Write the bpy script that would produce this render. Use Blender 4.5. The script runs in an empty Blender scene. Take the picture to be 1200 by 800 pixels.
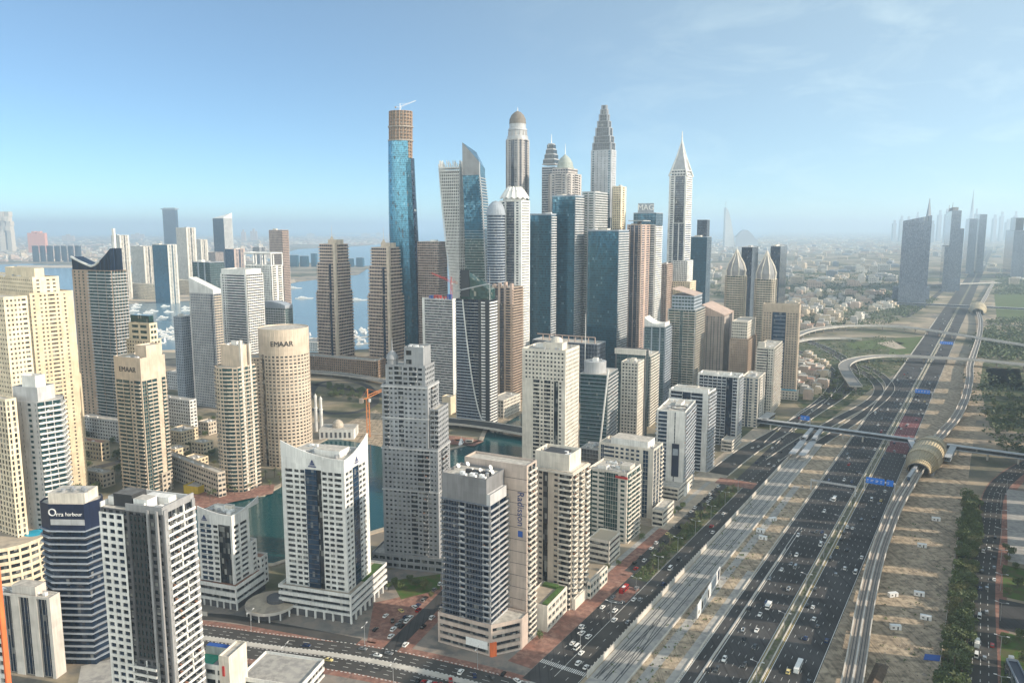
import bpy, math, random
from mathutils import Vector
random.seed(7)
S = bpy.context.scene
col = S.collection
R_ = math.radians

# ------------------------------------------------------------------ camera, sky, sun, exposure
F, Y0, H = 920.0, 266.0, 230.0          # focal length in px of a 1200 px frame, horizon row, camera height
P = math.atan((400 - Y0) / F)
cam = bpy.data.objects.new('camera', bpy.data.cameras.new('camera'))
col.objects.link(cam)
cam.location = (0, 0, H)
cam.rotation_euler = (math.pi / 2 - P, 0, 0)
cam.data.sensor_width = 36
cam.data.lens = 36 * F / 1200
cam.data.clip_start = 1
cam.data.clip_end = 200000
S.camera = cam

SUN_AZ, SUN_EL = 104.0, 25.0            # clockwise from +Y
W = bpy.data.worlds.new('World'); S.world = W; W.use_nodes = True
nt = W.node_tree; nt.nodes.clear()
def N(t, typ, **kw):
    n = t.nodes.new(typ)
    for k, v in kw.items(): setattr(n, k, v)
    return n
sky = N(nt, 'ShaderNodeTexSky', sky_type='NISHITA', sun_disc=False, sun_elevation=R_(SUN_EL), sun_rotation=R_(SUN_AZ),
        air_density=0.62, dust_density=0.05, ozone_density=5.0, altitude=0)
tc = N(nt, 'ShaderNodeTexCoord')
sep = N(nt, 'ShaderNodeSeparateXYZ'); nt.links.new(tc.outputs['Generated'], sep.inputs[0])
# thin cirrus, in sky directions
mp = N(nt, 'ShaderNodeMapping'); mp.inputs['Scale'].default_value = (5, 5, 14); mp.inputs['Rotation'].default_value = (0.2, 0.35, 0.1)
nt.links.new(tc.outputs['Generated'], mp.inputs[0])
ns = N(nt, 'ShaderNodeTexNoise'); ns.inputs['Scale'].default_value = 1.6; ns.inputs['Detail'].default_value = 9; ns.inputs['Roughness'].default_value = 0.62; ns.inputs['Distortion'].default_value = 0.5
nt.links.new(mp.outputs[0], ns.inputs['Vector'])
cr = N(nt, 'ShaderNodeMapRange'); cr.inputs[1].default_value = 0.50; cr.inputs[2].default_value = 0.82; cr.inputs[3].default_value = 0; cr.inputs[4].default_value = 1
nt.links.new(ns.outputs[0], cr.inputs[0])
sx = N(nt, 'ShaderNodeMapRange'); sx.inputs[1].default_value = -0.05; sx.inputs[2].default_value = 0.35; sx.inputs[3].default_value = 0.0; sx.inputs[4].default_value = 0.3
nt.links.new(sep.outputs[0], sx.inputs[0])
mm = N(nt, 'ShaderNodeMath', operation='MULTIPLY'); nt.links.new(cr.outputs[0], mm.inputs[0]); nt.links.new(sx.outputs[0], mm.inputs[1])
mx = N(nt, 'ShaderNodeMix', data_type='RGBA'); nt.links.new(mm.outputs[0], mx.inputs[0]); nt.links.new(sky.outputs[0], mx.inputs[6])
mx.inputs[7].default_value = (7.2, 7.4, 7.8, 1)
# bright low veil added to the sky behind the camera, filling shaded walls
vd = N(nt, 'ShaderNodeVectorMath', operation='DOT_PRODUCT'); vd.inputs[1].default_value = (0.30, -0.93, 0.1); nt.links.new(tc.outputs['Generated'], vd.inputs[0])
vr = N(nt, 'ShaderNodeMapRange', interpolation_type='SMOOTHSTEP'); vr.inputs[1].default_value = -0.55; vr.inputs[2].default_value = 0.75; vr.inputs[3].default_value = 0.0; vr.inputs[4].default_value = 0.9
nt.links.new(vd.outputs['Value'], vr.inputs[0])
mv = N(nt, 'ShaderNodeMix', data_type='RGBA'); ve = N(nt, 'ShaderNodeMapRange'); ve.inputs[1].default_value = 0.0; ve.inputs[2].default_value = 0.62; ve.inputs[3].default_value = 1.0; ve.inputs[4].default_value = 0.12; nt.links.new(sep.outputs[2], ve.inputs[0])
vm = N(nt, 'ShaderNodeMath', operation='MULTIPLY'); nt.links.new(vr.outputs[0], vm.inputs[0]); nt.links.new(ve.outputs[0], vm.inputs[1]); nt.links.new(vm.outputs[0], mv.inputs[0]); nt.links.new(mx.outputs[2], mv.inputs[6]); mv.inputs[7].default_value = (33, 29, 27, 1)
bg = N(nt, 'ShaderNodeBackground'); bg.inputs[1].default_value = 0.112
rv_ = N(nt, 'ShaderNodeMapRange', interpolation_type='SMOOTHSTEP'); rv_.inputs[1].default_value = -0.35; rv_.inputs[2].default_value = 0.75; rv_.inputs[3].default_value = 0.13; rv_.inputs[4].default_value = 0.42; nt.links.new(sep.outputs[0], rv_.inputs[0])   # thin milk towards the sun's side
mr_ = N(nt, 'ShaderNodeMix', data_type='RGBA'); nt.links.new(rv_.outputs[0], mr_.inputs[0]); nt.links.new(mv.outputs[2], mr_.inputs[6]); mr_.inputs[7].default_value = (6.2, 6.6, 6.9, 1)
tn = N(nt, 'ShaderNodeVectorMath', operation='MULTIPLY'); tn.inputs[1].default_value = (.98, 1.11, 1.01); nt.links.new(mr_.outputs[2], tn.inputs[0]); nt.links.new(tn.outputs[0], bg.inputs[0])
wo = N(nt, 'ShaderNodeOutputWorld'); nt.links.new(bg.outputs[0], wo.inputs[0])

sl = bpy.data.lights.new('sun', 'SUN'); sl.energy = 4.3; sl.angle = R_(0.55); sl.color = (1.0, 0.86, 0.68)
sun = bpy.data.objects.new('sun', sl); col.objects.link(sun)
sun.rotation_euler = (R_(90 - SUN_EL), 0, math.pi - R_(SUN_AZ))
_d = Vector((math.sin(R_(SUN_AZ)) * math.cos(R_(SUN_EL)), math.cos(R_(SUN_AZ)) * math.cos(R_(SUN_EL)), math.sin(R_(SUN_EL))))
sun.rotation_euler = _d.to_track_quat('Z', 'Y').to_euler()

S.view_settings.view_transform = 'Standard'; S.view_settings.look = 'None'
S.view_settings.exposure = 0.52; S.view_settings.gamma = 1.0; S.view_settings.use_curve_mapping = False
S.render.engine = 'CYCLES'
S.cycles.use_denoising = True
S.cycles.max_bounces = 6; S.cycles.diffuse_bounces = 3; S.cycles.glossy_bounces = 3; S.cycles.volume_bounces = 1
S.cycles.transparent_max_bounces = 4
HAZE_DENSITY = 0.95e-4

# ------------------------------------------------------------------ measuring helpers
cP, sP = math.cos(P), math.sin(P)
def at(px, py, z=0.0):
    """the point of the plane z that the photograph shows at (px, py) of its 1200 x 800 frame"""
    u = (px - 600) / F; v = (400 - py) / F
    d = (u, cP + v * sP, -sP + v * cP)
    t = (z - H) / d[2]
    return (d[0] * t, d[1] * t)
def z_at(y, py):
    v = (400 - py) / F
    return H + y * (v * cP - sP) / (cP + v * sP)
def x_at(px, y, z): return (px - 600) / F * (y * cP - (z - H) * sP)
ROAD = R_(31.7); sA, cA = math.sin(ROAD), math.cos(ROAD)
def se(s, e): return (127 + s * sA + e * cA, 371 + s * cA - e * sA)   # along / across the highway, from its median
def dist(a, b): return math.hypot(a[0] - b[0], a[1] - b[1])

# ------------------------------------------------------------------ object helpers
def tag(o, label=None, cat=None, group=None, kind=None):
    if label: o['label'] = label
    if cat: o['category'] = cat
    if group: o['group'] = group
    if kind: o['kind'] = kind
    return o
def empty(name, loc, label=None, cat=None, group=None, rz=0):
    o = bpy.data.objects.new(name, None); col.objects.link(o); o.location = loc; o.rotation_euler = (0, 0, rz)
    o.empty_display_size = 1
    return tag(o, label, cat, group)
def link(name, me, parent=None, loc=(0, 0, 0)):
    o = bpy.data.objects.new(name, me); col.objects.link(o); o.parent = parent; o.location = loc
    return o
def copy_tree(o, parent=None):
    c = o.copy(); col.objects.link(c); c.parent = parent
    for ch in list(o.children): copy_tree(ch, c)
    return c

class MB:
    """collects faces with metre UVs and builds ONE mesh"""
    def __init__(self): self.v = []; self.f = []; self.uv = []; self.mi = []; self.mats = []; self.m = 0; self.smooth = False
    def mat(self, m):
        if m not in self.mats: self.mats.append(m)
        self.m = self.mats.index(m); return self
    def face(self, pts, uv=None):
        n = len(self.v); self.v.extend(pts); self.f.append(tuple(range(n, n + len(pts)))); self.mi.append(self.m)
        if uv is None: uv = [(p[0], p[1]) for p in pts]
        self.uv.extend(uv)
    def quad(self, a, b, z0, z1, u0=0.0, u1=None):
        if u1 is None: u1 = u0 + dist(a, b)
        self.face([(a[0], a[1], z0), (b[0], b[1], z0), (b[0], b[1], z1), (a[0], a[1], z1)], [(u0, z0), (u1, z0), (u1, z1), (u0, z1)])
    def prism(self, poly, z0, z1, top=None, bottom=False, side=True):
        m = self.m; n = len(poly); u = 0
        if side:
            for i in range(n):
                a, b = poly[i], poly[(i + 1) % n]; d = dist(a, b)
                self.quad(a, b, z0, z1, u, u + d); u += d
        if top is not None: self.mat(top)
        self.face([(p[0], p[1], z1) for p in poly])
        self.m = m
        if bottom: self.face([(p[0], p[1], z0) for p in reversed(poly)])
    def loft(self, rings, cap=True):
        """rings of equal point count, each point (x,y,z)"""
        n = len(rings[0])
        for r0, r1 in zip(rings, rings[1:]):
            u = 0
            for i in range(n):
                j = (i + 1) % n
                d = dist(r0[i], r0[j])
                self.face([r0[i], r0[j], r1[j], r1[i]], [(u, r0[i][2]), (u + d, r0[j][2]), (u + d, r1[j][2]), (u, r1[i][2])]); u += d
        if cap: self.face(list(rings[-1]))
    def obox(self, o, t, n, u0, u1, d0, d1, z0, z1, cl=True, cr=True, top=True, bot=True, back=False):
        def p(u, d, z): return (o[0] + t[0] * u + n[0] * d, o[1] + t[1] * u + n[1] * d, z)
        self.face([p(u0, d1, z0), p(u1, d1, z0), p(u1, d1, z1), p(u0, d1, z1)], [(u0, z0), (u1, z0), (u1, z1), (u0, z1)])
        if cl: self.face([p(u0, d0, z0), p(u0, d1, z0), p(u0, d1, z1), p(u0, d0, z1)], [(d0, z0), (d1, z0), (d1, z1), (d0, z1)])
        if cr: self.face([p(u1, d1, z0), p(u1, d0, z0), p(u1, d0, z1), p(u1, d1, z1)], [(d1, z0), (d0, z0), (d0, z1), (d1, z1)])
        if top: self.face([p(u0, d1, z1), p(u1, d1, z1), p(u1, d0, z1), p(u0, d0, z1)])
        if bot: self.face([p(u0, d0, z0), p(u1, d0, z0), p(u1, d1, z0), p(u0, d1, z0)])
        if back: self.face([p(u1, d0, z0), p(u0, d0, z0), p(u0, d0, z1), p(u1, d0, z1)], [(u1, z0), (u0, z0), (u0, z1), (u1, z1)])
    def box(self, x0, x1, y0, y1, z0, z1):
        self.obox((0, 0), (1, 0), (0, -1), x0, x1, -y1, -y0, z0, z1, back=True)
    def bar(self, a, b, r, n=6, r2=None):
        a = Vector(a); b = Vector(b); d = (b - a)
        if d.length < 1e-6: return
        q = d.to_track_quat('Z', 'Y'); r2 = r if r2 is None else r2
        A = [tuple(a + q @ Vector((math.cos(2 * math.pi * i / n) * r, math.sin(2 * math.pi * i / n) * r, 0))) for i in range(n)]
        B = [tuple(b + q @ Vector((math.cos(2 * math.pi * i / n) * r2, math.sin(2 * math.pi * i / n) * r2, 0))) for i in range(n)]
        L = d.length
        for i in range(n):
            j = (i + 1) % n
            self.face([A[i], A[j], B[j], B[i]], [(i, 0), (i + 1, 0), (i + 1, L), (i, L)])
        self.face(B); self.face(A[::-1])
    def lathe(self, c, prof, n=20):
        rings = [[(c[0] + r * math.cos(2 * math.pi * i / n), c[1] + r * math.sin(2 * math.pi * i / n), z) for i in range(n)] for r, z in prof]
        self.loft(rings)
    def build(self, name, parent=None, off=(0, 0, 0), kind=None, smooth=False):
        if not self.f: return None
        me = bpy.data.meshes.new(name)
        me.from_pydata([(p[0] - off[0], p[1] - off[1], p[2] - off[2]) for p in self.v], [], self.f)
        for m in self.mats: me.materials.append(m)
        me.polygons.foreach_set('material_index', self.mi)
        l = me.uv_layers.new(name='UVMap')
        l.data.foreach_set('uv', [c for q in self.uv for c in q])
        if smooth: me.polygons.foreach_set('use_smooth', [True] * len(self.f))
        me.update()
        o = link(name, me, parent)
        if kind: o['kind'] = kind
        return o

# ------------------------------------------------------------------ materials
def new_mat(name):
    m = bpy.data.materials.new(name); m.use_nodes = True
    t = m.node_tree; b = t.nodes['Principled BSDF']
    return m, t, b
def sv(b, k, v):
    if k in b.inputs: b.inputs[k].default_value = v
def rgb(c): return (c[0], c[1], c[2], 1)
_mc = {}
def plain(name, c, rough=0.7, metal=0.0, var=0.18, scale=0.25, spec=.5):
    """painted or mineral surface with broad weathering and fine grain"""
    if name in _mc: return _mc[name]
    m, t, b = new_mat(name)
    co = N(t, 'ShaderNodeTexCoord')
    n1 = N(t, 'ShaderNodeTexNoise'); n1.inputs['Scale'].default_value = scale; n1.inputs['Detail'].default_value = 6
    t.links.new(co.outputs['Object'], n1.inputs['Vector'])
    mr = N(t, 'ShaderNodeMapRange'); mr.inputs[1].default_value = 0.3; mr.inputs[2].default_value = 0.7; mr.inputs[3].default_value = 1 - var; mr.inputs[4].default_value = 1 + var * 0.5
    t.links.new(n1.outputs[0], mr.inputs[0])
    mu = N(t, 'ShaderNodeVectorMath', operation='SCALE'); mu.inputs[0].default_value = c[:3]
    t.links.new(mr.outputs[0], mu.inputs['Scale']); t.links.new(mu.outputs[0], b.inputs['Base Color'])
    sv(b, 'Roughness', rough); sv(b, 'Metallic', metal); sv(b, 'Specular IOR Level', spec)
    _mc[name] = m; return m
def wall(name, c, rough=0.75):
    """rendered facade: vertical dirt streaks below ledges, panel to panel variation"""
    if name in _mc: return _mc[name]
    m, t, b = new_mat(name)
    uv = N(t, 'ShaderNodeUVMap')
    mp = N(t, 'ShaderNodeMapping'); mp.inputs['Scale'].default_value = (0.9, 0.06, 1); t.links.new(uv.outputs[0], mp.inputs[0])
    n1 = N(t, 'ShaderNodeTexNoise'); n1.inputs['Scale'].default_value = 1.0; n1.inputs['Detail'].default_value = 5; t.links.new(mp.outputs[0], n1.inputs['Vector'])
    co = N(t, 'ShaderNodeTexCoord'); n2 = N(t, 'ShaderNodeTexNoise'); n2.inputs['Scale'].default_value = 0.09; n2.inputs['Detail'].default_value = 4
    t.links.new(co.outputs['Object'], n2.inputs['Vector'])
    ad = N(t, 'ShaderNodeMath', operation='ADD'); t.links.new(n1.outputs[0], ad.inputs[0]); t.links.new(n2.outputs[0], ad.inputs[1])
    mr = N(t, 'ShaderNodeMapRange'); mr.inputs[1].default_value = 0.7; mr.inputs[2].default_value = 1.3; mr.inputs[3].default_value = 0.74; mr.inputs[4].default_value = 1.10
    t.links.new(ad.outputs[0], mr.inputs[0])
    m2 = N(t, 'ShaderNodeMapping'); m2.inputs['Scale'].default_value = (.3, .29, 1); t.links.new(uv.outputs[0], m2.inputs[0]); fl = N(t, 'ShaderNodeVectorMath', operation='FLOOR'); t.links.new(m2.outputs[0], fl.inputs[0])
    wn = N(t, 'ShaderNodeTexWhiteNoise', noise_dimensions='3D'); t.links.new(fl.outputs[0], wn.inputs['Vector']); m3 = N(t, 'ShaderNodeMapRange'); m3.inputs[3].default_value = .93; m3.inputs[4].default_value = 1.05; t.links.new(wn.outputs[0], m3.inputs[0])
    mq = N(t, 'ShaderNodeMath', operation='MULTIPLY'); t.links.new(mr.outputs[0], mq.inputs[0]); t.links.new(m3.outputs[0], mq.inputs[1])
    mu = N(t, 'ShaderNodeVectorMath', operation='SCALE'); mu.inputs[0].default_value = c[:3]
    t.links.new(mq.outputs[0], mu.inputs['Scale']); t.links.new(mu.outputs[0], b.inputs['Base Color'])
    sv(b, 'Roughness', rough)
    _mc[name] = m; return m
def glass(name, tint, metal=0.0, rough=0.08, cu=1.6, cv=3.4, curtains=0.18, wob=0.012, light=(0.34, 0.34, 0.32), line=0.0):
    """dark window glass: every pane (cu x cv metres) has its own tint, blind and tilt"""
    if name in _mc: return _mc[name]
    m, t, b = new_mat(name)
    uv = N(t, 'ShaderNodeUVMap'); mp = N(t, 'ShaderNodeMapping'); mp.inputs['Scale'].default_value = (1 / cu, 1 / cv, 1); t.links.new(uv.outputs[0], mp.inputs[0])
    fl = N(t, 'ShaderNodeVectorMath', operation='FLOOR'); t.links.new(mp.outputs[0], fl.inputs[0])
    oi = N(t, 'ShaderNodeObjectInfo'); cb = N(t, 'ShaderNodeCombineXYZ'); t.links.new(oi.outputs['Random'], cb.inputs[2])
    ad = N(t, 'ShaderNodeVectorMath', operation='ADD'); t.links.new(fl.outputs[0], ad.inputs[0]); t.links.new(cb.outputs[0], ad.inputs[1])
    wn = N(t, 'ShaderNodeTexWhiteNoise', noise_dimensions='3D'); t.links.new(ad.outputs[0], wn.inputs['Vector'])
    mr = N(t, 'ShaderNodeMapRange'); mr.inputs[1].default_value = 1 - curtains; mr.inputs[2].default_value = 1.0; mr.inputs[3].default_value = 0; mr.inputs[4].default_value = 0.8
    t.links.new(wn.outputs[0], mr.inputs[0])
    m1 = N(t, 'ShaderNodeMapRange'); m1.inputs[3].default_value = 0.55; m1.inputs[4].default_value = 1.35; t.links.new(wn.outputs[0], m1.inputs[0])
    sc = N(t, 'ShaderNodeVectorMath', operation='SCALE'); sc.inputs[0].default_value = tint[:3]; t.links.new(m1.outputs[0], sc.inputs['Scale'])
    mx = N(t, 'ShaderNodeMix', data_type='RGBA'); t.links.new(mr.outputs[0], mx.inputs[0]); t.links.new(sc.outputs[0], mx.inputs[6]); mx.inputs[7].default_value = rgb(light)
    out = mx.outputs[2]
    if line > 0:      # spandrel joint at each floor
        fr = N(t, 'ShaderNodeVectorMath', operation='FRACTION'); t.links.new(mp.outputs[0], fr.inputs[0])
        sp = N(t, 'ShaderNodeSeparateXYZ'); t.links.new(fr.outputs[0], sp.inputs[0])
        lt = N(t, 'ShaderNodeMath', operation='LESS_THAN'); lt.inputs[1].default_value = line; t.links.new(sp.outputs[1], lt.inputs[0])
        m3 = N(t, 'ShaderNodeMix', data_type='RGBA'); t.links.new(lt.outputs[0], m3.inputs[0]); t.links.new(out, m3.inputs[6])
        m3.inputs[7].default_value = (min(1, tint[0] * 2.2 + .03), min(1, tint[1] * 2.0 + .03), min(1, tint[2] * 1.7 + .03), 1); out = m3.outputs[2]
    t.links.new(out, b.inputs['Base Color'])
    ge = N(t, 'ShaderNodeNewGeometry')
    sb = N(t, 'ShaderNodeVectorMath', operation='SUBTRACT'); t.links.new(wn.outputs[1], sb.inputs[0]); sb.inputs[1].default_value = (.5, .5, .5)
    s2 = N(t, 'ShaderNodeVectorMath', operation='SCALE'); s2.inputs['Scale'].default_value = wob * 2; t.links.new(sb.outputs[0], s2.inputs[0])
    a2 = N(t, 'ShaderNodeVectorMath', operation='ADD'); t.links.new(ge.outputs['Normal'], a2.inputs[0]); t.links.new(s2.outputs[0], a2.inputs[1])
    no = N(t, 'ShaderNodeVectorMath', operation='NORMALIZE'); t.links.new(a2.outputs[0], no.inputs[0]); t.links.new(no.outputs[0], b.inputs['Normal'])
    sv(b, 'Roughness', rough); sv(b, 'Metallic', metal); sv(b, 'IOR', 1.6)
    _mc[name] = m; return m

# wall paints
WHITE = wall('white_render', (.74, .73, .71)); OFFW = wall('warm_white_render', (.66, .61, .54)); BEIGE = wall('beige_render', (.52, .43, .34))
CREAM = wall('cream_render', (.74, .63, .47)); YELL = wall('sand_yellow_render', (.68, .56, .40)); TAN = wall('tan_stone', (.40, .30, .23)); GREY = wall('grey_cladding', (.30, .30, .31))
DGREY = wall('dark_grey_cladding', (.10, .10, .11)); LGREY = wall('light_grey_render', (.48, .48, .49)); PINK = wall('pinkish_stone', (.46, .35, .30))
BROWN = wall('brown_stone', (.33, .22, .15)); CONC = wall('raw_concrete', (.34, .29, .25)); BLUEG = wall('blue_grey_panel', (.32, .36, .42)); BLACK = wall('black_cladding', (.035, .037, .042))
SILV = wall('silver_panel', (.42, .43, .45), .45); PALEB = wall('pale_beige_stone', (.55, .48, .40))
ORANGE = wall('orange_panel', (.72, .16, .05)); NAVY = wall('navy_sign_panel', (.012, .02, .052), .35)
# glass
G_DARK = glass('dark_window_glass', (.022, .028, .036), curtains=.34, wob=.02); G_BLUE = glass('blue_window_glass', (.02, .05, .10), metal=.25, curtains=.08)
G_TEAL = glass('teal_curtain_glass', (.035, .085, .10), metal=.4, curtains=.06, wob=.02, line=.16); G_NAVY = glass('navy_curtain_glass', (.012, .026, .055), metal=.3, curtains=.04, wob=.02)
G_SKY = glass('sky_blue_curtain_glass', (.05, .17, .26), metal=.55, curtains=.015, wob=.008, rough=.14, line=.12, light=(.3, .42, .5))
G_GATE = glass('deep_blue_curtain_glass', (.016, .085, .14), metal=.48, curtains=.03, wob=.016, line=.14, light=(.20, .32, .40), cu=2.2)
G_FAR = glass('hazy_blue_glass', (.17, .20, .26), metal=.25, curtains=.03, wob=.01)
G_GREEN = glass('green_curtain_glass', (.03, .08, .08), metal=.3, curtains=.10, wob=.02)
G_GREY = glass('grey_curtain_glass', (.05, .06, .075), metal=.35, curtains=.06, wob=.015)
ROOF = plain('roof_screed', (.46, .43, .39), .9, var=.35, scale=.4); ROOFD = plain('roof_dark_felt', (.12, .12, .12), .9, var=.4, scale=.3); ROOFT = plain('roof_terracotta_tiles', (.36, .19, .13), .85, var=.3, scale=.6)
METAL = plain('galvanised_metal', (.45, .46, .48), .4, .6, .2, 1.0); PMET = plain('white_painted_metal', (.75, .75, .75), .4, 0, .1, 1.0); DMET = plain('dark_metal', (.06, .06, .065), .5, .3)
RED = plain('red_paint', (.45, .03, .03), .5, 0, .15, 1); ORGP = plain('orange_crane_paint', (.55, .2, .06), .5, 0, .2, 1)
POOL = plain('pool_water', (.02, .36, .55), .05, 0, .1, .3); LAWN = plain('lawn_grass', (.06, .12, .025), .95, 0, .4, .2)
COURTB = plain('blue_court_paint', (.02, .09, .36), .7, 0, .15, .5); COURTG = plain('green_court_paint', (.03, .34, .22), .7, 0, .15, .5)
LETTER = plain('black_letters', (.015, .015, .018), .5); WLET = plain('white_letters', (.8, .8, .8), .5); BLET = plain('dark_blue_letters', (.03, .05, .16), .5)

# ------------------------------------------------------------------ facade builder
def expand(spec, Wd):
    """'w1.5 ~p3 b5' -> [(kind, width)]; tokens with ~ repeat to fill, and all is scaled to the face width"""
    toks = []
    for t in spec.split():
        rep = t[0] == '~'
        if rep: t = t[1:]
        k = t[0]; n = 1
        body = t[1:]
        if '*' in body: body, nn = body.split('*'); n = int(nn)
        for _ in range(n): toks.append((k, float(body or 3), rep))
    fixed = sum(w for k, w, r in toks if not r); reps = [x for x in toks if x[2]]
    if reps:
        unit = sum(w for k, w, r in reps); m = max(1, round((Wd - fixed) / unit))
        out = []
        done = False
        for x in toks:
            if x[2]:
                if not done: out += reps * m; done = True
            else: out.append(x)
        toks = out
    tot = sum(x[1] for x in toks); k = Wd / tot
    return [(x[0], x[1] * k) for x in toks]

class Bld:
    """one building: an Empty at its base with wall, glazing, balconies, roof and roof plant as children"""
    def __init__(s, name, label, cat, C, h, wl, wr, group=None, near=False):
        s.C = C; hr = R_(h); s.dR = (math.sin(hr), math.cos(hr)); s.dL = (-math.cos(hr), math.sin(hr))
        s.wl, s.wr = wl, wr; s.near = near; s.name = name
        s.loc = (C[0], C[1], 0)
        s.root = empty(name, s.loc, label, cat, group)
        s.P = {}; s.panes = []; s.bals = []; s.deck = None; s.rng = random.Random(hash_(label)); s.n_bal = 0; s.n_pane = 0
    def part(s, n):
        if n not in s.P: s.P[n] = MB()
        return s.P[n]
    def one(s, name, mb, parent=None, smooth=False, kind=None):      # a separate part (or sub-part) right away
        return mb.build(name, parent or s.root, s.loc, kind, smooth)
    def pt(s, a, b):          # metres along the left face, metres along the right face
        return (s.C[0] + s.dL[0] * a + s.dR[0] * b, s.C[1] + s.dL[1] * a + s.dR[1] * b)
    def rect(s, a0=0, a1=None, b0=0, b1=None):
        a1 = s.wl if a1 is None else a1; b1 = s.wr if b1 is None else b1
        return [s.pt(a0, b0), s.pt(a0, b1), s.pt(a1, b1), s.pt(a1, b0)]     # right, far, far-left, left(front)
    def tier(s, poly, z0, z1, specs, wm, gm, fh=3.4, rec=.45, wh=.52, sill=.28, roof=None, parapet=1.1, bm=None, part='wall', bd=1.3, top=True, pw=.62, slab=.55, rail=None):
        rail = rail or (.95 if s.near else 1.5)
        """poly CCW; specs: one string per edge (repeated); rec: how deep glass sits"""
        n = len(poly); w = s.part(part); g = s.part('glazing')
        if isinstance(specs, str): specs = [specs]
        # core of glass, inset
        ins = inset(poly, rec)
        g.mat(gm); u = 0
        for i in range(n):
            a, b = ins[i], ins[(i + 1) % n]; d = dist(a, b)
            g.quad(a, b, z0, z1 - .02, u, u + d); u += d + 7
        for i in range(n):
            a, b = poly[i], poly[(i + 1) % n]; d = dist(a, b)
            if d < .3: continue
            t = ((b[0] - a[0]) / d, (b[1] - a[1]) / d); nn = (t[1], -t[0])
            mid = ((a[0] + b[0]) / 2, (a[1] + b[1]) / 2)
            vis = nn[0] * -mid[0] + nn[1] * -mid[1] > 0
            s.face(a, t, nn, d, z0, z1, specs[i % len(specs)], wm, gm, fh, rec, wh, sill, w, vis, bm or wm, bd, pw, slab, rail)
        if top:
            r = MB().mat(roof or ROOF); r.face([(p[0], p[1], z1 - .01) for p in poly]); s.deck = s.one('roof', r)
            if parapet > 0:
                w.mat(wm)
                for i in range(n):
                    a, b = poly[i], poly[(i + 1) % n]; d = dist(a, b)
                    if d < .3: continue
                    t = ((b[0] - a[0]) / d, (b[1] - a[1]) / d); nn = (t[1], -t[0])
                    w.obox(a, t, nn, 0, d, -.35, 0, z1, z1 + parapet, cl=False, cr=False, bot=False, back=True)
        return z1
    def face(s, o, t, n, Wd, z0, z1, spec, wm, gm, fh, rec, wh, sill, w, vis, bm, bd, pw, slab=.55, rail=.95):
        nf = max(1, round((z1 - z0) / fh)); f = (z1 - z0) / nf
        x = 0; toks = expand(spec, Wd); w.mat(wm)
        for i, (k, ww) in enumerate(toks):
            x0, x1 = x, x + ww; x = x1
            first, last = i == 0, i == len(toks) - 1
            if k == 'w': w.mat(wm); w.obox(o, t, n, x0, x1, -rec, 0, z0, z1, cl=not first, cr=not last, bot=False)
            elif k == 'W':
                w.mat(bm); w.obox(o, t, n, x0, x1, -rec, .25, z0, z1); w.mat(wm)
            elif k in 'pPnv':
                pf = {'p': pw, 'P': .8, 'n': .4, 'v': pw}[k]; a = ww * (1 - pf) / 2
                w.obox(o, t, n, x0, x0 + a, -rec, 0, z0, z1, cl=False, bot=False); w.obox(o, t, n, x1 - a, x1, -rec, 0, z0, z1, cr=False, bot=False)
                zz = z0
                for q in range(nf + 1):
                    zt = z0 + q * f + f * sill if q < nf else z1
                    w.obox(o, t, n, x0 + a, x1 - a, -rec, -.04, zz, zt, cl=False, cr=False)
                    if q < nf:
                        zh = zt + f * wh
                        s.pane(o, t, n, x0 + a, x1 - a, -rec + .05, zt, zh, vis, gm)
                        zz = zh
            elif k == 'r':
                zz = z0
                for q in range(nf + 1):
                    zt = z0 + q * f + f * sill if q < nf else z1
                    w.obox(o, t, n, x0, x1, -rec, 0, zz, zt, cl=not first, cr=not last)
                    zz = zt + f * wh
            elif k == 'g':
                for q in range(nf + 1):
                    zz = z0 + q * f
                    w.obox(o, t, n, x0, x1, -rec, -rec + .10, max(z0, zz - .12), min(z1, zz + .12), cl=False, cr=False)
                nm = max(1, round(ww / 1.8))
                for q in range(nm + 1):
                    xx = min(max(x0 + ww * q / nm, x0 + .06), x1 - .06)
                    w.obox(o, t, n, xx - .05, xx + .05, -rec, -rec + .14, z0, z1, top=False, bot=False)
            elif k == 'G': pass
            elif k in 'bBcs':     # balcony column; B: longer parapet wraps, c: shallow recess, s: bare slab lines
                dd = {'b': bd, 'B': bd * 1.3, 'c': .12, 's': .35}[k]
                w.mat(bm)
                for q in range(nf):
                    zz = z0 + q * f
                    rh = {'s': slab * .3, 'c': rail}.get(k, rail)
                    mb = MB().mat(bm)
                    mb.obox(o, t, n, x0 + .08, x1 - .08, -rec + .02, dd, zz - .16, zz + .10)
                    if k != 's':
                        mb.obox(o, t, n, x0 + .08, x1 - .08, dd - .12, dd + .003, zz + .10, zz + .10 + rh, bot=False, back=True)
                        if dd > .5:
                            mb.obox(o, t, n, x0 + .08, x0 + .2, -rec + .02, dd - .12, zz + .10, zz + .10 + rh, bot=False)
                            mb.obox(o, t, n, x1 - .2, x1 - .08, -rec + .02, dd - .12, zz + .10, zz + .10 + rh, bot=False)
                    if s.near and k != 's' and dd > .3 and s.rng.random() < .5:      # things kept on the balcony
                        xa = x0 + .4 + s.rng.random() * max(.1, ww - 1.8); mb.mat(s.rng.choice([PMET, METAL, ROOFT, LGREY])); mb.obox(o, t, n, xa, xa + s.rng.uniform(.5, 1.2), -.1, dd * .55, zz + .11, zz + s.rng.uniform(.7, 1.6), back=True)
                    s.bal(mb, vis)
                w.mat(wm)
                if not first: w.obox(o, t, n, x0, x0 + .22, -rec, 0, z0, z1, bot=False)
                if not last: w.obox(o, t, n, x1 - .22, x1, -rec, 0, z0, z1, bot=False)
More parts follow.
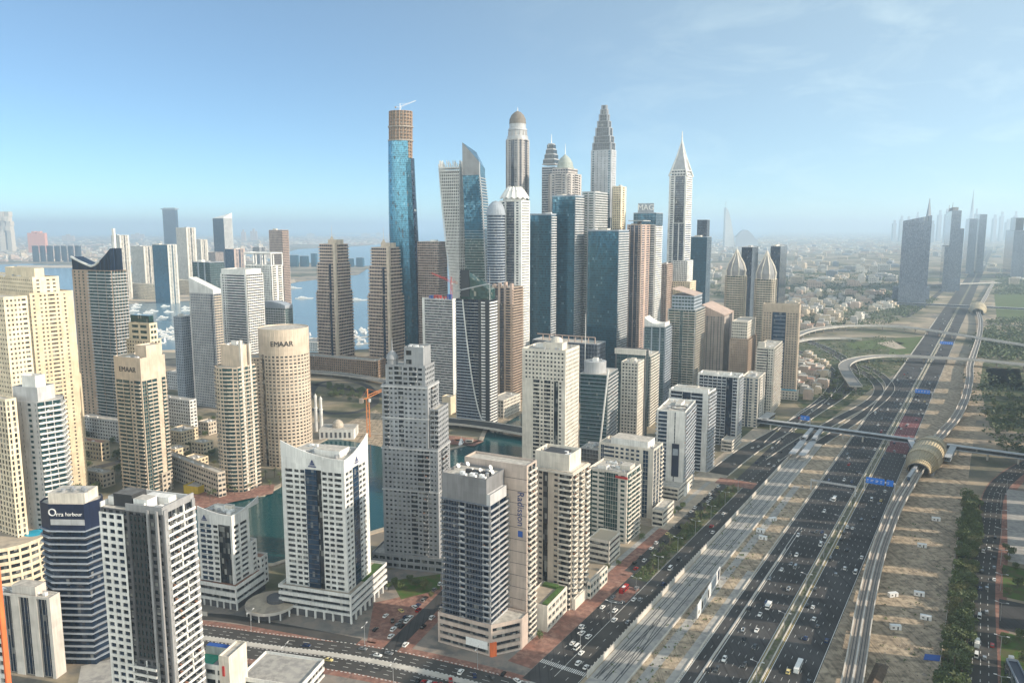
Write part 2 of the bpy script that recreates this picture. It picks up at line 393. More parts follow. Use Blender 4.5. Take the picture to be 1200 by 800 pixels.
    def pane(s, o, t, n, u0, u1, d, z0, z1, vis, gm):
        if s.near and vis and s.n_pane < 100:
            s.n_pane += 1
        elif not s.near: return
        def p(u, z): return (o[0] + t[0] * u + n[0] * d, o[1] + t[1] * u + n[1] * d, z)
        s.panes.append((vis, [p(u0, z0), p(u1, z0), p(u1, z1), p(u0, z1)], [(u0, z0), (u1, z0), (u1, z1), (u0, z1)], gm))
    def bal(s, mb, vis):
        s.bals.append((vis, mb))
    def ring(s, poly, z0, z1, m, out=.5, part='wall', inn=.5):
        w = s.part(part); w.mat(m)
        o2 = inset(poly, -out); n = len(poly)
        for i in range(n):
            w.quad(o2[i], o2[(i + 1) % n], z0, z1)
        w.face([(p[0], p[1], z1) for p in o2]); w.face([(p[0], p[1], z0) for p in reversed(o2)])
    def block(s, poly, z0, z1, m, part, top=None):
        w = MB(); w.mat(m); w.prism(poly, z0, z1, top)
        return s.one(part, w)
    def clutter(s, a0, a1, b0, b1, z, n=6, big=1, dish=0):
        """plant on the roof: each unit a part"""
        if s.near: n = int(n * 2)
        r = s.rng
        for i in range(big):
            w_, d_ = (a1 - a0) * r.uniform(.25, .4), (b1 - b0) * r.uniform(.25, .45)
            a = r.uniform(a0, a1 - w_); b = r.uniform(b0, b1 - d_)
            s.block(s.rect(a, a + w_, b, b + d_), z, z + r.uniform(2.6, 4), r.choice([OFFW, LGREY, WHITE]), 'plant_room', ROOF)
        for i in range(n):
            a = r.uniform(a0, a1 - 2.5); b = r.uniform(b0, b1 - 2.5); mb = MB()
            k = r.random()
            if k < .6:
                mb.mat(PMET); mb.prism(s.rect(a, a + r.uniform(1.4, 2.6), b, b + r.uniform(1.2, 2.2)), z, z + r.uniform(1.1, 1.7)); c = s.pt(a + .8, b + .7)
                s.one('air_conditioner', mb, s.deck)
            elif k < .8:
                c = s.pt(a + 1, b + 1); mb.mat(METAL); mb.lathe(c, [(1.0, z), (1.0, z + 2), (.6, z + 2.3)], 12); s.one('water_tank', mb, s.deck)
            else:
                mb.mat(METAL); mb.prism(s.rect(a, a + 5, b, b + .7), z + .3, z + .9, bottom=True); s.one('roof_duct', mb, s.deck)
        for i in range(dish):
            a = r.uniform(a0, a1); b = r.uniform(b0, b1); c = s.pt(a, b); mb = MB(); mb.mat(PMET)
            q = Vector((.7, -.5, .6)).to_track_quat('Z', 'Y')
            rings = [[tuple(Vector((c[0], c[1], z + 2.2)) + q @ Vector((rr * math.cos(k * .5236), rr * math.sin(k * .5236), rr * rr * .25))) for k in range(12)] for rr in (.05, .6, 1.1, 1.4)]
            mb.loft(rings, cap=False); mb.bar((c[0], c[1], z), (c[0], c[1], z + 2.2), .12); s.one('satellite_dish', mb, s.deck)
    def finish(s):
        for n, mb in s.P.items():
            mb.build(n, s.root, s.loc)
        # balconies: singly while they are few or near, the rest as one part
        if s.bals:
            vis = sorted(s.bals, key=lambda q: (not q[0], -q[1].v[0][2] if s.near else 0)); lim = 100 if s.near else 0
            for v, mb in vis[:lim]: mb.build('balcony', s.root, s.loc)
            rest = MB()
            for v, mb in vis[lim:]:
                o = len(rest.v); rest.v += mb.v; rest.uv += mb.uv; rest.f += [tuple(i + o for i in f) for f in mb.f]
                for m in mb.mats: rest.mat(m)
                rest.mi += [rest.mats.index(mb.mats[i]) for i in mb.mi]
            rest.build('balcony', s.root, s.loc, kind='stuff')
        if s.panes:
            pv = sorted(s.panes, key=lambda q: (not q[0], -q[1][2][2]))
            for v, p, uv, gm in pv[:100]:
                mb = MB().mat(gm); mb.face(p, uv); mb.build('window', s.root, s.loc)
            rest = MB()
            for v, p, uv, gm in pv[100:]: rest.mat(gm); rest.face(p, uv)
            rest.build('window', s.root, s.loc, kind='stuff')
        return s.root

def hash_(t):
    h = 7
    for c in t: h = (h * 31 + ord(c)) % 1000003
    return h
def inset(poly, d):
    """polygon (CCW) with every edge moved inwards by d"""
    n = len(poly); out = []
    for i in range(n):
        a, b, c = poly[i - 1], poly[i], poly[(i + 1) % n]
        d1 = dist(a, b) or 1e-6; d2 = dist(b, c) or 1e-6
        t1 = ((b[0] - a[0]) / d1, (b[1] - a[1]) / d1); t2 = ((c[0] - b[0]) / d2, (c[1] - b[1]) / d2)
        n1 = (-t1[1], t1[0]); n2 = (-t2[1], t2[0])
        den = 1 + n1[0] * n2[0] + n1[1] * n2[1]
        k = d / max(den, .25)
        out.append((b[0] + (n1[0] + n2[0]) * k, b[1] + (n1[1] + n2[1]) * k))
    return out
def circle(c, r, n=20, a0=0.0, sy=1.0):
    return [(c[0] + r * math.cos(a0 + 2 * math.pi * i / n), c[1] + r * sy * math.sin(a0 + 2 * math.pi * i / n)) for i in range(n)]
def chamfer(poly, k, which=None):
    out = []
    n = len(poly)
    for i in range(n):
        a, b, c = poly[i - 1], poly[i], poly[(i + 1) % n]
        if which is not None and i not in which: out.append(b); continue
        d1, d2 = dist(a, b), dist(b, c)
        out.append((b[0] + (a[0] - b[0]) / d1 * k, b[1] + (a[1] - b[1]) / d1 * k)); out.append((b[0] + (c[0] - b[0]) / d2 * k, b[1] + (c[1] - b[1]) / d2 * k))
    return out

def B(name, label, cat, cx, yt, yb, xL, xR, h, depth=None, group=None, near=False):
    """a building from its front corner (cx, roof row yt, ground row yb), the photo columns of its left and right roof ends and the
    compass heading of its right face; returns (Bld, roof height)"""
    y = at(0, yb)[1]; z = z_at(y, yt); x = x_at(cx, y, z); f = y * cP - (z - H) * sP
    hr = R_(h); dR = (math.sin(hr), math.cos(hr)); dL = (-math.cos(hr), math.sin(hr))
    def solve(px, d):
        k = (px - 600) / F
        return (k * f - x) / (d[0] - k * d[1] * cP)
    wl = solve(xL, dL); wr = depth if depth else solve(xR, dR)
    b = Bld(name, label, cat, (x, y), h, wl, wr, group, near)
    b.z = z
    b.zat = lambda py: z_at(y, py)
    return b, z
LOG = []
def text_part(name, txt, size, m, origin, t, up=(0, 0, 1), parent=None, off=(0, 0, 0), ext=.12, align='CENTER', vertical=False):
    """raised letters on a plane: origin = world centre of the line, t = reading direction"""
    c = bpy.data.curves.new(name, 'FONT'); c.body = txt; c.size = size; c.extrude = ext; c.align_x = align; c.align_y = 'CENTER'
    tmp = bpy.data.objects.new('tmp_text', c); col.objects.link(tmp)
    dg = bpy.context.evaluated_depsgraph_get(); me = bpy.data.meshes.new_from_object(tmp.evaluated_get(dg))
    bpy.data.objects.remove(tmp)
    tv = Vector((t[0], t[1], t[2] if len(t) > 2 else 0)).normalized(); uv = Vector(up).normalized(); nv = tv.cross(uv)
    for v in me.vertices:
        p = Vector(origin) + tv * v.co.x + uv * v.co.y + nv * v.co.z - Vector(off); v.co = p
    me.materials.clear(); me.materials.append(m)
    return link(name, me, parent)

# ================================================================== the setting
def tex_mat(name, cols, scales, rough=.9, thresh=(.42, .58), bump=0.0):
    """ground cover: three colours broken up by noises of two sizes"""
    m, t, b = new_mat(name)
    co = N(t, 'ShaderNodeTexCoord')
    src = co.outputs['Object']; out = None
    for i, c in enumerate(cols):
        if i == 0:
            r = N(t, 'ShaderNodeRGB'); r.outputs[0].default_value = rgb(c); out = r.outputs[0]; continue
        n1 = N(t, 'ShaderNodeTexNoise'); n1.inputs['Scale'].default_value = scales[i - 1]; n1.inputs['Detail'].default_value = 8; n1.inputs['Roughness'].default_value = .6
        mp = N(t, 'ShaderNodeMapping'); mp.inputs['Location'].default_value = (i * 37, i * 11, 0); t.links.new(src, mp.inputs[0]); t.links.new(mp.outputs[0], n1.inputs['Vector'])
        mr = N(t, 'ShaderNodeMapRange'); mr.inputs[1].default_value = thresh[0]; mr.inputs[2].default_value = thresh[1]; t.links.new(n1.outputs[0], mr.inputs[0])
        mx = N(t, 'ShaderNodeMix', data_type='RGBA'); t.links.new(mr.outputs[0], mx.inputs[0]); t.links.new(out, mx.inputs[6]); mx.inputs[7].default_value = rgb(c); out = mx.outputs[2]
    t.links.new(out, b.inputs['Base Color']); sv(b, 'Roughness', rough); sv(b, 'Specular IOR Level', .15)
    if bump:
        n2 = N(t, 'ShaderNodeTexNoise'); n2.inputs['Scale'].default_value = .5; n2.inputs['Detail'].default_value = 6; t.links.new(src, n2.inputs['Vector'])
        bp = N(t, 'ShaderNodeBump'); bp.inputs['Distance'].default_value = bump; t.links.new(n2.outputs[0], bp.inputs['Height']); t.links.new(bp.outputs[0], b.inputs['Normal'])
    return m
GROUND = tex_mat('city_ground', [(.30, .25, .19), (.15, .14, .13), (.40, .32, .23), (.075, .085, .045)], [.006, .02, .0035], thresh=(.46, .60))
SAND = tex_mat('sandy_ground', [(.40, .32, .235), (.30, .245, .185), (.46, .375, .275), (.20, .165, .125)], [.03, .12, .22], thresh=(.45, .62), bump=.4)
ASPH = plain('asphalt', (.068, .067, .069), .9, 0, .42, .035, .12); ASPH2 = plain('older_asphalt', (.075, .072, .070), .9, 0, .3, .06, .12)
REDA = plain('red_asphalt', (.17, .05, .055), .85, 0, .2, .08); BRICK = tex_mat('red_brick_paving', [(.27, .135, .105), (.33, .20, .16), (.20, .11, .09)], [.08, .3])
PAVE = tex_mat('beige_paving', [(.38, .32, .26), (.30, .26, .22), (.44, .37, .29)], [.05, .2]); CPAV = tex_mat('concrete_paving', [(.33, .32, .31), (.26, .25, .245), (.40, .385, .36)], [.05, .25])
CONCL = plain('light_concrete', (.52, .49, .45), .85, 0, .2, .15); PAINT = plain('road_paint', (.72, .72, .70), .7, 0, .2, .6); YPAINT = plain('yellow_road_paint', (.50, .37, .12), .7, 0, .2, .6)
GRASS = tex_mat('lawn', [(.055, .105, .022), (.085, .14, .035), (.10, .10, .045)], [.04, .15]); SCRUB = tex_mat('scrub', [(.09, .10, .05), (.20, .17, .115), (.045, .065, .028)], [.03, .09])
BEACH = plain('beach_sand', (.52, .42, .31), .95, 0, .15, .02); TRACKB = tex_mat('tram_bed', [(.34, .335, .33), (.27, .265, .26), (.40, .385, .36)], [.05, .2])
def add_tracks(m, ang):
    t = m.node_tree; b = t.nodes['Principled BSDF']; src = b.inputs['Base Color'].links[0].from_socket; co = N(t, 'ShaderNodeTexCoord'); mp = N(t, 'ShaderNodeMapping'); mp.inputs['Rotation'].default_value = (0, 0, ang); mp.inputs['Scale'].default_value = (.75, .012, 1)
    n = N(t, 'ShaderNodeTexNoise'); n.inputs['Detail'].default_value = 4; n.inputs['Scale'].default_value = 1; n.inputs['Distortion'].default_value = .8; t.links.new(co.outputs['Object'], mp.inputs[0]); t.links.new(mp.outputs[0], n.inputs['Vector']); r = N(t, 'ShaderNodeMapRange'); r.inputs[1].default_value = .52; r.inputs[2].default_value = .68; r.inputs[3].default_value = 1.06; r.inputs[4].default_value = .66; t.links.new(n.outputs[0], r.inputs[0])
    v = N(t, 'ShaderNodeVectorMath', operation='SCALE'); t.links.new(src, v.inputs[0]); t.links.new(r.outputs[0], v.inputs['Scale']); t.links.new(v.outputs[0], b.inputs['Base Color'])
add_tracks(SAND, ROAD); add_tracks(ASPH, ROAD)
def water_mat(name, c, wave, sc, rough):
    m, t, b = new_mat(name); co = N(t, 'ShaderNodeTexCoord'); n = N(t, 'ShaderNodeTexNoise'); n.inputs['Scale'].default_value = sc; n.inputs['Detail'].default_value = 5
    t.links.new(co.outputs['Object'], n.inputs['Vector']); bp = N(t, 'ShaderNodeBump'); bp.inputs['Distance'].default_value = wave; bp.inputs['Strength'].default_value = .6
    t.links.new(n.outputs[0], bp.inputs['Height']); t.links.new(bp.outputs[0], b.inputs['Normal'])
    sv(b, 'Base Color', rgb(c)); sv(b, 'Roughness', rough); sv(b, 'IOR', 1.33); return m
SEAM = water_mat('sea_water', (.14, .22, .27), .5, .03, .22); CANALM = water_mat('canal_water', (.004, .055, .062), .25, .18, .06)

def sheet(name, pts, z, m, kind='structure'):
    mb = MB().mat(m); mb.face([(p[0], p[1], z) for p in pts]); return mb.build(name, kind=kind)
def ccw(p):
    a = sum(p[i - 1][0] * p[i][1] - p[i][0] * p[i - 1][1] for i in range(len(p)))
    return p if a > 0 else p[::-1]
def px_sheet(name, pxs, z, m, kind='structure'): return sheet(name, ccw([at(*q) for q in pxs]), z, m, kind)
def smooth_line(pts, n=6):
    out = []
    for i in range(len(pts) - 1):
        p0 = pts[max(i - 1, 0)]; p1 = pts[i]; p2 = pts[i + 1]; p3 = pts[min(i + 2, len(pts) - 1)]
        for k in range(n):
            t = k / n
            out.append(tuple(.5 * ((2 * p1[j]) + (-p0[j] + p2[j]) * t + (2 * p0[j] - 5 * p1[j] + 4 * p2[j] - p3[j]) * t * t + (-p0[j] + 3 * p1[j] - 3 * p2[j] + p3[j]) * t ** 3) for j in range(len(p1))))
    out.append(tuple(pts[-1])); return out
def offs(line, d):
    out = []
    for i, p in enumerate(line):
        a = line[max(i - 1, 0)]; b = line[min(i + 1, len(line) - 1)]; L = dist(a, b) or 1
        out.append((p[0] + (b[1] - a[1]) / L * d, p[1] - (b[0] - a[0]) / L * d) + tuple(p[2:]))
    return out
def ribbon_mb(mb, line, d0, d1, z=None):
    """flat strip between the offsets d0 < d1 (right of travel positive) of a line of (x, y[, z])"""
    a = offs(line, d0); b = offs(line, d1); u = 0
    for i in range(len(line) - 1):
        L = dist(line[i], line[i + 1])
        za = line[i][2] + (z or 0) if len(line[i]) > 2 else z; zb = line[i + 1][2] + (z or 0) if len(line[i]) > 2 else z
        mb.face([(b[i][0], b[i][1], za), (b[i + 1][0], b[i + 1][1], zb), (a[i + 1][0], a[i + 1][1], zb), (a[i][0], a[i][1], za)]); u += L
def wall_mb(mb, line, d0, d1, z0, z1):
    """solid kerb or wall between two offsets of a line; z0, z1 are added to the line's own z if it has one"""
    a = offs(line, d0); b = offs(line, d1)
    u = 0
    for i in range(len(line) - 1):
        zi = line[i][2] if len(line[i]) > 2 else 0; zj = line[i + 1][2] if len(line[i]) > 2 else 0; L = dist(line[i], line[i + 1])
        p = lambda q, z: (q[0], q[1], z)
        mb.face([p(b[i], zi + z0), p(b[i + 1], zj + z0), p(b[i + 1], zj + z1), p(b[i], zi + z1)], [(u, z0), (u + L, z0), (u + L, z1), (u, z1)])
        mb.face([p(a[i + 1], zj + z0), p(a[i], zi + z0), p(a[i], zi + z1), p(a[i + 1], zj + z1)], [(u + L, z0), (u, z0), (u, z1), (u + L, z1)])
        mb.face([p(b[i], zi + z1), p(b[i + 1], zj + z1), p(a[i + 1], zj + z1), p(a[i], zi + z1)])
        mb.face([p(a[i], zi + z0), p(a[i + 1], zj + z0), p(b[i + 1], zj + z0), p(b[i], zi + z0)]); u += L
    for i, q in ((0, 1), (len(line) - 1, 0)):
        zi = line[i][2] if len(line[i]) > 2 else 0
        f = [(a[i][0], a[i][1], zi + z0), (b[i][0], b[i][1], zi + z0), (b[i][0], b[i][1], zi + z1), (a[i][0], a[i][1], zi + z1)]
        mb.face(f if q else f[::-1])
def ribbon(name, line, d0, d1, z, m, kind='structure'):
    mb = MB().mat(m); ribbon_mb(mb, line, d0, d1, z); return mb.build(name, kind=kind)
def sl_(s0, s1, e=0, n=1): return [se(s0 + (s1 - s0) * i / n, e) for i in range(n + 1)]
def strip(name, s0, s1, e0, e1, z, m, n=1): return ribbon(name, sl_(s0, s1, 0, n), e0, e1, z, m)

# ---- ground to the horizon, sea, islands, canal
sheet('ground', circle((0, 0), 60000, 96), 0, GROUND)
coast_px = [(-420, 500), (-120, 452), (85, 426), (150, 423), (215, 420), (335, 416), (430, 409), (500, 398), (560, 372), (640, 345), (720, 322), (790, 305), (836, 293), (868, 287), (888, 281), (903, 275)]
coast = [at(*p) for p in coast_px]
far = [(58000 * math.sin(R_(a)), 58000 * math.cos(R_(a))) for a in (18, 10, 2, -6, -14, -22, -30, -38, -46, -54)]
sheet('sea', ccw(coast + far), .3, SEAM)
for n_, pts in [('palm_island', [(-160, 313), (40, 309), (92, 311), (150, 318), (160, 300), (240, 296), (330, 297), (350, 292), (430, 288), (470, 282), (440, 277), (330, 276.5), (-160, 276.5)]),
                ('harbour_island', [(120, 352), (160, 353), (232, 348), (262, 352), (300, 342), (345, 331), (420, 322), (435, 312), (330, 306), (240, 305), (150, 320), (110, 330)]),
                ('far_islet', [(370, 274), (392, 273.4), (478, 273.4), (490, 274.4), (430, 275.4)])]:
    px_sheet(n_, pts, .7, GROUND if n_ != 'far_islet' else BEACH)
for n_, pts in [('beach', [(150, 350), (232, 345), (300, 337), (345, 327), (347, 331), (300, 342), (235, 352), (150, 356)]), ('beach', [(20, 311), (92, 311), (120, 318), (118, 321), (88, 314), (20, 314)]), ('beach', [(60, 408), (84, 404), (120, 404), (120, 418), (86, 424), (60, 430)]),
                ('beach', [(150, 412), (215, 410), (215, 420), (150, 423)])]:
    px_sheet(n_, pts, 1.0, BEACH)
canal = [(-420, 560), (-330, 540), (-240, 524), (-165, 514), (-120, 560), (-70, 606), (-12, 660), (22, 700), (27, 760), (20, 860), (14, 1010), (-22, 1010), (-26, 900), (-32, 827), (-66, 792), (-104, 822), (-135, 852), (-172, 856), (-202, 834), (-213, 800), (-196, 750), (-203, 690), (-214, 652), (-258, 629), (-330, 612), (-420, 618)]
sheet('canal_water', ccw(canal), .02, CANALM)
mb = MB().mat(PAVE); cl = canal + [canal[0]]
wall_mb(mb, cl, -.1, 5, -.1, .9); mb.build('promenade', kind='structure')
px_sheet('paving', [(150, 612), (240, 596), (320, 579), (322, 568), (250, 575), (150, 590)], .93, BRICK)

# ---- the highway
strip('highway', -120, 9000, -36.4, -5.6, .06, ASPH, 8)
strip('highway', -120, 9000, .6, 23.2, .06, ASPH, 8)
strip('median', -120, 9000, -5.6, .6, .10, tex_mat('median_ground', [(.15, .15, .12), (.09, .11, .05), (.22, .20, .16)], [.05, .2]), 8)
strip('red_lane_surface', 492, 676, 1.6, 21.6, .066, REDA, 2)
strip('verge', -120, 640, -58, -36.4, .03, SAND, 4); strip('verge', -120, 560, 23.2, 78, .03, SAND, 4); strip('verge', 560, 1250, 23.2, 78, .03, SAND, 4)
strip('sand_track', -60, 330, -55, -49.5, .05, CPAV, 2)
strip('hard_shoulder', -110, 130, -42, -36.6, .07, CPAV, 2)
mk = MB().mat(PAINT)
def dash(e, s0, s1, per=12, ln=3.2, w=.17):
    s = s0
    while s < s1:
        ribbon_mb(mk, sl_(s, s + ln), e - w / 2, e + w / 2, .075); s += per
for e in (-24.4, -20.8, -17.2, -13.6, -10.0): dash(e, -100, 980)
for e in (4.4, 8.0, 11.6, 15.2, 18.8): dash(e, -100, 980)
dash(-32.4, -100, 980); dash(-28.4, 250, 980)
for e, s0, s1 in ((-36.0, -110, 1800), (-6.2, -110, 1800), (1.2, -110, 1800), (22.7, -110, 1800), (-29.3, -110, 230), (-27.2, -110, 230)): ribbon_mb(mk, sl_(s0, s1, 0, 4), e - .17, e + .17, .075)
s = -110
while s < 40: ribbon_mb(mk, sl_(s, s + 1.2), -37.6, -36.5, .078); s += 2.6
mk.mat(YPAINT)
for e in (-5.5, .5): ribbon_mb(mk, sl_(-110, 1800, 0, 4), e - .16, e + .16, .105)
mk.build('road_markings', kind='structure')

# ---- tram bed, service roads, brick pavements
strip('tram_bed', -50, 520, -77, -58.6, .05, TRACKB, 3)
strip('service_road', -60, 300, -93, -79, .06, ASPH2, 2); strip('service_road', -60, 86, -106, -93, .058, ASPH, 1)
strip('service_road', 86, 300, -113, -104.6, .06, ASPH2, 2)
strip('service_road', 300, 520, -104, -79, .06, ASPH2, 2)
strip('brick_pavement', -50, 170, -121, -106.2, .05, BRICK, 2); strip('pavement', 170, 520, -140, -113, .045, PAVE, 2)
strip('pavement', -40, 300, -125, -121, .07, CPAV, 2)
strip('planted_strip', 78, 292, -104.4, -93.4, .09, SCRUB, 2)
strip('brick_pavement', 44, 66, -104, -93.6, .09, BRICK, 1); strip('brick_pavement', 300, 318, -118, -84, .1, BRICK)
mk = MB().mat(PAINT)
for e in (-86,): dash(e, -50, 300, 9, 3, .2)
for e in (-97.2, -101.4): dash(e, -46, 40, 8, 2.6, .2)
for e in (-92.6, -79.5): ribbon_mb(mk, sl_(-50, 300), e - .12, e + .12, .075)
for e in (-98, -91.5, -85): dash(e, 320, 500, 9, 3, .25)
for i in range(26): ribbon_mb(mk, sl_(-42, -38.4), -106 + i * 1.05, -105.5 + i * 1.05, .08)     # zebra crossing
for i in range(16): ribbon_mb(mk, sl_(41 + i * 1.6, 41.25 + i * 1.6), -104, -95, .08)          # yellow-box like hatching
mk.build('road_markings', kind='structure')
mk = MB().mat(DMET)
for e in (-74.5, -73.1, -70.0, -68.6, -64.5, -63.1): ribbon_mb(mk, sl_(-40, 440, 0, 2), e - .28, e + .28, .07)
for (s0, e0, s1, e1) in ((-38, -74, 30, -68.6), (-38, -73, 34, -67.4), (-30, -64, 30, -69.6), (-10, -63, 40, -68.4), (-40, -70, 10, -64.5)):
    ribbon_mb(mk, [se(s0, e0), se(s1, e1)], -.22, .22, .074)
mk.build('tram_rails', kind='structure')
# ---- cross street at the lower left
cs = smooth_line([(-430, 452), (-300, 436), (-200, 421), (-135, 406), (-86, 395), (-40, 379), (10, 356), (70, 322)])
ribbon('brick_pavement', cs, -18, 18, .05, BRICK); ribbon('street', cs, -12.5, -2, .075, ASPH2); ribbon('street', cs, 2, 13, .075, ASPH2)
mb = MB().mat(CONCL); wall_mb(mb, cs, -1.9, 1.9, 0, .22); mb.build('street_median', kind='structure')
mk = MB().mat(PAINT)
for d in (-9, -5.6, 5.6, 9.2):
    for i in range(0, len(cs) - 1):
        L = dist(cs[i], cs[i + 1]); k = 0
        while k * 7 < L:
            a, b = k * 7 / L, min(1, (k * 7 + 2.2) / L); q = lambda t: (cs[i][0] + (cs[i + 1][0] - cs[i][0]) * t, cs[i][1] + (cs[i + 1][1] - cs[i][1]) * t)
            ribbon_mb(mk, [q(a), q(b)], d - .12, d + .12, .084); k += 1
for d in (-13.3, 13.6, 2.6, -2.4):
    for i in range(0, len(cs) - 1):
        L = dist(cs[i], cs[i + 1]); k = 0
        while k * 2.4 < L - 1:
            q = lambda t: (cs[i][0] + (cs[i + 1][0] - cs[i][0]) * t, cs[i][1] + (cs[i + 1][1] - cs[i][1]) * t)
            ribbon_mb(mk, [q(k * 2.4 / L), q((k * 2.4 + 1.2) / L)], d - .25, d + .25, .09); k += 1
mk.build('road_markings', kind='structure')
st2 = smooth_line([at(436, 785), at(458, 760), at(490, 728), at(518, 700), at(545, 672)])
ribbon('pavement', st2, -11, 11, .054, BRICK); ribbon('street', st2, -4.5, 4.5, .08, ASPH)
st3 = smooth_line([at(40, 760), at(140, 735), at(240, 722), at(330, 735), at(420, 752)])
ribbon('street', st3, -4, 4, .082, ASPH2)
# ---- right-hand road and its surroundings
rr = smooth_line([se(-80, 95), se(60, 95), se(190, 93), se(300, 96), se(400, 99), se(470, 112), se(540, 135), se(620, 170)])
ribbon('pavement', rr, -8.6, 14, .045, BRICK); ribbon('right_hand_road', rr, -7.6, 7.8, .07, ASPH2)
mk = MB().mat(PAINT)
for d in (-3.8, 0, 3.8):
    for i in range(len(rr) - 1):
        L = dist(rr[i], rr[i + 1]); k = 0
        while k * 9 < L - 3:
            q = lambda t: (rr[i][0] + (rr[i + 1][0] - rr[i][0]) * t, rr[i][1] + (rr[i + 1][1] - rr[i][1]) * t)
            ribbon_mb(mk, [q(k * 9 / L), q((k * 9 + 3) / L)], d - .15, d + .15, .08); k += 1
mk.build('road_markings', kind='structure')
strip('planting_belt', -80, 380, 78, 87, .04, SCRUB, 2)
strip('lawn', 60, 125, 104, 118, .09, GRASS); strip('lawn', 176, 232, 105, 122, .09, GRASS); strip('paved_yard', 240, 420, 108, 150, .06, CPAV); strip('street', 128, 172, 103, 150, .072, ASPH)
mb = MB().mat(GROUND)
# ---- green land right of the far highway
for pts, m_ in [([(1165, 345), (1200, 342), (1260, 342), (1260, 372), (1200, 378), (1168, 372)], GRASS), ([(1152, 425), (1200, 425), (1270, 430), (1270, 520), (1160, 500), (1148, 450)], SCRUB),
                ([(990, 402), (1030, 397), (1060, 402), (1040, 409), (1000, 409)], GRASS), ([(1050, 396), (1082, 394), (1072, 414), (1040, 416)], GRASS), ([(1155, 432), (1195, 432), (1200, 458), (1160, 452)], GRASS)]:
    px_sheet('parkland', pts, .05, m_)
px_sheet('paved_yard', [(1027, 402), (1046, 399), (1062, 408), (1050, 409)], .09, PAVE)
# ---- curving slip roads at the interchange
def road_px(name, pxs, hw, m, z=.09, par=True, zt=0.0):
    ln = smooth_line([at(*q) for q in pxs]); ribbon(name, ln, -hw, hw, z, m)
    if par:
        mb = MB().mat(CONCL); wall_mb(mb, ln, -hw - .5, -hw, 0, 1.0); wall_mb(mb, ln, hw, hw + .5, 0, 1.0); mb.build('roadside_kerb', kind='structure')
    return ln
slip1 = road_px('slip_road', [(842, 555), (880, 526), (925, 500), (957, 480), (985, 462), (998, 446), (997, 430), (983, 417), (960, 405), (935, 396)], 9.5, ASPH2)
slip2 = road_px('slip_road', [(905, 540), (945, 513), (985, 490), (1018, 472), (1030, 458), (1022, 444), (1002, 431)], 6, ASPH2)
slip3 = road_px('slip_road', [(960, 520), (1003, 492), (1036, 466), (1043, 452), (1030, 438), (1010, 428)], 5.5, ASPH2)
slip4 = road_px('slip_road', [(1060, 372), (1090, 352), (1110, 335)], 8, ASPH2, par=False)
slip5 = road_px('slip_road', [(902, 520), (935, 490), (962, 470), (976, 452), (974, 434), (955, 420), (930, 410)], 6, ASPH, z=.1)
mall = px_sheet('interchange_ground', [(930, 400), (1000, 395), (1060, 395), (1060, 430), (1000, 470), (960, 500), (930, 470)], .04, SCRUB)

DECK = plain('pale_bridge_deck', (.24, .235, .23), .9, 0, .25, .05, .15)
def viaduct(name, pxs, hw, z, label, cat='overpass', m=None, pier=28, group=None):
    ln = smooth_line([at(q[0], q[1], z) for q in pxs], 5); c = ln[len(ln) // 2]
    root = empty(name, (c[0], c[1], 0), label, cat, group)
    mb = MB().mat(CONCL); wall_mb(mb, ln, -hw, hw, z - 1.6, z - .02); mb.build('deck', root, (c[0], c[1], 0))
    mb = MB().mat(m or DECK); ribbon_mb(mb, ln, -hw + .5, hw - .5, z); mb.build('carriageway', root, (c[0], c[1], 0))
    for sg in (-1, 1):
        mb = MB().mat(CONCL); wall_mb(mb, ln, *( (-hw - .15, -hw + .3) if sg < 0 else (hw - .3, hw + .15)), z - 1.2, z + 1.0); mb.build('parapet', root, (c[0], c[1], 0))
    acc = pier
    for a, b in zip(ln, ln[1:]):
        acc += dist(a, b)
        if acc > pier:
            acc = 0; mb = MB().mat(CONC); mb.prism(circle(a, 1.3, 10), 0, z - 1.5); mb.build('pier', root, (c[0], c[1], 0))
    return root, ln
viaduct('road_overpass', [(1003, 452), (992, 436), (990, 427), (1003, 420.5), (1030, 417), (1060, 417), (1100, 419), (1150, 422), (1200, 427), (1290, 436)], 8.5, 10, 'nearer curved concrete overpass hooking round beside the round green patch and crossing the highway')
viaduct('road_overpass', [(930, 394), (945, 388), (965, 384), (1000, 381.5), (1060, 383), (1130, 393), (1200, 404), (1290, 417)], 8.5, 10, 'farther long concrete overpass crossing the highway beyond the curved one')
viaduct('road_overpass', [(925, 402), (950, 397), (985, 396), (1010, 397)], 5, 5, 'short low flyover below the farther long overpass, left of the highway')
viaduct('road_overpass', [(1070, 337), (1110, 333), (1172, 331)], 9, 9, 'hazy far bridge over the highway by the slanted glass tower', pier=60)

# ---- elevated metro line and stations
vl = smooth_line([se(-110, 46.5), se(11, 41), se(100, 35), se(180, 31.5), se(250, 31), se(310, 32), se(400, 37), se(480, 42), se(550, 46.5), se(650, 57), se(750, 62), se(830, 63.5), se(950, 63), se(1076, 60), se(1250, 62), se(1500, 64), se(1800, 60), se(2090, 48), se(2250, 52), se(2600, 60), se(3400, 75)], 4)
root = empty('metro_viaduct', (vl[8][0], vl[8][1], 0), 'long grey elevated metro track curving along the highway through the shell-roofed stations', 'metro viaduct')
off = (vl[8][0], vl[8][1], 0)
mb = MB().mat(CONCL); wall_mb(mb, vl, -4.6, 4.6, 6.2, 8.0); mb.build('deck', root, off)
mb = MB().mat(CONC); ribbon_mb(mb, vl, -4.2, 4.2, 8.03); mb.build('track_bed', root, off)
for sg in (-1, 1):
    mb = MB().mat(CONCL); wall_mb(mb, vl, sg * 4.7 - .25, sg * 4.7 + .25, 7.4, 9.4); mb.build('parapet', root, off)
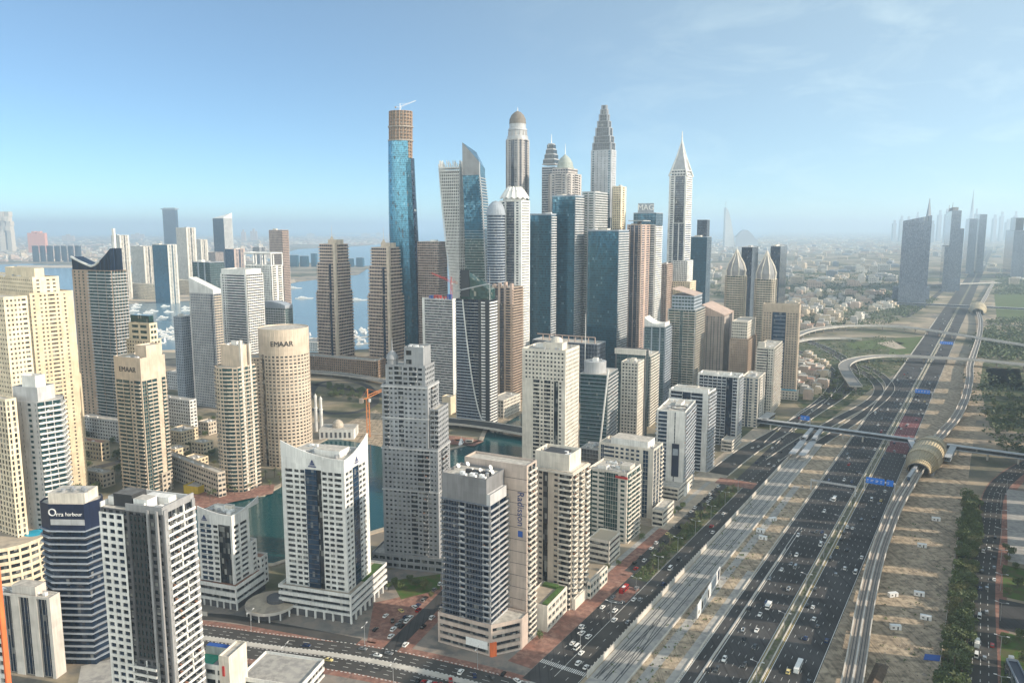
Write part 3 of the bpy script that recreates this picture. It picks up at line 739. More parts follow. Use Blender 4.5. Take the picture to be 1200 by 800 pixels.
for d in (-2.9, -1.4, 1.4, 2.9):
    mb = MB().mat(DMET); wall_mb(mb, vl, d - .18, d + .18, 8.03, 8.25); mb.build('rail', root, off)
mb = MB().mat(CONCL); wall_mb(mb, vl, -.45, .45, 8.03, 8.7); mb.build('walkway', root, off)
acc = 0
for a, b in zip(vl, vl[1:]):
    n_ = max(1, int(dist(a, b) / 30))
    for k in range(n_):
        if a[1] > 2600: break
        q = (a[0] + (b[0] - a[0]) * k / n_, a[1] + (b[1] - a[1]) * k / n_); mb = MB().mat(CONC); mb.prism(circle(q, 1.1, 10), 0, 5.2); mb.prism(circle(q, 2.4, 10), 5.2, 6.2); mb.build('pier', root, off)

GOLD = plain('golden_shell_cladding', (.44, .36, .23), .42, .35, .14, .12)
def station(s0, e0, L, wd, ht, label, ax=None):
    """shell station: a pointed oval roof, open at both ends, with pale bands, over the tracks"""
    c = se(s0, e0); root = empty('metro_station', (c[0], c[1], 0), label, 'metro station'); off = (c[0], c[1], 0)
    # axis follows the line
    k = min(range(len(vl)), key=lambda i: dist(vl[i], c)); a, b = vl[max(k - 1, 0)], vl[min(k + 1, len(vl) - 1)]
    dl = dist(a, b); t = ((b[0] - a[0]) / dl, (b[1] - a[1]) / dl); n = (t[1], -t[0])
    def P3(u, v, z): return (c[0] + t[0] * u + n[0] * v, c[1] + t[1] * u + n[1] * v, z)
    NU, NV = 28, 20
    def prof(u):
        x = u / (L / 2); return max(0.0, 1 - abs(x) ** 2.4) ** .5
    def shell(g, u0, u1, z0=4.5, skip=None):
        rows = []
        for i in range(NU + 1):
            u = u0 + (u1 - u0) * i / NU; w_ = wd / 2 * (.42 + .58 * prof(u)) * g; h_ = ht * (.38 + .62 * prof(u)) * g
            rows.append([P3(u + (6 * math.sin(math.pi * j / NV) - 3) * (1 if u > 0 else -1) * abs(u / (L / 2)), -w_ * math.cos(math.pi * (j / NV)) * (1 - .12 * (1 - math.sin(math.pi * j / NV))), z0 + h_ * math.sin(math.pi * j / NV) ** .85) for j in range(NV + 1)])
        mb = MB()
        for i in range(NU):
            for j in range(NV):
                mb.face([rows[i][j], rows[i][j + 1], rows[i + 1][j + 1], rows[i + 1][j]][::-1], [(i, j), (i, j + 1), (i + 1, j + 1), (i + 1, j)])
        return mb
    mb = shell(1, -L / 2 * .96, L / 2 * .96)
    for i in range(len(mb.f)): mb.mi[i] = 0
    mb.mats = [GOLD]; o = mb.build('shell_roof', root, off, smooth=True)
    md = o.modifiers.new('thick', 'SOLIDIFY'); md.thickness = .8; md.offset = -1
    for u0, u1 in ((-L * .27, -L * .20), (L * .12, L * .18)):
        mb = shell(1.075, u0, u1); mb.mats = [wall('pale_band', (.62, .52, .36))]; o = mb.build('roof_band', root, off, smooth=True)
        md = o.modifiers.new('thick', 'SOLIDIFY'); md.thickness = .3
    for u, ww in ((-L / 2 * .96, 0), (L / 2 * .96, 0)):
        mb = MB().mat(DGREY); g = .5; w_ = wd / 2 * (.42 + .58 * prof(u)); h_ = ht * (.38 + .62 * prof(u)); pts = [P3(u + (6 * math.sin(math.pi * j / 14) - 3) * (1 if u > 0 else -1) * .96, -w_ * math.cos(math.pi * j / 14), 4.5 + h_ * math.sin(math.pi * j / 14) ** .85) for j in range(15)]
        for p, q in zip(pts, pts[1:]): mb.bar(p, q, .55, 6)
        mb.build('rim', root, off)
    for sg in (-1, 1):
        mb = MB().mat(GREY); q = [P3(-L * .36, sg * wd * .30, 0)[:2], P3(L * .36, sg * wd * .30, 0)[:2], P3(L * .36, sg * wd * .38, 0)[:2], P3(-L * .36, sg * wd * .38, 0)[:2]]
        mb.prism(ccw(q), 0, 8.3); mb.build('platform', root, off)
    rb = random.Random(3)
    for i in range(36):     # small roof lights
        u = rb.uniform(-L * .32, L * .34); j = rb.uniform(.25, .75); w_ = wd / 2 * (.5 + .5 * prof(u)); h_ = ht * (.45 + .55 * prof(u))
        x = u; y_ = -w_ * math.cos(math.pi * j); z = 4.5 + h_ * math.sin(math.pi * j) ** .85
        mb = MB().mat(DGREY); mb.obox(P3(x, y_, 0), t, n, 0, 2.2, -.15, .15, z - .1, z + .25); mb.build('roof_light', root, off)
    return root, P3
st, SP = station(465, 41, 108, 31, 17, 'golden shell-roofed metro station beside the long footbridge and blue road sign')
station(2090, 48, 150, 44, 22, 'hazy far shell-roofed metro station beyond both overpasses')

# ---- footbridge (metro link) across everything
def tube(name, pts, hw, z0, z1, label, cat, piers=True):
    root = empty(name, (pts[0][0], pts[0][1], 0), label, cat); off = (pts[0][0], pts[0][1], 0)
    mb = MB().mat(BLUEG); wall_mb(mb, pts, -hw, hw, z0, z0 + .9); mb.build('deck', root, off)
    mb = MB().mat(G_GREY); wall_mb(mb, pts, -hw + .25, hw - .25, z0 + .9, z1 - .6); mb.build('glazing', root, off)
    mb = MB().mat(SILV); wall_mb(mb, pts, -hw - .3, hw + .3, z1 - .6, z1); mb.build('roof', root, off)
    for a, b in zip(pts, pts[1:]):
        L = dist(a, b); k = 0
        while piers and k * 26 + 10 < L:
            q = (a[0] + (b[0] - a[0]) * (k * 26 + 10) / L, a[1] + (b[1] - a[1]) * (k * 26 + 10) / L)
            if not any(-36 < E_(q) < -6 and 0 for _ in (0,)):
                mb = MB().mat(CONCL); mb.prism(circle(q, .9, 10), 0, z0); mb.build('pier', root, off)
            k += 1
    return root
def E_(q): return (q[0] - 127) * cA - (q[1] - 371) * sA
tube('footbridge', [se(521, -132), se(520, -34), se(517, 27)], 3.1, 6.5, 11, 'long enclosed footbridge running left from the shell station across the highway', 'footbridge')
tube('footbridge', [se(513, 56), se(511, 122), se(505, 240)], 3.1, 6.5, 11, 'enclosed footbridge running right from the shell station over the trees', 'footbridge')
tube('bridge_link', [se(517, 22), se(478, 30)], 2.6, 6.4, 10.6, 'short glazed link joining the long footbridge to the left flank of the station', 'footbridge', False)
tube('bridge_link', [se(513, 62), se(462, 59)], 2.6, 6.4, 10.6, 'short glazed link joining the footbridge to the right flank of the station', 'footbridge', False)
tube('footbridge', [se(2170, -180), se(2165, 60), se(2160, 200)], 4, 7, 12, 'hazy far footbridge at the second shell station', 'footbridge', False)

# ================================================================== near buildings
def box_part(b, name, a0, a1, b0, b1, z0, z1, m, top=None):
    return b.block(b.rect(a0, a1, b0, b1), z0, z1, m, name, top)
def podium(b, a0, a1, b0, b1, z1, wm, gm, specs='w1.2 ~r6 w1.2', fh=4.2, **k):
    b.tier(b.rect(a0, a1, b0, b1), 0, z1, specs, wm, gm, fh, part='podium', wh=.45, sill=.32, **k)
def frame_sign(b, a, b_, z, txt, size, m, face='L', name='sign_letters', out=.25, vertical=False):
    """raised letters on the left face (face L: along the left face) or the right face"""
    if face == 'L':
        p = b.pt(a, -out); t = (-b.dL[0], -b.dL[1]); up = (0, 0, 1)
    else:
        p = b.pt(-out, b_); t = b.dR; up = (0, 0, 1)
    if vertical: t, up = (0, 0, -1), (t[0], t[1], 0)
    return text_part(name, txt, size, m, (p[0], p[1], z), t, up, b.root, b.loc)

# ---- tower with the white window grid and dark glass middle (lower left)
b, z = B('apartment_tower', 'dark glass apartment tower with white window grid and zigzag balcony bands, lower left', 'tower', 190, 603, 862, 117, 227, 17, near=True)
W1, W2 = b.wl, b.wr
gl = W1 * .40           # white grid part of the left face
b.tier(b.rect(0, W1, 0, W2), 0, z, ['w1.6 ~B5 w1.0', '~p4', '~p4', 'w.3 ~p3.6'], DGREY, G_DARK, 3.5, wh=.55, parapet=0, bm=WHITE, top=False)
# left face: white grid panel, proud of the dark wall, and the dark bay with balconies under it
b.part('wall').mat(WHITE)
o_ = b.pt(W1 + .3, -.55); t_ = (-b.dL[0], -b.dL[1]); n_ = (-b.dR[0], -b.dR[1])
b.face(o_, t_, n_, gl, 0, z - 2, 'w.5 ~p4 w.4', WHITE, G_NAVY, 3.5, .55, .58, .22, b.part('white_grid'), True, WHITE, 1.3, .68)
o2 = b.pt(W1 - gl - .2, -.5)
b.face(o2, t_, n_, W1 * .40, z * .34, z - 1.5, 'G3 n2.6 n2.6 n2.6 n2.6 G3', BLACK, G_TEAL, 3.5, .5, .6, .2, b.part('dark_bay'), True, BLACK, 1.0, .62)
b.face(o2, t_, n_, W1 * .40, 0, z * .33, 'b5 b5 w.6', WHITE, G_DARK, 3.5, .5, .6, .2, b.part('white_grid'), True, WHITE, 1.4, .62)
for a in (W1 * .20, W1 * .06): box_part(b, 'fin', a, a + 1.1, -1.0, -.05, 0, z + 1.5, GREY)
box_part(b, 'fin', -.9, -.05, .3, 2.6, 0, z + 1.8, GREY); box_part(b, 'fin', -.9, -.05, W2 - 2.2, W2 - .3, 0, z + 1, GREY)
mb = MB().mat(WHITE)      # zigzag: white verticals tying the balcony bands
fh_ = z / round(z / 3.5)
for q, (u0, k0) in enumerate([(W2 * .55, 27), (W2 * .42, 22), (W2 * .55, 17), (W2 * .42, 12), (W2 * .55, 7)]):
    for kk in range(3): mb.prism(ccw([b.pt(-1.9, u0), b.pt(-1.9, u0 + .7), b.pt(-1.3, u0 + .7), b.pt(-1.3, u0)]), fh_ * (k0 + kk), fh_ * (k0 + kk) + fh_ + .9)
mb.build('balcony_screen', b.root, b.loc)
b.block(b.rect(.3, W1 - .3, .3, W2 - .3), z, z + .2, ROOF, 'roof')
box_part(b, 'parapet', -.1, W1 * .58, -.1, .5, z, z + 3.2, GREY); box_part(b, 'parapet', -.1, .6, .6, W2, z, z + 3.4, GREY); box_part(b, 'parapet', W1 - .6, W1, .1, W2, z, z + 2.4, WHITE); box_part(b, 'parapet', .7, W1 - .7, W2 - .5, W2, z, z + 2.2, WHITE)
box_part(b, 'plant_room', W1 * .55, W1 * .85, 3, 12, z, z + 6, BLACK, ROOFD); box_part(b, 'plant_room', W1 * .28, W1 * .50, 2, 8, z, z + 5, WHITE, ROOF); box_part(b, 'plant_room', W1 * .12, W1 * .5, 9, 14, z, z + 4.2, WHITE); box_part(b, 'plant_room', W1 * .86, W1 * .97, 4, 14, z, z + 4, WHITE, ROOF)
b.clutter(W1 * .05, W1 * .9, 2, W2 - 3, z + .2, 14, 0, 2); b.finish()

# ---- dark blue rounded hotel with script sign
b, z = B('hotel_tower', 'dark blue rounded hotel with thin white floor bands and a sign panel on top', 'hotel', 102, 622, 778, 59, 112, 2, depth=17, near=True)
W1, W2 = b.wl, b.wr
def hot(k): return [b.pt(-k, 3.5 - k * .4), b.pt(-3 - k, 9), b.pt(-1.5 - k, 14), b.pt(1, W2 + k), b.pt(W1 + 2, W2 + k), b.pt(W1 + 8 + k, 9), b.pt(W1 + 7 + k, 4), b.pt(W1 + k * .4, -k), b.pt(.8, -k)]
poly = ccw(hot(0))
b.tier(poly, 0, z, 'G3', NAVY, G_NAVY, 3.5, parapet=0, top=False, rec=.1)
nf = int(z / 3.45)
for q in range(1, nf + 1):
    mb = MB().mat(BLUEG); zz = z / nf * q; pp = ccw(hot(1.5)); mb.prism(pp, zz - .14, zz + .18, bottom=True); b.one('balcony', mb)
    if q % 2 == 0:
        mb = MB().mat(DGREY); mb.prism(ccw(hot(.3)), zz - 1.2, zz - .9, top=None); b.one('mullion_band', mb)
b.tier(poly, z, z + 13.5, 'w1', NAVY, G_NAVY, 4, parapet=.8, part='crown')
p0 = b.pt(W1 - .2, -.25)
b.block(b.rect(.9, W1 - .6, -.2, -.02), z + 3.2, z + 6.2, SILV, 'louvre')
for ch_, a_, sz_, dz_ in (('O', .90, 5.6, .2), ('rra', .70, 3.2, -.7), ('harbour', .32, 2.7, -.6)): frame_sign(b, W1 * a_, 0, z + 9.6 + dz_, ch_, sz_, WLET)
b.block(b.rect(2, W1 + 2, 3.5, W2 - 1), z + 13.4, z + 19, OFFW, 'plant_room', ROOF)
for a in range(5):
    mb = MB().mat(METAL); c = b.pt(2.6 + a * 3, 6 + (a % 2) * 3); mb.lathe(c, [(1.1, z + 19), (1.1, z + 20.4), (.5, z + 20.8)], 12); b.one('water_tank', mb)
b.finish()

# ---- white hotel with concave roof line
def hotel_crest(b, z, a_peak, dip, n=14):
    """parapet whose top edge sweeps down from the outer end of the left face and up again on the right face"""
    W1, W2 = b.wl, b.wr
    for axis in ('L', 'R'):
        mb = MB().mat(WHITE); Wd = W1 if axis == 'L' else W2; pts = []
        for i in range(n + 1):
            q = i / n; h_ = dip + (a_peak - dip) * q ** 2.0; pts.append((q * Wd, h_))
        for (u0, h0), (u1, h1) in zip(pts, pts[1:]):
            P_ = (lambda u, d: b.pt(u, d)) if axis == 'L' else (lambda u, d: b.pt(d, u))
            A, B_, C, D = P_(u0, -.08), P_(u1, -.08), P_(u1, .5), P_(u0, .5)
            f = lambda p, zz: (p[0], p[1], zz)
            for q4 in ((f(A, z), f(B_, z), f(B_, z + h1), f(A, z + h0)), (f(C, z), f(D, z), f(D, z + h0), f(C, z + h1)), (f(A, z + h0), f(B_, z + h1), f(C, z + h1), f(D, z + h0))): mb.face(list(q4))
        b.one('crest', mb)
def emblem(b, a, bb, z, face, sc=1.0):
    mb = MB().mat(BLET)
    P_ = (lambda u, d: b.pt(a + u, -d)) if face == 'L' else (lambda u, d: b.pt(-d, bb - u))
    for (u0, u1, v0, v1) in ((-.9, .9, 1.2, 1.9), (-1.5, 1.5, .2, 1.0), (-.5, .5, 2.0, 2.8), (-2.6, 2.6, -1.4, -.7), (-2, 2, -.3, 0)):
        mb.prism(ccw([P_(u0 * sc, .1), P_(u1 * sc, .1), P_(u1 * sc, .25), P_(u0 * sc, .25)]), z + v0 * sc, z + v1 * sc, bottom=True)
    b.one('emblem', mb)
b, z = B('hotel_tower', 'tall white hotel with sweeping concave roofline and a vertical blue glass strip', 'hotel', 403, 541, 726, 329, 431, 17, near=True)
W1, W2 = b.wl, b.wr
podH = 17
b.tier(b.rect(0, W1, 0, W2), podH, z - 6.5, ['w.8 p3.2*2 G5.5 p3.2*2 w2.6', '~p4', '~p4', 'w1.4 p5 p3.1*2 G8.5 p3.1*2 p4.6 w1.2'], WHITE, G_DARK, 3.35, wh=.58, sill=.2, pw=.8, rec=.7, parapet=0, top=False)
b.tier(b.rect(0, W1, 0, W2), z - 6.5, z - .05, 'w1', WHITE, G_DARK, 5, parapet=0)
for a0, a1 in ((W1 * .44, W1 * .44 + 8.4),):
    mb = MB().mat(G_BLUE); mb.prism(b.rect(a0, a1, .1, .6), podH, z - 6.6); b.one('glass_strip', mb)
    for q in range(24):
        zz = podH + (z - 7 - podH) * q / 24; mb = MB().mat(DGREY); mb.prism(b.rect(a0, a1, -.12, .1), zz - .16, zz + .16, bottom=True); b.one('mullion', mb)
mb = MB().mat(G_BLUE); mb.prism(b.rect(.1, .6, W2 * .36, W2 * .62), podH, z - 6.6); b.one('glass_strip', mb)
for q in range(24):
    zz = podH + (z - 7 - podH) * q / 24; mb = MB().mat(DGREY); mb.prism(b.rect(-.12, .1, W2 * .36, W2 * .62), zz - .16, zz + .16, bottom=True); b.one('mullion', mb)
hotel_crest(b, z, 9.5, .8); emblem(b, W1 * .5, 0, z - 3.6, 'L'); emblem(b, 0, W2 * .5, z - 3.6, 'R', .9)
box_part(b, 'plant_room', 6, W1 * .55, 6, W2 * .6, z, z + 4, WHITE, ROOF); b.clutter(4, W1 - 4, 3, W2 - 4, z, 12, 1)
PX, PY = 5, 7
for zz, hh in ((4.6, 12.4),):
    b.tier(b.rect(-4, W1 + 3, -4, W2 + 14), 4.6, podH, ['w1 ~r8', '~r8', '~r8', '~r8 w1'], WHITE, G_DARK, 4.1, part='podium', wh=.5, sill=.3, rec=1.0, parapet=1.2, roof=PAVE)
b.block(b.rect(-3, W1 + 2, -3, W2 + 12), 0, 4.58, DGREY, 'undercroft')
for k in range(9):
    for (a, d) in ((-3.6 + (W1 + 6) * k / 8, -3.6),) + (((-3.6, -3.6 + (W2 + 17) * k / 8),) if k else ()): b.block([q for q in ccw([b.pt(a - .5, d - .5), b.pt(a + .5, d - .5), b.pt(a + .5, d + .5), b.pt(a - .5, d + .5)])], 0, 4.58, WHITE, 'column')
b.block(b.rect(-3.2, 4, W2 * .55, W2 + 12), podH + .05, podH + .3, LAWN, 'roof_lawn')
b.finish()

b, z = B('hotel_tower', 'short white hotel with stepped right side and a curved roof parapet beside the dark tower', 'hotel', 271, 606, 712, 231, 303, 18, near=True)
W1, W2 = b.wl, b.wr
b.tier(b.rect(0, W1, 0, W2 * .62), 15, z - 5.5, ['w1 p5 P7 w1', '~p4', '~p4', 'w1 p4*3 G7.5 w1.2'], WHITE, G_DARK, 3.4, wh=.58, sill=.2, pw=.78, rec=.7, parapet=0, top=False)
b.tier(b.rect(0, W1, 0, W2 * .62), z - 5.5, z, 'w1', WHITE, G_DARK, 5, parapet=.2)
mb = MB().mat(G_BLUE); mb.prism(b.rect(W1 - 9.2, W1 - 1.5, .05, .5), 15, z - 5.6); b.one('glass_strip', mb)
for q in range(13):
    zz = 15 + (z - 21) * q / 13; mb = MB().mat(DGREY); mb.prism(b.rect(W1 - 9.2, W1 - 1.5, -.12, .05), zz - .16, zz + .16, bottom=True); b.one('mullion', mb)
b.tier(b.rect(0, W1 * .8, W2 * .62 + .1, W2 * .86), 12, z * .6, ['w1 ~p4', '~p4', '~p4', '~p4'], WHITE, G_DARK, 3.4, part='side_wing')
b.tier(b.rect(-2, W1 * .8, W2 * .86 + .1, W2 * 1.15), 4, z * .38, ['w1 ~p4', '~p4', '~p4', '~p4'], WHITE, G_DARK, 3.4, part='side_wing', roof=ROOFT)
hotel_crest(b, z, 4.5, .8); emblem(b, W1 - 5, 0, z - 3, 'L', .8); b.clutter(3, W1 - 4, 2, W2 * .5, z, 8, 2)
b.tier(b.rect(-3, W1 + 2, -3, W2), 4.4, 14.5, ['w1 ~r8', '~r8', '~r8', '~r8 w1'], WHITE, G_DARK, 4.8, part='podium', wh=.46, sill=.3, rec=.9, roof=ROOFT)
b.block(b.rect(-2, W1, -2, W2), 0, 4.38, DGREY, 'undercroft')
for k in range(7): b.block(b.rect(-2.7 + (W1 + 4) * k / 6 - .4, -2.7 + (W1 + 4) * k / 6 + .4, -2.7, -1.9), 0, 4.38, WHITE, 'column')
b.finish()
# round terrace between the two hotels
c = at(318, 716); root = empty('terrace_building', (c[0], c[1], 0), 'low round-fronted terrace building on columns between the two white hotels', 'building')
mb = MB().mat(CONCL); mb.prism(circle(c, 15, 28), 4.4, 6.2, PAVE, True); mb.build('terrace', root, (c[0], c[1], 0))
for k in range(14):
    a = 2 * math.pi * k / 14; q = (c[0] + 14 * math.cos(a), c[1] + 14 * math.sin(a)); mb = MB().mat(WHITE); mb.prism(circle(q, .45, 8), 0, 4.38); mb.build('column', root, (c[0], c[1], 0))
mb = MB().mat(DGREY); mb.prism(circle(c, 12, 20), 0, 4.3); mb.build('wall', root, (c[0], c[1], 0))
mb = MB().mat(DGREY); mb.prism(circle((c[0] + 3, c[1] + 2), 6, 12), 6.25, 8.5); mb.build('pavilion', root, (c[0], c[1], 0))

# ---- grey stepped tower with penthouse and small dome
b, z = B('apartment_tower', 'grey stepped apartment tower with a boxy penthouse and small spired turret by the canal', 'tower', 514, 590, 669, 449, 528, 14, near=True)
W1, W2 = b.wl, b.wr; zt = b.zat
L_ = 'w1 ~p3.1 c5 p3.1 b4 p3.1 p3.1 w1'
z1, z2, z3, z4 = z_at(b.C[1], 577), z_at(b.C[1], 528), z_at(b.C[1], 455), z_at(b.C[1], 432)
SGREY = wall('bluish_grey_render', (.30, .31, .33))
b.tier(b.rect(0, W1, 0, W2), 0, z1, ['w1 p3 b4 b4 p3 w1', '~p3.2', '~p3.2', L_], SGREY, G_DARK, 3.3, wh=.42, pw=.55, parapet=0)
b.tier(b.rect(0, W1, 0, W2), z1, z2, ['w1 p3 b4 b4 p3 w1', '~p3.2', '~p3.2', 'w1 ~p3.1 b5 b4 p3.1 n2 w1'], SGREY, G_DARK, 3.3, wh=.42, pw=.55, parapet=1)
b.tier(b.rect(W1 * .17, W1 - .6, .6, W2 * .9), z2, z3, ['w1 p3 b4 b4 p3 w1', '~p3.2', '~p3.2', 'w1 b4 p3.1 p3.1 c4 p3.1 ~p3.1 w1'], SGREY, G_DARK, 3.3, wh=.42, pw=.55)
b.tier(b.rect(.4, W1 * .17 - .1, 3, W2 * .95), z2, z2 + (z3 - z2) * .62, ['~p3', '~p3', '~p3', 'w.5 b3 b3'], SGREY, G_DARK, 3.3)
b.tier(b.rect(W1 * .22, W1 - 3, 2, W2 * .8), z3, z4, ['~p3', '~p3', '~p3', 'w1 p3.1 c4 p3.1 b4 p3.1 w1'], SGREY, G_DARK, 3.3)
b.tier(b.rect(W1 * .26, W1 * .60, 3, W2 * .7), z4, z4 + 12, ['~w2', 'w1', 'w1', 'w1 P5 w8'], SGREY, G_DARK, 6)
for zz in (z1, z2, z3, (z2 + z3) / 2): b.ring(b.rect(0, W1, 0, W2) if zz <= z2 else b.rect(W1 * .17, W1 - .6, .6, W2 * .9), zz - .9, zz - .1, LGREY, .45, 'cornice')
c = b.pt(W1 * .84, 6); mb = MB().mat(SGREY); mb.lathe(c, [(3.6, z4 - 2), (3.6, z4 + 4), (4.1, z4 + 4.2), (4.1, z4 + 5), (3.4, z4 + 7.2), (2, z4 + 9), (.5, z4 + 10), (.2, z4 + 18)], 18); b.one('turret', mb, smooth=True)
b.tier(b.rect(-3, W1 + 8, -3, W2 + 4), 0, 9, ['~p4', '~p4', '~p4', '~P5'], SGREY, G_DARK, 4.4, part='podium')
b.clutter(W1 * .28, W1 * .58, 4, W2 * .6, z4 + 12, 6, 0); b.finish()

# ---- corner hotel: dark banded block, stone slab behind, podium
b, z = B('hotel_tower', 'corner hotel of dark blue banded glass and pinkish stone slab at the crossroads', 'hotel', 574, 593, 766, 517, 596, 27, near=True)
W1, W2 = b.wl, b.wr
zp = b.zat(0) if 0 else 17
STONE = wall('pink_grey_stone', (.50, .41, .36))
b.tier(b.rect(0, W1, 0, W2), zp, z, ['w.1 B6 B6', '~r5', '~r5', 'w.3 g11 b4 g11 b4.5 w.2'], GREY, G_NAVY, 3.35, rec=1.2, bm=SILV, parapet=0, bd=.5)
nf = round((z - zp) / 3.35)
for q in range(nf + 1):
    zz = zp + (z - zp) / nf * q; mb = MB().mat(wall('slate_panel', (.17, .19, .23))); mb.prism(ccw([b.pt(-.3, -.7), b.pt(W1 + .2, -.7), b.pt(W1 + .2, .8), b.pt(-.3, .8)]), zz - .2, zz + .2, bottom=True); b.one('floor_band', mb)
b.tier(b.rect(2.2, W1 - .5, .3, W2 - 1), z + .02, z + 13, 'w1', wall('mid_grey_cladding', (.20, .20, .21)), G_DARK, 4, parapet=1.4, part='crown', roof=ROOF)
b.tier(b.rect(-.2, 2.1, .1, W2 - 3), z + .02, z + 5, 'w1', LGREY, G_DARK, 4, part='crown')
for k in range(6):
    a = 4 + k * 3.0; mb = MB().mat(PMET); mb.prism(b.rect(a, a + 2.2, 2 + (k % 2) * 3, 4 + (k % 2) * 3), z + 13, z + 14.6); b.one('air_conditioner', mb)
for k in range(4):
    mb = MB().mat(DMET); mb.prism(b.rect(5 + k * 4, 8 + k * 4, 9, 11), z + 13, z + 15); b.one('air_conditioner', mb)
b.clutter(4, W1 - 3, 3, W2 - 3, z + 13, 3, 0, 5)
# stone slab behind
s0, s1 = W2 + .3, W2 + 25
zs = b.zat(558)
b.tier(b.rect(-11, W1 - 2, W2 + .4, W2 + 13), 0, zs, ['w1 b4 b4 w1', '~p4', 'w1', 'w1'], STONE, G_DARK, 3.35, rec=.3, parapet=1.2, part='slab_wall', bm=OFFW)
for q in range(1, int(zs / 7)): mb = MB().mat(DGREY); mb.prism(b.rect(-11.06, W1 * .2, W2 + .33, W2 + .39), zs - 7 * q, zs - 7 * q + .3, bottom=True); b.one('stone_joint', mb)
p_ = b.pt(-7.2, W2 + .2); text_part('sign_letters', 'Radisson', 5.6, BLET, (p_[0], p_[1], zs - 24), (0, 0, -1), (-b.dL[0], -b.dL[1], 0), b.root, b.loc)
mb = MB().mat(COURTB); mb.prism(b.rect(-8.6, -5.8, W2 + .05, W2 + .25), zs - 40, zs - 36.6, bottom=True); b.one('sign_square', mb)
b.tier(ccw([b.pt(-1.5, -2), b.pt(-13, 12), b.pt(-13, 20), b.pt(W1 + 2, 20), b.pt(W1 + 2, -2)]), 0, zp, ['w1 ~r6 w1', 'w1', 'w1', 'w1', 'w1 ~r7 w1.4'], STONE, G_DARK, 4.2, wh=.5, sill=.25, part='podium', rec=.8)
b.tier(b.rect(-18, -2, W2 + 13.4, W2 + 42), 0, 15, ['w1 ~P5 w1', '~P5', 'w1', 'w1'], OFFW, G_DARK, 5, wh=.55, sill=.2, part='podium', rec=.8, roof=PAVE)
b.block(b.rect(-17, -14, W2 + 15, W2 + 40), 15.05, 16.3, LAWN, 'roof_hedge'); b.block(b.rect(-13, -4, W2 + 37, W2 + 41), 15.05, 16.5, LAWN, 'roof_hedge')
mb = MB().mat(ORANGE); mb.prism(ccw([b.pt(-2.0, -2.6), b.pt(-4, -.2), b.pt(-3.2, .6), b.pt(-.8, -2.3)]), 0, 8, bottom=True); b.one('entrance_panel', mb)
mb = MB().mat(PMET); mb.prism(b.rect(.5, 14, -2.5, -2.1), 3.5, 8); b.one('shop_front', mb)
b.finish()

# ---- beige tower with curved balconies
b, z = B('apartment_tower', 'beige apartment tower with a dark vertical slot and stacked white corner balconies', 'tower', 671, 556, 714, 620, 690, 29, near=True)
W1, W2 = b.wl, b.wr
b.tier(b.rect(0, W1, 0, W2), 0, z, ['w.3 b4.4 p2.4 b4.4 p2.4 b4.4 w.4', '~p3.5', '~p3.5', 'w4 p2.4 G2.2 w2.2 p2.6 b5.6 w.3'][:4], BEIGE if 0 else wall('warm_beige_render', (.56, .48, .40)), G_DARK, 3.35, wh=.45, parapet=1.2, bm=OFFW, bd=1.6, roof=ROOF)
b.ring(b.rect(0, W1, 0, W2), z - .6, z + .5, OFFW, .8, 'cornice')
b.tier(b.rect(4, W1 - 2, 4, W2 - 3), z, z + 8, 'w1', OFFW, G_DARK, 4, parapet=2.4)
b.block(b.rect(9, W1 - 6, 7, W2 - 6), z + 8, z + 9.6, DMET, 'plant_grille'); b.clutter(5, W1 - 3, 5, W2 - 4, z + 8, 6, 0)
b.block(b.rect(-2.5, -.2, .5, 30), 0, 7, OFFW, 'podium', ROOF); b.tier(b.rect(-5, -2.6, 18, 46), 0, 10, ['~P5', '~P5', 'w1', '~P5'], OFFW, G_TEAL, 4.5, part='shop_wing')
b.finish()

# ---- tall white and beige tower behind
b, z = B('apartment_tower', 'tall off-white apartment tower with square windows above the canal bridge end', 'tower', 663, 413, 596, 612, 679, 24, near=True)
W1, W2 = b.wl, b.wr; zb = z - 24
b.tier(b.rect(0, W1, 0, W2), 0, zb, ['w1.2 ~p3.2 w1.2', '~p3.4', '~p3.4', 'w7 b4.5 p2.6 b4.5 p2.2 G2.6 p2.6 w2'], OFFW, G_DARK, 3.35, wh=.45, pw=.55, top=False, bd=1.0)
b.tier(b.rect(0, W1, 0, W2), zb, z, ['w1.2 ~p3.2 w1.2', '~p3.4', '~p3.4', 'w2 ~p3.2 w1.2'], OFFW, G_DARK, 3.6, wh=.45, pw=.55, parapet=1.5)
box_part(b, 'plant_room', 6, W1 * .6, 8, W2 * .6, z, z + 6, OFFW, ROOF); c = b.pt(W1 * .35, W2 * .45); mb = MB().mat(OFFW); mb.lathe(c, [(5, z + 6), (4.6, z + 8), (3, z + 9.6), (.4, z + 10.4)], 16); b.one('dome', mb, smooth=True)
b.clutter(3, W1 - 3, 3, W2 - 4, z, 12, 2); b.finish()

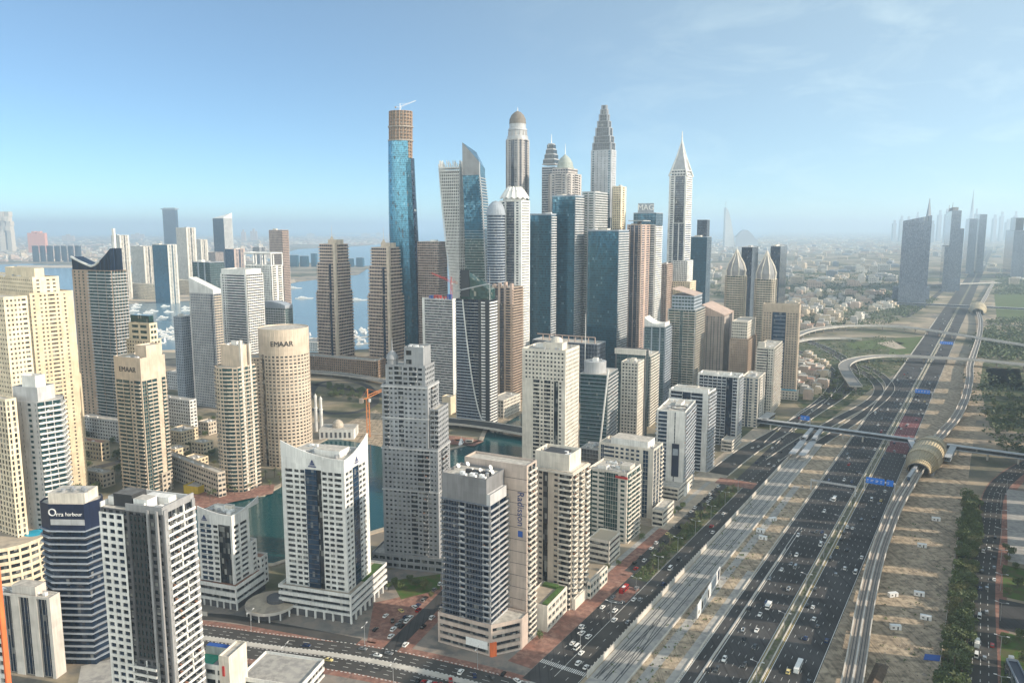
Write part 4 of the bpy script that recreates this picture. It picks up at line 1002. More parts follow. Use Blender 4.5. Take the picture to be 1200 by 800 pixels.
# ---- teal glass tower with a white sail edge
b, z = B('office_tower', 'teal glass tower with a slanting white edge beam and curved drum on top', 'tower', 712, 440, 545, 680, 724, 22, near=True)
W1, W2 = b.wl, b.wr
b.tier(b.rect(0, W1, 0, W2), 0, z, ['w.2 ~b4 w.2', '~g5', '~g5', 'G3'], SILV, G_TEAL, 3.6, rec=.3, bm=LGREY, parapet=.6, bd=.9)
nf = int(z / 3.6)
for q in range(nf): mb = MB().mat(BLUEG); mb.prism(b.rect(.6, W1, -.25, .28), z / nf * q, z / nf * q + .45, bottom=True); b.one('floor_band', mb)
mb = MB().mat(WHITE); A_, B_ = b.pt(W1 * .30, -1), b.pt(-1.0, -1); mb.bar((A_[0], A_[1], 0), (B_[0], B_[1], z + 6), .9, 8); b.one('edge_beam', mb)
c = b.pt(W1 * .62, W2 * .4); mb = MB().mat(SILV); mb.lathe(c, [(W1 * .40, z), (W1 * .40, z + 11), (W1 * .36, z + 11.2)], 28); b.one('drum', mb, smooth=False)
b.clutter(W1 * .3, W1 * .85, W2 * .2, W2 * .5, z + 11.2, 4, 1)
b.finish()
# ---- beige grid tower behind with dark glass
b, z = B('apartment_tower', 'off-white tower with regular window grid in front of a dark white-framed glass slab', 'tower', 748, 426, 524, 728, 755, 24, near=True)
W1, W2 = b.wl, b.wr
b.tier(b.rect(0, W1, 0, W2), 0, z, ['w.8 ~p3 w.8', '~p3', '~p3', 'w.8 ~p3.4 w.8'], OFFW, G_DARK, 3.5, wh=.5, pw=.6)
b.tier(b.rect(-1, W1 + 14, W2 + .2, W2 + 16), 0, z + 9, ['w3 ~g4', '~g4', '~g4', 'w2 ~g4'], DGREY, G_TEAL, 3.5, part='rear_wall')
box_part(b, 'roof_frame', -1.5, W1 + 14.5, W2 - .3, W2 + .6, z + 5, z + 11, OFFW); b.clutter(1, W1 - 2, 1, W2 - 3, z, 6, 1); b.finish()

# ---- street-side row along the tram line
def mid(name, label, cat, cx, yt, yb, xL, xR, h, Ls, Rs, wm, gm, fh=3.4, near=True, depth=None, group=None, n=8, big=1, dish=0, **k):
    b, z = B(name, label, cat, cx, yt, yb, xL, xR, h, depth, group, near)
    b.tier(b.rect(), 0, z, [Rs, Ls, Rs, Ls], wm, gm, fh, **k)
    b.clutter(2, max(4, b.wl - 2), 2, max(5, b.wr - 3), z, n, big, dish)
    return b, z
b, z = mid('office_block', 'white office block with green glass strip and red roof sign beside the beige balcony tower', 'office block', 735, 557, 637, 690, 751, 30, 'w1.2 g1.6 r4 w1 r4 g1.4 g9 w1 p5 w.8', 'w.6 b4.6 b4.6 b4.6 w.6', OFFW, G_GREEN, n=14, big=2, parapet=1.6)
b.block(b.rect(-.4, 9, -.5, -.05), z - 3, z - 1.2, RED, 'roof_sign'); b.finish()
b, z = mid('apartment_block', 'wide white block with rooftop boxes and dark glazed end bay by the red tent', 'apartment block', 766, 529, 608, 702, 777, 29, 'w1 g2 r3 r3 p3*5 w1.4 g3 w3', 'w.5 g3 w.6 g3 w.6 b3 w.4', OFFW, G_BLUE, n=16, big=3, parapet=1.8, wh=.55)
box_part(b, 'wing', 6, b.wl * .8, 3, b.wr - 3, z, z + 6, WHITE, ROOF); b.finish()
b, z = mid('apartment_tower', 'white round-ended tower carrying a tall dark advertising banner on its side', 'tower', 803, 484, 580, 770, 815, 23, 'w1 b8 w6 g1 w8', 'w.4 ~b4 w.4', WHITE, G_BLUE, n=8, big=1, bm=wall('pale_blue_grey', (.44, .47, .52)), parapet=1.4)
b.block(b.rect(4.2, 10.4, -.5, -.05), z * .22, z * .62, NAVY, 'banner'); b.block(b.rect(5, 9.6, -.62, -.52), z * .48, z * .56, BLUEG, 'banner_picture')
mb = MB().mat(DGREY); c = b.pt(7, 9)
for k in range(18):
    q = [(c[0] + 7 * math.cos(k * .349), c[1] + 7 * math.sin(k * .349), z + 2.4), (c[0] + 7 * math.cos((k + 1) * .349), c[1] + 7 * math.sin((k + 1) * .349), z + 2.4)]; mb.bar(q[0], q[1], .45, 6)
b.one('roof_ring', mb); b.block(b.rect(-3, b.wl + 2, -2, b.wr * .6), 0, 9, WHITE, 'podium', ROOF); b.finish()
b, z = mid('apartment_tower', 'white tower with blue glass middle bay directly behind the banner tower', 'tower', 830, 462, 553, 784, 839, 30, 'w1 b7 G5 b7 w3', 'w.4 ~b4 w.4', WHITE, G_NAVY, n=10, big=2, bm=wall('pale_blue_grey', (.44, .47, .52)), parapet=1.6); box_part(b, 'roof_wing', 1, b.wl * .9, 2, 7, z, z + 4, WHITE, ROOF); b.finish()
b, z = mid('apartment_tower', 'broad white slab with dark blue recessed centre and white frame top on the tram street', 'tower', 866, 443, 523, 818, 871, 28, 'w1.4 ~b5 G7 b5 w1.4', 'w.5 ~b4 w.5', WHITE, G_NAVY, n=10, big=3, bm=wall('pale_blue_grey', (.44, .47, .52)), parapet=2); b.finish()
b, z = mid('apartment_tower', 'narrow white tower with blue glass stripes, last of the white row on the tram street', 'tower', 889, 444, 501, 869, 897, 28, 'w1 p3 g2 p3 w1 p3', 'w.5 g2 p3 g2 w.5', OFFW, G_BLUE, n=6, big=1, parapet=1.6); b.finish()
b, z = mid('apartment_tower', 'beige tower with corner balconies in front of the big arched hotel', 'tower', 907, 409, 485, 887, 917, 27, 'w.6 ~r4 g2 p3 p3 w.6', 'w.4 ~b4.4 w.4', OFFW, G_DARK, n=5, big=0, parapet=1.4); box_part(b, 'plant_room', b.wl * .55, b.wl * .95, 2, 8, z, z + 7, OFFW, ROOF); b.finish()
b, z = B('hotel_tower', 'large beige hotel slab with a tall recessed blue glass arch', 'hotel', 937, 359, 466, 894, 940, 26, depth=20)
W1, W2 = b.wl, b.wr
b.tier(b.rect(0, W1, 0, W2), 0, z - 9, ['w1 ~p4 w1', '~p4', '~p4', 'w1 p3*3 w.6 G15 w.6 p3*4 w1'], TAN if 0 else wall('sandstone', (.44, .36, .28)), G_BLUE, 3.4, top=False, rec=1.2, wh=.45, pw=.55)
b.tier(b.rect(0, W1, 0, W2), z - 9, z, 'w1', wall('sandstone', (.44, .36, .28)), G_BLUE, 4, parapet=1.6)
for q in range(22): mb = MB().mat(BLUEG); mb.prism(b.rect(W1 * .36, W1 * .68, .6, 1.1), (z - 9) * q / 22, (z - 9) * q / 22 + .5, bottom=True); b.one('floor_band', mb)
b.tier(b.rect(-5, W1 * .4, -16, -2), 0, 11, '~p4', OFFW, G_DARK, 4, part='podium'); b.block(b.rect(-3, W1 * .35, -15, -6), 12.3, 12.5, POOL, 'pool'); b.finish()
# low buildings of the street
for cx, yt, yb, xL, xR, lab, rf in [(714, 636, 662, 690, 727, 'small two-storey pavilion with flat sandy roof beside the beige balcony tower', BEACH), (777, 600, 618, 764, 790, 'low white annexe at the foot of the white apartment block', ROOF), (795, 573, 588, 760, 812, 'white podium annexe at the foot of the banner tower', ROOF), (858, 518, 530, 845, 868, 'small kiosk building below the broad white slab', ROOF)]:
    b, z = B('low_building', lab, 'building', cx, yt, yb, xL, xR, 29); b.tier(b.rect(), 0, z, 'w.6 ~r5 w.6', OFFW, G_DARK, 4, roof=rf); b.finish()
b, z = mid('low_building', 'long low grey block with tall windows between the beige tower and the white blocks', 'building', 702, 528, 560, 680, 712, 27, '~g3 w1', '~g3 w1', LGREY, G_GREY, 4, n=8); b.finish()

# ---- white ministry-like block at the lower left edge
b, z = B('civic_building', 'low white block with tall dark window strips and a sunlit end wall, left edge', 'building', 58, 703, 795, -20, 78, 12, near=True)
W1, W2 = b.wl, b.wr; T_ = wall('bright_stone', (.60, .56, .52))
b.tier(b.rect(0, W1, 0, W2 * .6), 0, z, ['w1', '~p4', '~p4', 'w2.4 g6.5 w3 g5 w5 g6 w5 g6 w2'], T_, G_NAVY, z, rec=1.2, parapet=1.2)
b.clutter(4, W1 - 4, 3, W2 * .5, z, 9, 2); b.block(b.rect(W1 * .25, W1 * .6, 2, 9), z, z + 5, T_, 'plant_room', ROOF); b.finish()
b, z = B('apartment_tower', 'white tower with a bright orange edge cut by the left border', 'tower', -5, 668, 1000, -40, 6, 16, depth=1.6); b.tier(b.rect(), 0, z, ['w1', 'w1', 'w1', 'w.8 ~p3.4'], WHITE, G_DARK, 3.4); b.block(b.rect(-.25, .5, -.25, b.wr), 0, z + 2, ORANGE, 'edge_panel'); b.finish()
# ---- sports roof by the crossroads
b, z = B('low_building', 'white-framed low building with green and blue sports courts on its roof', 'building', 268, 778, 830, 224, 288, 14)
W1, W2 = b.wl, b.wr
b.tier(b.rect(0, W1, 0, W2), 0, z - 3, ['w1 ~P6 w1', 'w1', 'w1', 'w1 ~P7 w1'], WHITE, G_DARK, 4.5, parapet=1.6, roof=CPAV)
b.block(b.rect(W1 * .52, W1 - 1, 1, W2 * .7), z - 3, z - 2.7, COURTG, 'sports_court'); b.block(b.rect(W1 * .35, W1 - 1, W2 * .72, W2 - 1), z - 3, z + 1.5, WHITE, 'raised_terrace', COURTB)
b.tier(b.rect(-.5, 5, -.5, W2), 0, z + 3, ['w1', 'w1', 'w1', 'w1'], OFFW, G_DARK, 4, part='end_block'); mb = MB().mat(RED); mb.prism(b.rect(2, 3.2, -.9, -.52), z - 6, z - 1); b.one('sign', mb); b.finish()
b, z = B('low_building', 'low flat-roofed parking building with a rounded white wall in front of the crossroads', 'building', 352, 806, 824, 280, 380, 14); b.tier(b.rect(), 0, z, '~r5', WHITE, G_DARK, 4, roof=CPAV, parapet=1.4); b.finish()

# ================================================================== middle distance, left to right
def simple(name, label, cat, cx, yt, yb, xL, xR, h, Ls, Rs, wm, gm, fin=True, **k):
    k.setdefault('near', False); k.setdefault('n', 5)
    b, z = mid(name, label, cat, cx, yt, yb, xL, xR, h, Ls, Rs, wm, gm, **k)
    if fin: b.finish()
    return b, z
def mast(b, p, z0, z1, r=.5, m=None, name='mast'):
    mb = MB().mat(m or PMET); mb.bar((p[0], p[1], z0), (p[0], p[1], z1), r, 6, r * .3); b.one(name, mb)
# --- cream residential towers on the left edge
b, z = B('apartment_tower', 'broad sunlit yellow-cream apartment tower with stepped roof on the left edge', 'tower', 33, 327, 588, -40, 84, 34, near=True)
W1, W2 = b.wl, b.wr; z2 = b.zat(345)
b.tier(b.rect(0, W1, 0, W2), 0, z2, ['w1 p3 w2 p3*2 P6 p3 w2 p3 w5', '~p3.4', '~p3.4', 'w1 ~p3.2'], YELL, G_DARK, 3.4, wh=.4, pw=.5, sill=.3)
b.tier(b.rect(2, W1 - 3, 4, W2 * .72), z2, z, ['w1 p3 w2 p3*2 w1', 'w1', 'w1', '~p3.4'], CREAM, G_DARK, 3.4, wh=.4, pw=.5)
b.tier(b.rect(6, W1 * .5, 8, W2 * .45), z, z + 7, ['w1'], CREAM, G_DARK, 3.4); b.clutter(4, W1 * .5, 3, W2 * .6, z, 6, 0); b.finish()
b, z = B('apartment_tower', 'pale cream apartment tower with arched-top wing at the extreme left edge', 'tower', 4, 350, 640, -60, 32, 30, near=True); b.tier(b.rect(), 0, z, ['w1 p3*4 P4 w1', '~p3', '~p3', '~p3.4'], CREAM, G_DARK, 3.4, wh=.42, pw=.5); b.finish()
b, z = B('apartment_tower', 'slim cream tower front strip with tall dark slots beside the curved podium', 'tower', 6, 470, 700, -30, 19, 30, near=True); b.tier(b.rect(), 0, z, ['w.6 p2.4 w1 v3 w1', '~p3', '~p3', '~p3.4'], CREAM, G_DARK, 3.4, wh=.7, sill=.15); b.finish()
b, z = B('podium_building', 'curved cream podium with rooftop pool beneath the cream towers at left', 'building', 10, 640, 712, -60, 40, 14)
c = b.pt(14, 12); b.tier(circle(c, 24, 26), 0, z, '~P5', CREAM, G_DARK, 4.5, roof=PAVE, parapet=1.3); b.block(circle((c[0] + 14, c[1] + 6), 6, 14), z + .05, z + .3, POOL, 'pool'); b.finish()
b, z = B('apartment_building', 'sunlit ochre block with one tall recessed slot behind the white chevron tower', 'building', 84, 440, 520, 78, 95, 36); b.tier(b.rect(), 0, z, ['w3 G4 w3', 'w1', 'w1', 'w1'], YELL, wall('ochre_recess', (.5, .3, .12)), 30, rec=1.5); b.finish()
b, z = B('apartment_tower', 'white-blue tower with a chevron glass balcony face and grey side wall at left', 'tower', 42, 457, 690, 8, 74, 14, near=True)
W1, W2 = b.wl, b.wr
b.tier(ccw([b.pt(0, 0), b.pt(-6, W2 * .55), b.pt(0, W2), b.pt(W1, W2), b.pt(W1, 0)]), 0, z - 8, ['~B4.5', '~B4.5', 'w1', 'w1', 'w6 n2 w3 n2 w5 P4 w3 n2 w1'], LGREY, G_TEAL, 3.4, bm=WHITE, parapet=.4, bd=.8)
b.tier(b.rect(1, W1 - 2, 2, W2 - 6), z - 8, z, 'w1', LGREY, G_DARK, 4); b.tier(b.rect(3, W1 * .6, 3, W2 * .5), z, z + 7, 'w1', WHITE, G_DARK, 4); b.finish()

b, z = B('apartment_tower', 'dark teal balcony tower with a swooping glass crown and white fin at left', 'tower', 130, 318, 512, 84, 148, 24, near=True)
W1, W2 = b.wl, b.wr
b.tier(b.rect(0, W1, 0, W2), 0, z, ['w.6 ~b4 w.4', '~p4', '~p4', 'w.4 n3 n3 n3 w2 b6 b6 b4.4'], TAN, G_TEAL, 3.5, bm=SILV, bd=1.5, parapet=.8)
z9 = b.zat(290); N_ = 10       # curved crown: low at the middle, rising to the right
mb = MB().mat(G_NAVY); top = []
for i in range(N_ + 1):
    q = i / N_; top.append((W1 * q, z + 5 + (z9 - z - 6) * max(0, 1 - 2.2 * q) ** 1.2 + 22 * max(0, q - .5) ** 1.2))
for (u0, h0), (u1, h1) in zip(top, top[1:]):
    A_, B_, C_, D_ = b.pt(u0, 1), b.pt(u1, 1), b.pt(u1, W2 * .8), b.pt(u0, W2 * .8)
    mb.face([(B_[0], B_[1], z), (A_[0], A_[1], z), (A_[0], A_[1], h0), (B_[0], B_[1], h1)]); mb.face([(A_[0], A_[1], h0), (D_[0], D_[1], h0), (C_[0], C_[1], h1), (B_[0], B_[1], h1)])
    mb.face([(C_[0], C_[1], h1), (D_[0], D_[1], h0), (D_[0], D_[1], z), (C_[0], C_[1], z)])
A_, D_ = b.pt(0, 1), b.pt(0, W2 * .8); mb.face([(A_[0], A_[1], z), (D_[0], D_[1], z), (D_[0], D_[1], top[0][1]), (A_[0], A_[1], top[0][1])]); b.one('crown', mb)
mb = MB().mat(WHITE)
for (u0, h0), (u1, h1) in zip(top[3:], top[4:]): mb.bar((*b.pt(u0, .6), h0), (*b.pt(u1, .6), h1), 1.3, 6)
b.one('crown_edge', mb); mb = MB().mat(WHITE); mb.prism(b.rect(1, 4, W2 * .4, W2 * .5), z, z9 + 20); b.one('fin', mb)
b.tier(b.rect(-5, W1 + 4, -3, W2 + 6), 0, 9, '~P5', OFFW, G_DARK, 4.5, part='podium'); b.finish()
# --- pale towers with raised company letters
STN = wall('pale_sandstone', (.60, .50, .40))
b, z = B('apartment_tower', 'stone apartment tower with a lettered sign box, left one of the two lettered towers', 'tower', 164, 422, 582, 133, 193, 24, near=True)
W1, W2 = b.wl, b.wr; zs = b.zat(447)
b.tier(b.rect(0, W1, 0, W2), 0, zs, ['w.6 g4 b5 b5 w4 b4 w.5', '~p4', '~p4', 'w.4 b4.2 b4.2 p2.4 b4.2 w.6'], STN, G_TEAL, 3.4, bm=PALEB, bd=1.3, top=False, parapet=0)
b.tier(b.rect(0, W1, 0, W2), zs, z, 'w1', STN, G_DARK, 4, parapet=1.5); b.tier(b.rect(1, W1 * .45, W2 * .3, W2 - 2), z, z + 10, 'w1', STN, G_DARK, 4); frame_sign(b, W1 * .5, 0, (zs + z) / 2, 'EMAAR', 6.2, LETTER)
b.clutter(2, W1 - 2, 2, W2 * .3, z, 4, 0); b.finish()
b, z = B('apartment_tower', 'cream tower with green glass pediment top behind the left lettered tower', 'tower', 176, 400, 545, 148, 189, 24)
b.tier(b.rect(), 0, z, ['w1 ~p3.4 w1', '~p3', '~p3', '~p3.4'], CREAM, G_DARK, 3.4); b.tier(b.rect(2, b.wl - 2, 2, b.wr - 2), z, z + 16, ['w1 P4 P4 w1'], CREAM, G_GREEN, 6); b.block(b.rect(4, b.wl - 3, 4, b.wr - 4), z + 17.2, z + 24, G_GREEN, 'lantern'); b.finish()
b, z = B('apartment_tower', 'stone tower with rounded balcony bay and a tall fin, between the two lettered towers', 'tower', 276, 408, 578, 250, 298, 26, near=True)
W1, W2 = b.wl, b.wr; zs = b.zat(432)
c = b.pt(W1 * .55, 10); r_ = W1 * .52
poly = ccw([b.pt(0, 1), b.pt(0, W2), b.pt(W1, W2), b.pt(W1 + 1, 8)] + [(c[0] + r_ * 1.15 * math.cos(a), c[1] + r_ * 1.1 * math.sin(a)) for a in [R_(x) for x in range(205, 300, 16)]])
b.tier(poly, 0, zs, ['~b4', '~p4', '~p4', '~b3.6'], STN, G_TEAL, 3.4, bm=PALEB, bd=1.0, parapet=1); b.tier(b.rect(2, W1 - 2, 6, W2 - 3), zs, z, 'w1', STN, G_DARK, 4); b.block(b.rect(-.6, 1.4, 5, 7.5), 0, z + 6, OFFW, 'fin'); b.block(b.rect(-.6, 1.0, 15, 17), 0, z + 2, OFFW, 'fin'); b.clutter(3, W1 - 3, 8, W2 - 4, z, 4, 1); b.finish()
b, z = B('apartment_tower', 'round cream tower with raised letters on its curved crown, right one of the lettered pair', 'tower', 330, 392, 548, 300, 360, 20, near=True)
f_ = b.C[1] * cP - (z - H) * sP; r_ = 29.5 * f_ / F; cx_ = x_at(330.5, b.C[1] + r_ * .8, z); c = (cx_, b.C[1] + r_)
zs = z_at(c[1], 412); zt_ = z_at(c[1], 384)
cyl = circle(c, r_, 36, R_(5))
specs = ['~p3.2'] * 36; specs[22] = 'G3'; 
b.tier(cyl, 0, zs, specs, STN, G_DARK, 3.4, wh=.46, pw=.62, parapet=0, top=False); b.tier(cyl, zs, zt_, 'w1', STN, G_DARK, 4, parapet=1)
for i_, ch in enumerate('EMAAR'):
    a_ = R_(259 + i_ * 10.8); p_ = (c[0] + (r_ + .3) * math.cos(a_), c[1] + (r_ + .3) * math.sin(a_)); text_part('sign_letter', ch, 7.0, LETTER, (p_[0], p_[1], (zs + zt_) / 2 - 1), (-math.sin(a_), math.cos(a_)), (0, 0, 1), b.root, b.loc)
wing = [(c[0] - r_ * 1.75, c[1] - 3), (c[0] - r_ * .6, c[1] - 6), (c[0] - r_ * .6, c[1] + 14), (c[0] - r_ * 1.6, c[1] + 18)]
b.tier(ccw(wing), 0, zs - 6, ['~p3.2'], STN, G_DARK, 3.4, wh=.46, part='wing_wall'); b.finish()

# --- towers between the letters and the harbour
simple('apartment_tower', 'slim blue-grey tower with pitched glass top left of the slanted-roof tower', 'tower', 212, 372, 474, 203, 228, 26, 'w.5 ~p3 w.5', '~p3 w.5', BLUEG, G_BLUE)
b, z = simple('apartment_tower', 'grey-beige tower with a slanted white roof wedge near the blue-grey slim tower', 'tower', 250, 345, 478, 222, 259, 26, 'w1 ~p3 g2 p3', 'w.5 ~b4', LGREY, G_BLUE, fin=False, bm=PALEB, n=0, big=0)
W1, W2 = b.wl, b.wr; zz = b.zat(326); mb = MB().mat(WHITE)
A_, B_, C_, D_ = b.pt(0, 0), b.pt(0, W2), b.pt(W1, W2), b.pt(W1, 0); lo = z + 1
for q4 in ([(*D_, lo), (*A_, lo), (*A_, lo + 5), (*D_, zz)], [(*A_, lo), (*B_, lo), (*B_, lo + 5), (*A_, lo + 5)], [(*B_, lo), (*C_, lo), (*C_, zz), (*B_, lo + 5)], [(*C_, lo), (*D_, lo), (*D_, zz), (*C_, zz)], [(*D_, zz), (*A_, lo + 5), (*B_, lo + 5), (*C_, zz)]): mb.face(q4)
b.one('roof_wedge', mb); b.finish()
simple('office_tower', 'teal glass tower with a flat overhanging roof behind the slanted-roof tower', 'tower', 246, 308, 452, 225, 263, 26, 'g4 w1 g4 w1 g4', '~g4', BLUEG, G_TEAL, roof=PALEB)
b, z = simple('apartment_tower', 'white tower with bold dark horizontal window bars and a chamfered right shoulder', 'tower', 288, 322, 468, 258, 308, 26, 'w1 p2 p2 r5*3 w1.4', 'w.6 ~b4 w.6', WHITE, G_NAVY, fin=False, bm=WHITE); b.tier(b.rect(1, b.wl - 1, 1, b.wr - 2), z, z + 6, 'w1', WHITE, G_DARK, 4); b.finish()
b, z = simple('apartment_tower', 'white tower with an open frame roof, sunlit, behind the dark-barred white tower', 'tower', 318, 312, 448, 287, 331, 26, 'w1 ~p3 w2 p3', 'w1 b4 w2 b4 w1', WHITE, G_DARK, fin=False, n=0, big=0)
W1, W2 = b.wl, b.wr; mb = MB().mat(WHITE)
zz = b.zat(297)
for a in (0, W1 * .33, W1 * .66, W1): 
    for d in (0, W2): p = b.pt(a, d); mb.bar((*p, z), (*p, zz), 1.0, 4)
for p, q in ((b.pt(0, 0), b.pt(W1, 0)), (b.pt(0, 0), b.pt(0, W2)), (b.pt(0, W2), b.pt(W1, W2)), (b.pt(W1, 0), b.pt(W1, W2))): mb.bar((*p, zz), (*q, zz), 1.3, 4)
b.one('roof_frame', mb); b.finish()
b, z = simple('apartment_tower', 'grey tower with a curved metal roof in front of the harbour', 'tower', 334, 362, 458, 308, 343, 22, 'w.6 ~b4', '~g4', LGREY, G_TEAL, fin=False, bm=LGREY, n=0, big=0)
W1, W2 = b.wl, b.wr; rows = [[(*b.pt(W1 * i / 8, d), z + .8 + 9 * math.sin(math.pi * (.15 + .5 * i / 8))) for i in range(9)] for d in (0, W2)]; mb = MB().mat(BLUEG)
for i in range(8):
    a0, a1, b0_, b1_ = rows[0][i], rows[0][i + 1], rows[1][i], rows[1][i + 1]; dn = lambda p: (p[0], p[1], z)
    mb.face([a0, b0_, b1_, a1]); mb.face([dn(a1), dn(a0), a0, a1]); mb.face([dn(b0_), dn(b1_), b1_, b0_])
mb.face([dn(rows[0][0]), dn(rows[1][0]), rows[1][0], rows[0][0]]); b.one('vaulted_roof', mb); b.finish()
simple('apartment_tower', 'pinkish unfinished tower standing by the harbour beach', 'tower', 330, 270, 380, 315, 338, 24, '~p4', '~b4 w.4', PINK, G_GREY, fh=4)

# --- twin brown stepped towers
def twin(label, cx, yt, yb, xL, xR, spire):
    b, z = B('apartment_tower', label, 'tower', cx, yt, yb, xL, xR, 27, near=False, group=None)
    W1, W2 = b.wl, b.wr; z1 = b.zat(yt + 55); z2 = b.zat(yt + 22)
    Bn = wall('rose_stone', (.62, .48, .39)); kw = dict(rail=1.9, bd=1.6)
    b.tier(chamfer(b.rect(0, W1, 0, W2), 6, (1, 2, 3)), 0, z1, ['w3 ~b4', '~b4', '~b4', '~b4', '~b4', '~b4', '~b3 G6 b3 w4.5'], Bn, G_NAVY, 5.2, bm=Bn, parapet=1, **kw)
    b.tier(chamfer(b.rect(1, W1 - 2, 2, W2 - 3), 6, (1, 2, 3)), z1, z2, ['w3 ~b4', '~b4', '~b4', '~b4', '~b4', '~b4', '~b3 G6 b3 w4.5'], Bn, G_NAVY, 5.2, bm=Bn, **kw)
    b.tier(chamfer(b.rect(2, W1 - 6, 5, W2 - 7), 4, (1, 2, 3)), z2, z, ['w4 ~b4', '~b4', '~b4', '~b4', '~b4', '~b4', '~b4 w4.5'], Bn, G_NAVY, 5.2, bm=Bn, **kw)
    b.block(b.rect(-1.2, 3.4, -1.2, 3), 0, z + 3, STN, 'corner_pier'); b.block(b.rect(1, W1 * .4, 6, W2 * .5), z, z + 8, STN, 'plant_room')
    p = b.pt(W1 * .5, W2 * .45); mb = MB().mat(STN); mb.lathe(p, [(5, z), (3.4, z + 8), (1, z + 13)], 8); b.one('roof_cap', mb); mast(b, p, z + 12, b.zat(spire), .6)
    b.tier(b.rect(-8, W1 + 6, -6, W2 + 8), 0, 11, '~P6', BROWN, G_DARK, 5, part='podium'); b.finish()
twin('left one of the twin rose-brown stepped towers with thin spires by the harbour', 392, 287, 436, 366, 414, 264)
twin('right one of the twin rose-brown stepped towers with thin spires by the harbour', 455, 291, 440, 427, 474, 266)

# --- blue curved tower under construction
y_ = at(0, 428)[1]
def ring_px(cx, hw, py, y, n=28, sq=.8):
    z = z_at(y, py); f = y * cP - (z - H) * sP; x = (cx - 600) / F * f; r = hw / F * f
    return [(x + r * math.cos(2 * math.pi * i / n), y + r * sq * math.sin(2 * math.pi * i / n), z) for i in range(n)]
prof = [(479, 14.5, 428), (478, 16, 390), (476.5, 17, 350), (474.5, 17.3, 310), (473, 17, 270), (471.5, 16.2, 230), (470.3, 15.3, 186)]
z0_ = prof[0]; R0 = ring_px(*z0_, y_); ctr = (sum(p[0] for p in R0) / 28, y_)
root = empty('skyscraper', (ctr[0], ctr[1], 0), 'tallest slender sky-blue curved glass tower with unfinished brown concrete top and crane', 'skyscraper'); off = (ctr[0], ctr[1], 0)
mb = MB().mat(G_SKY); mb.loft([ring_px(a, hw, py, y_) for a, hw, py in prof]); mb.build('glazing', root, off)
mb = MB().mat(G_SKY); R1 = [ring_px(470.3, 15.3, 186, y_), ring_px(469.8, 14.9, 166, y_)]
for i in range(11, 24): mb.face([R1[0][i], R1[0][i + 1], R1[1][i + 1], R1[1][i]], [(i * 3, 0), (i * 3 + 3, 0), (i * 3 + 3, 30), (i * 3, 30)])
mb.build('glazing_edge', root, off)
slot = MB().mat(G_NAVY)
rs = [ring_px(a, hw * 1.012, py, y_) for a, hw, py in prof]
for r0, r1 in zip(rs, rs[1:]):
    for i in (25, 26): j = (i + 1) % 28; slot.face([r0[i], r0[j], r1[j], r1[i]], [(i, r0[i][2]), (i + 1, r0[i][2]), (i + 1, r1[i][2]), (i, r1[i][2])])
slot.build('dark_glazing_strip', root, off)
zc0, zc1 = z_at(y_, 200), z_at(y_, 131)
core = [ring_px(469.5, 11.5, py, y_, 20) for py in (202, 131)]
mb = MB().mat(CONC); mb.loft(core); mb.build('concrete_core', root, off)
nfl = 18
for q in range(nfl + 1):
    py = 200 - (200 - 131) * q / nfl; rr_ = ring_px(469.5, 13.8 if q > 3 else 14.6, py, y_, 20); mb = MB().mat(BROWN); zz = rr_[0][2]
    mb.prism([(p[0], p[1]) for p in rr_], zz - .45, zz + .45, bottom=True); mb.build('floor_slab', root, off)
A_ = ring_px(469.5, 13.4, 200, y_, 20); B_ = ring_px(469.5, 13.4, 131, y_, 20)
for i in range(20): mb = MB().mat(BROWN); mb.bar(A_[i], B_[i], .8, 4); mb.build('column', root, off)
for pz in (149, 165): mb = MB().mat(CONC); rr_ = ring_px(469.5, 15, pz, y_, 20); mb.prism([(p[0], p[1]) for p in rr_], rr_[0][2] - 1, rr_[0][2] + 1, bottom=True); mb.build('protection_screen', root, off)
rb = random.Random(5)
for k in range(34):      # missing panes and hoist openings
    q = rb.random(); k0 = rb.choice([16, 17, 18, 19, 20, 21, 22, 23]); i = int(q * 5.99); r0, r1 = rs[i], rs[i + 1]; v = rb.random()
    L = lambda a, b_, t: tuple(a[m_] + (b_[m_] - a[m_]) * t for m_ in range(3)); e0, e1 = L(r0[k0], r1[k0], v), L(r0[k0 + 1], r1[k0 + 1], v); e2 = L(e0, e1, .35)
    mb = MB().mat(DGREY); mb.face([e0, e2, (e2[0], e2[1], e2[2] + 5), (e0[0], e0[1], e0[2] + 5)]); mb.build('facade_gap', root, off)
mb = MB().mat(OFFW); rr_ = ring_px(479, 14.8, 428, y_); mb.prism([(p[0], p[1]) for p in rr_], 0, z_at(y_, 386)); mb.build('base_cladding', root, off)
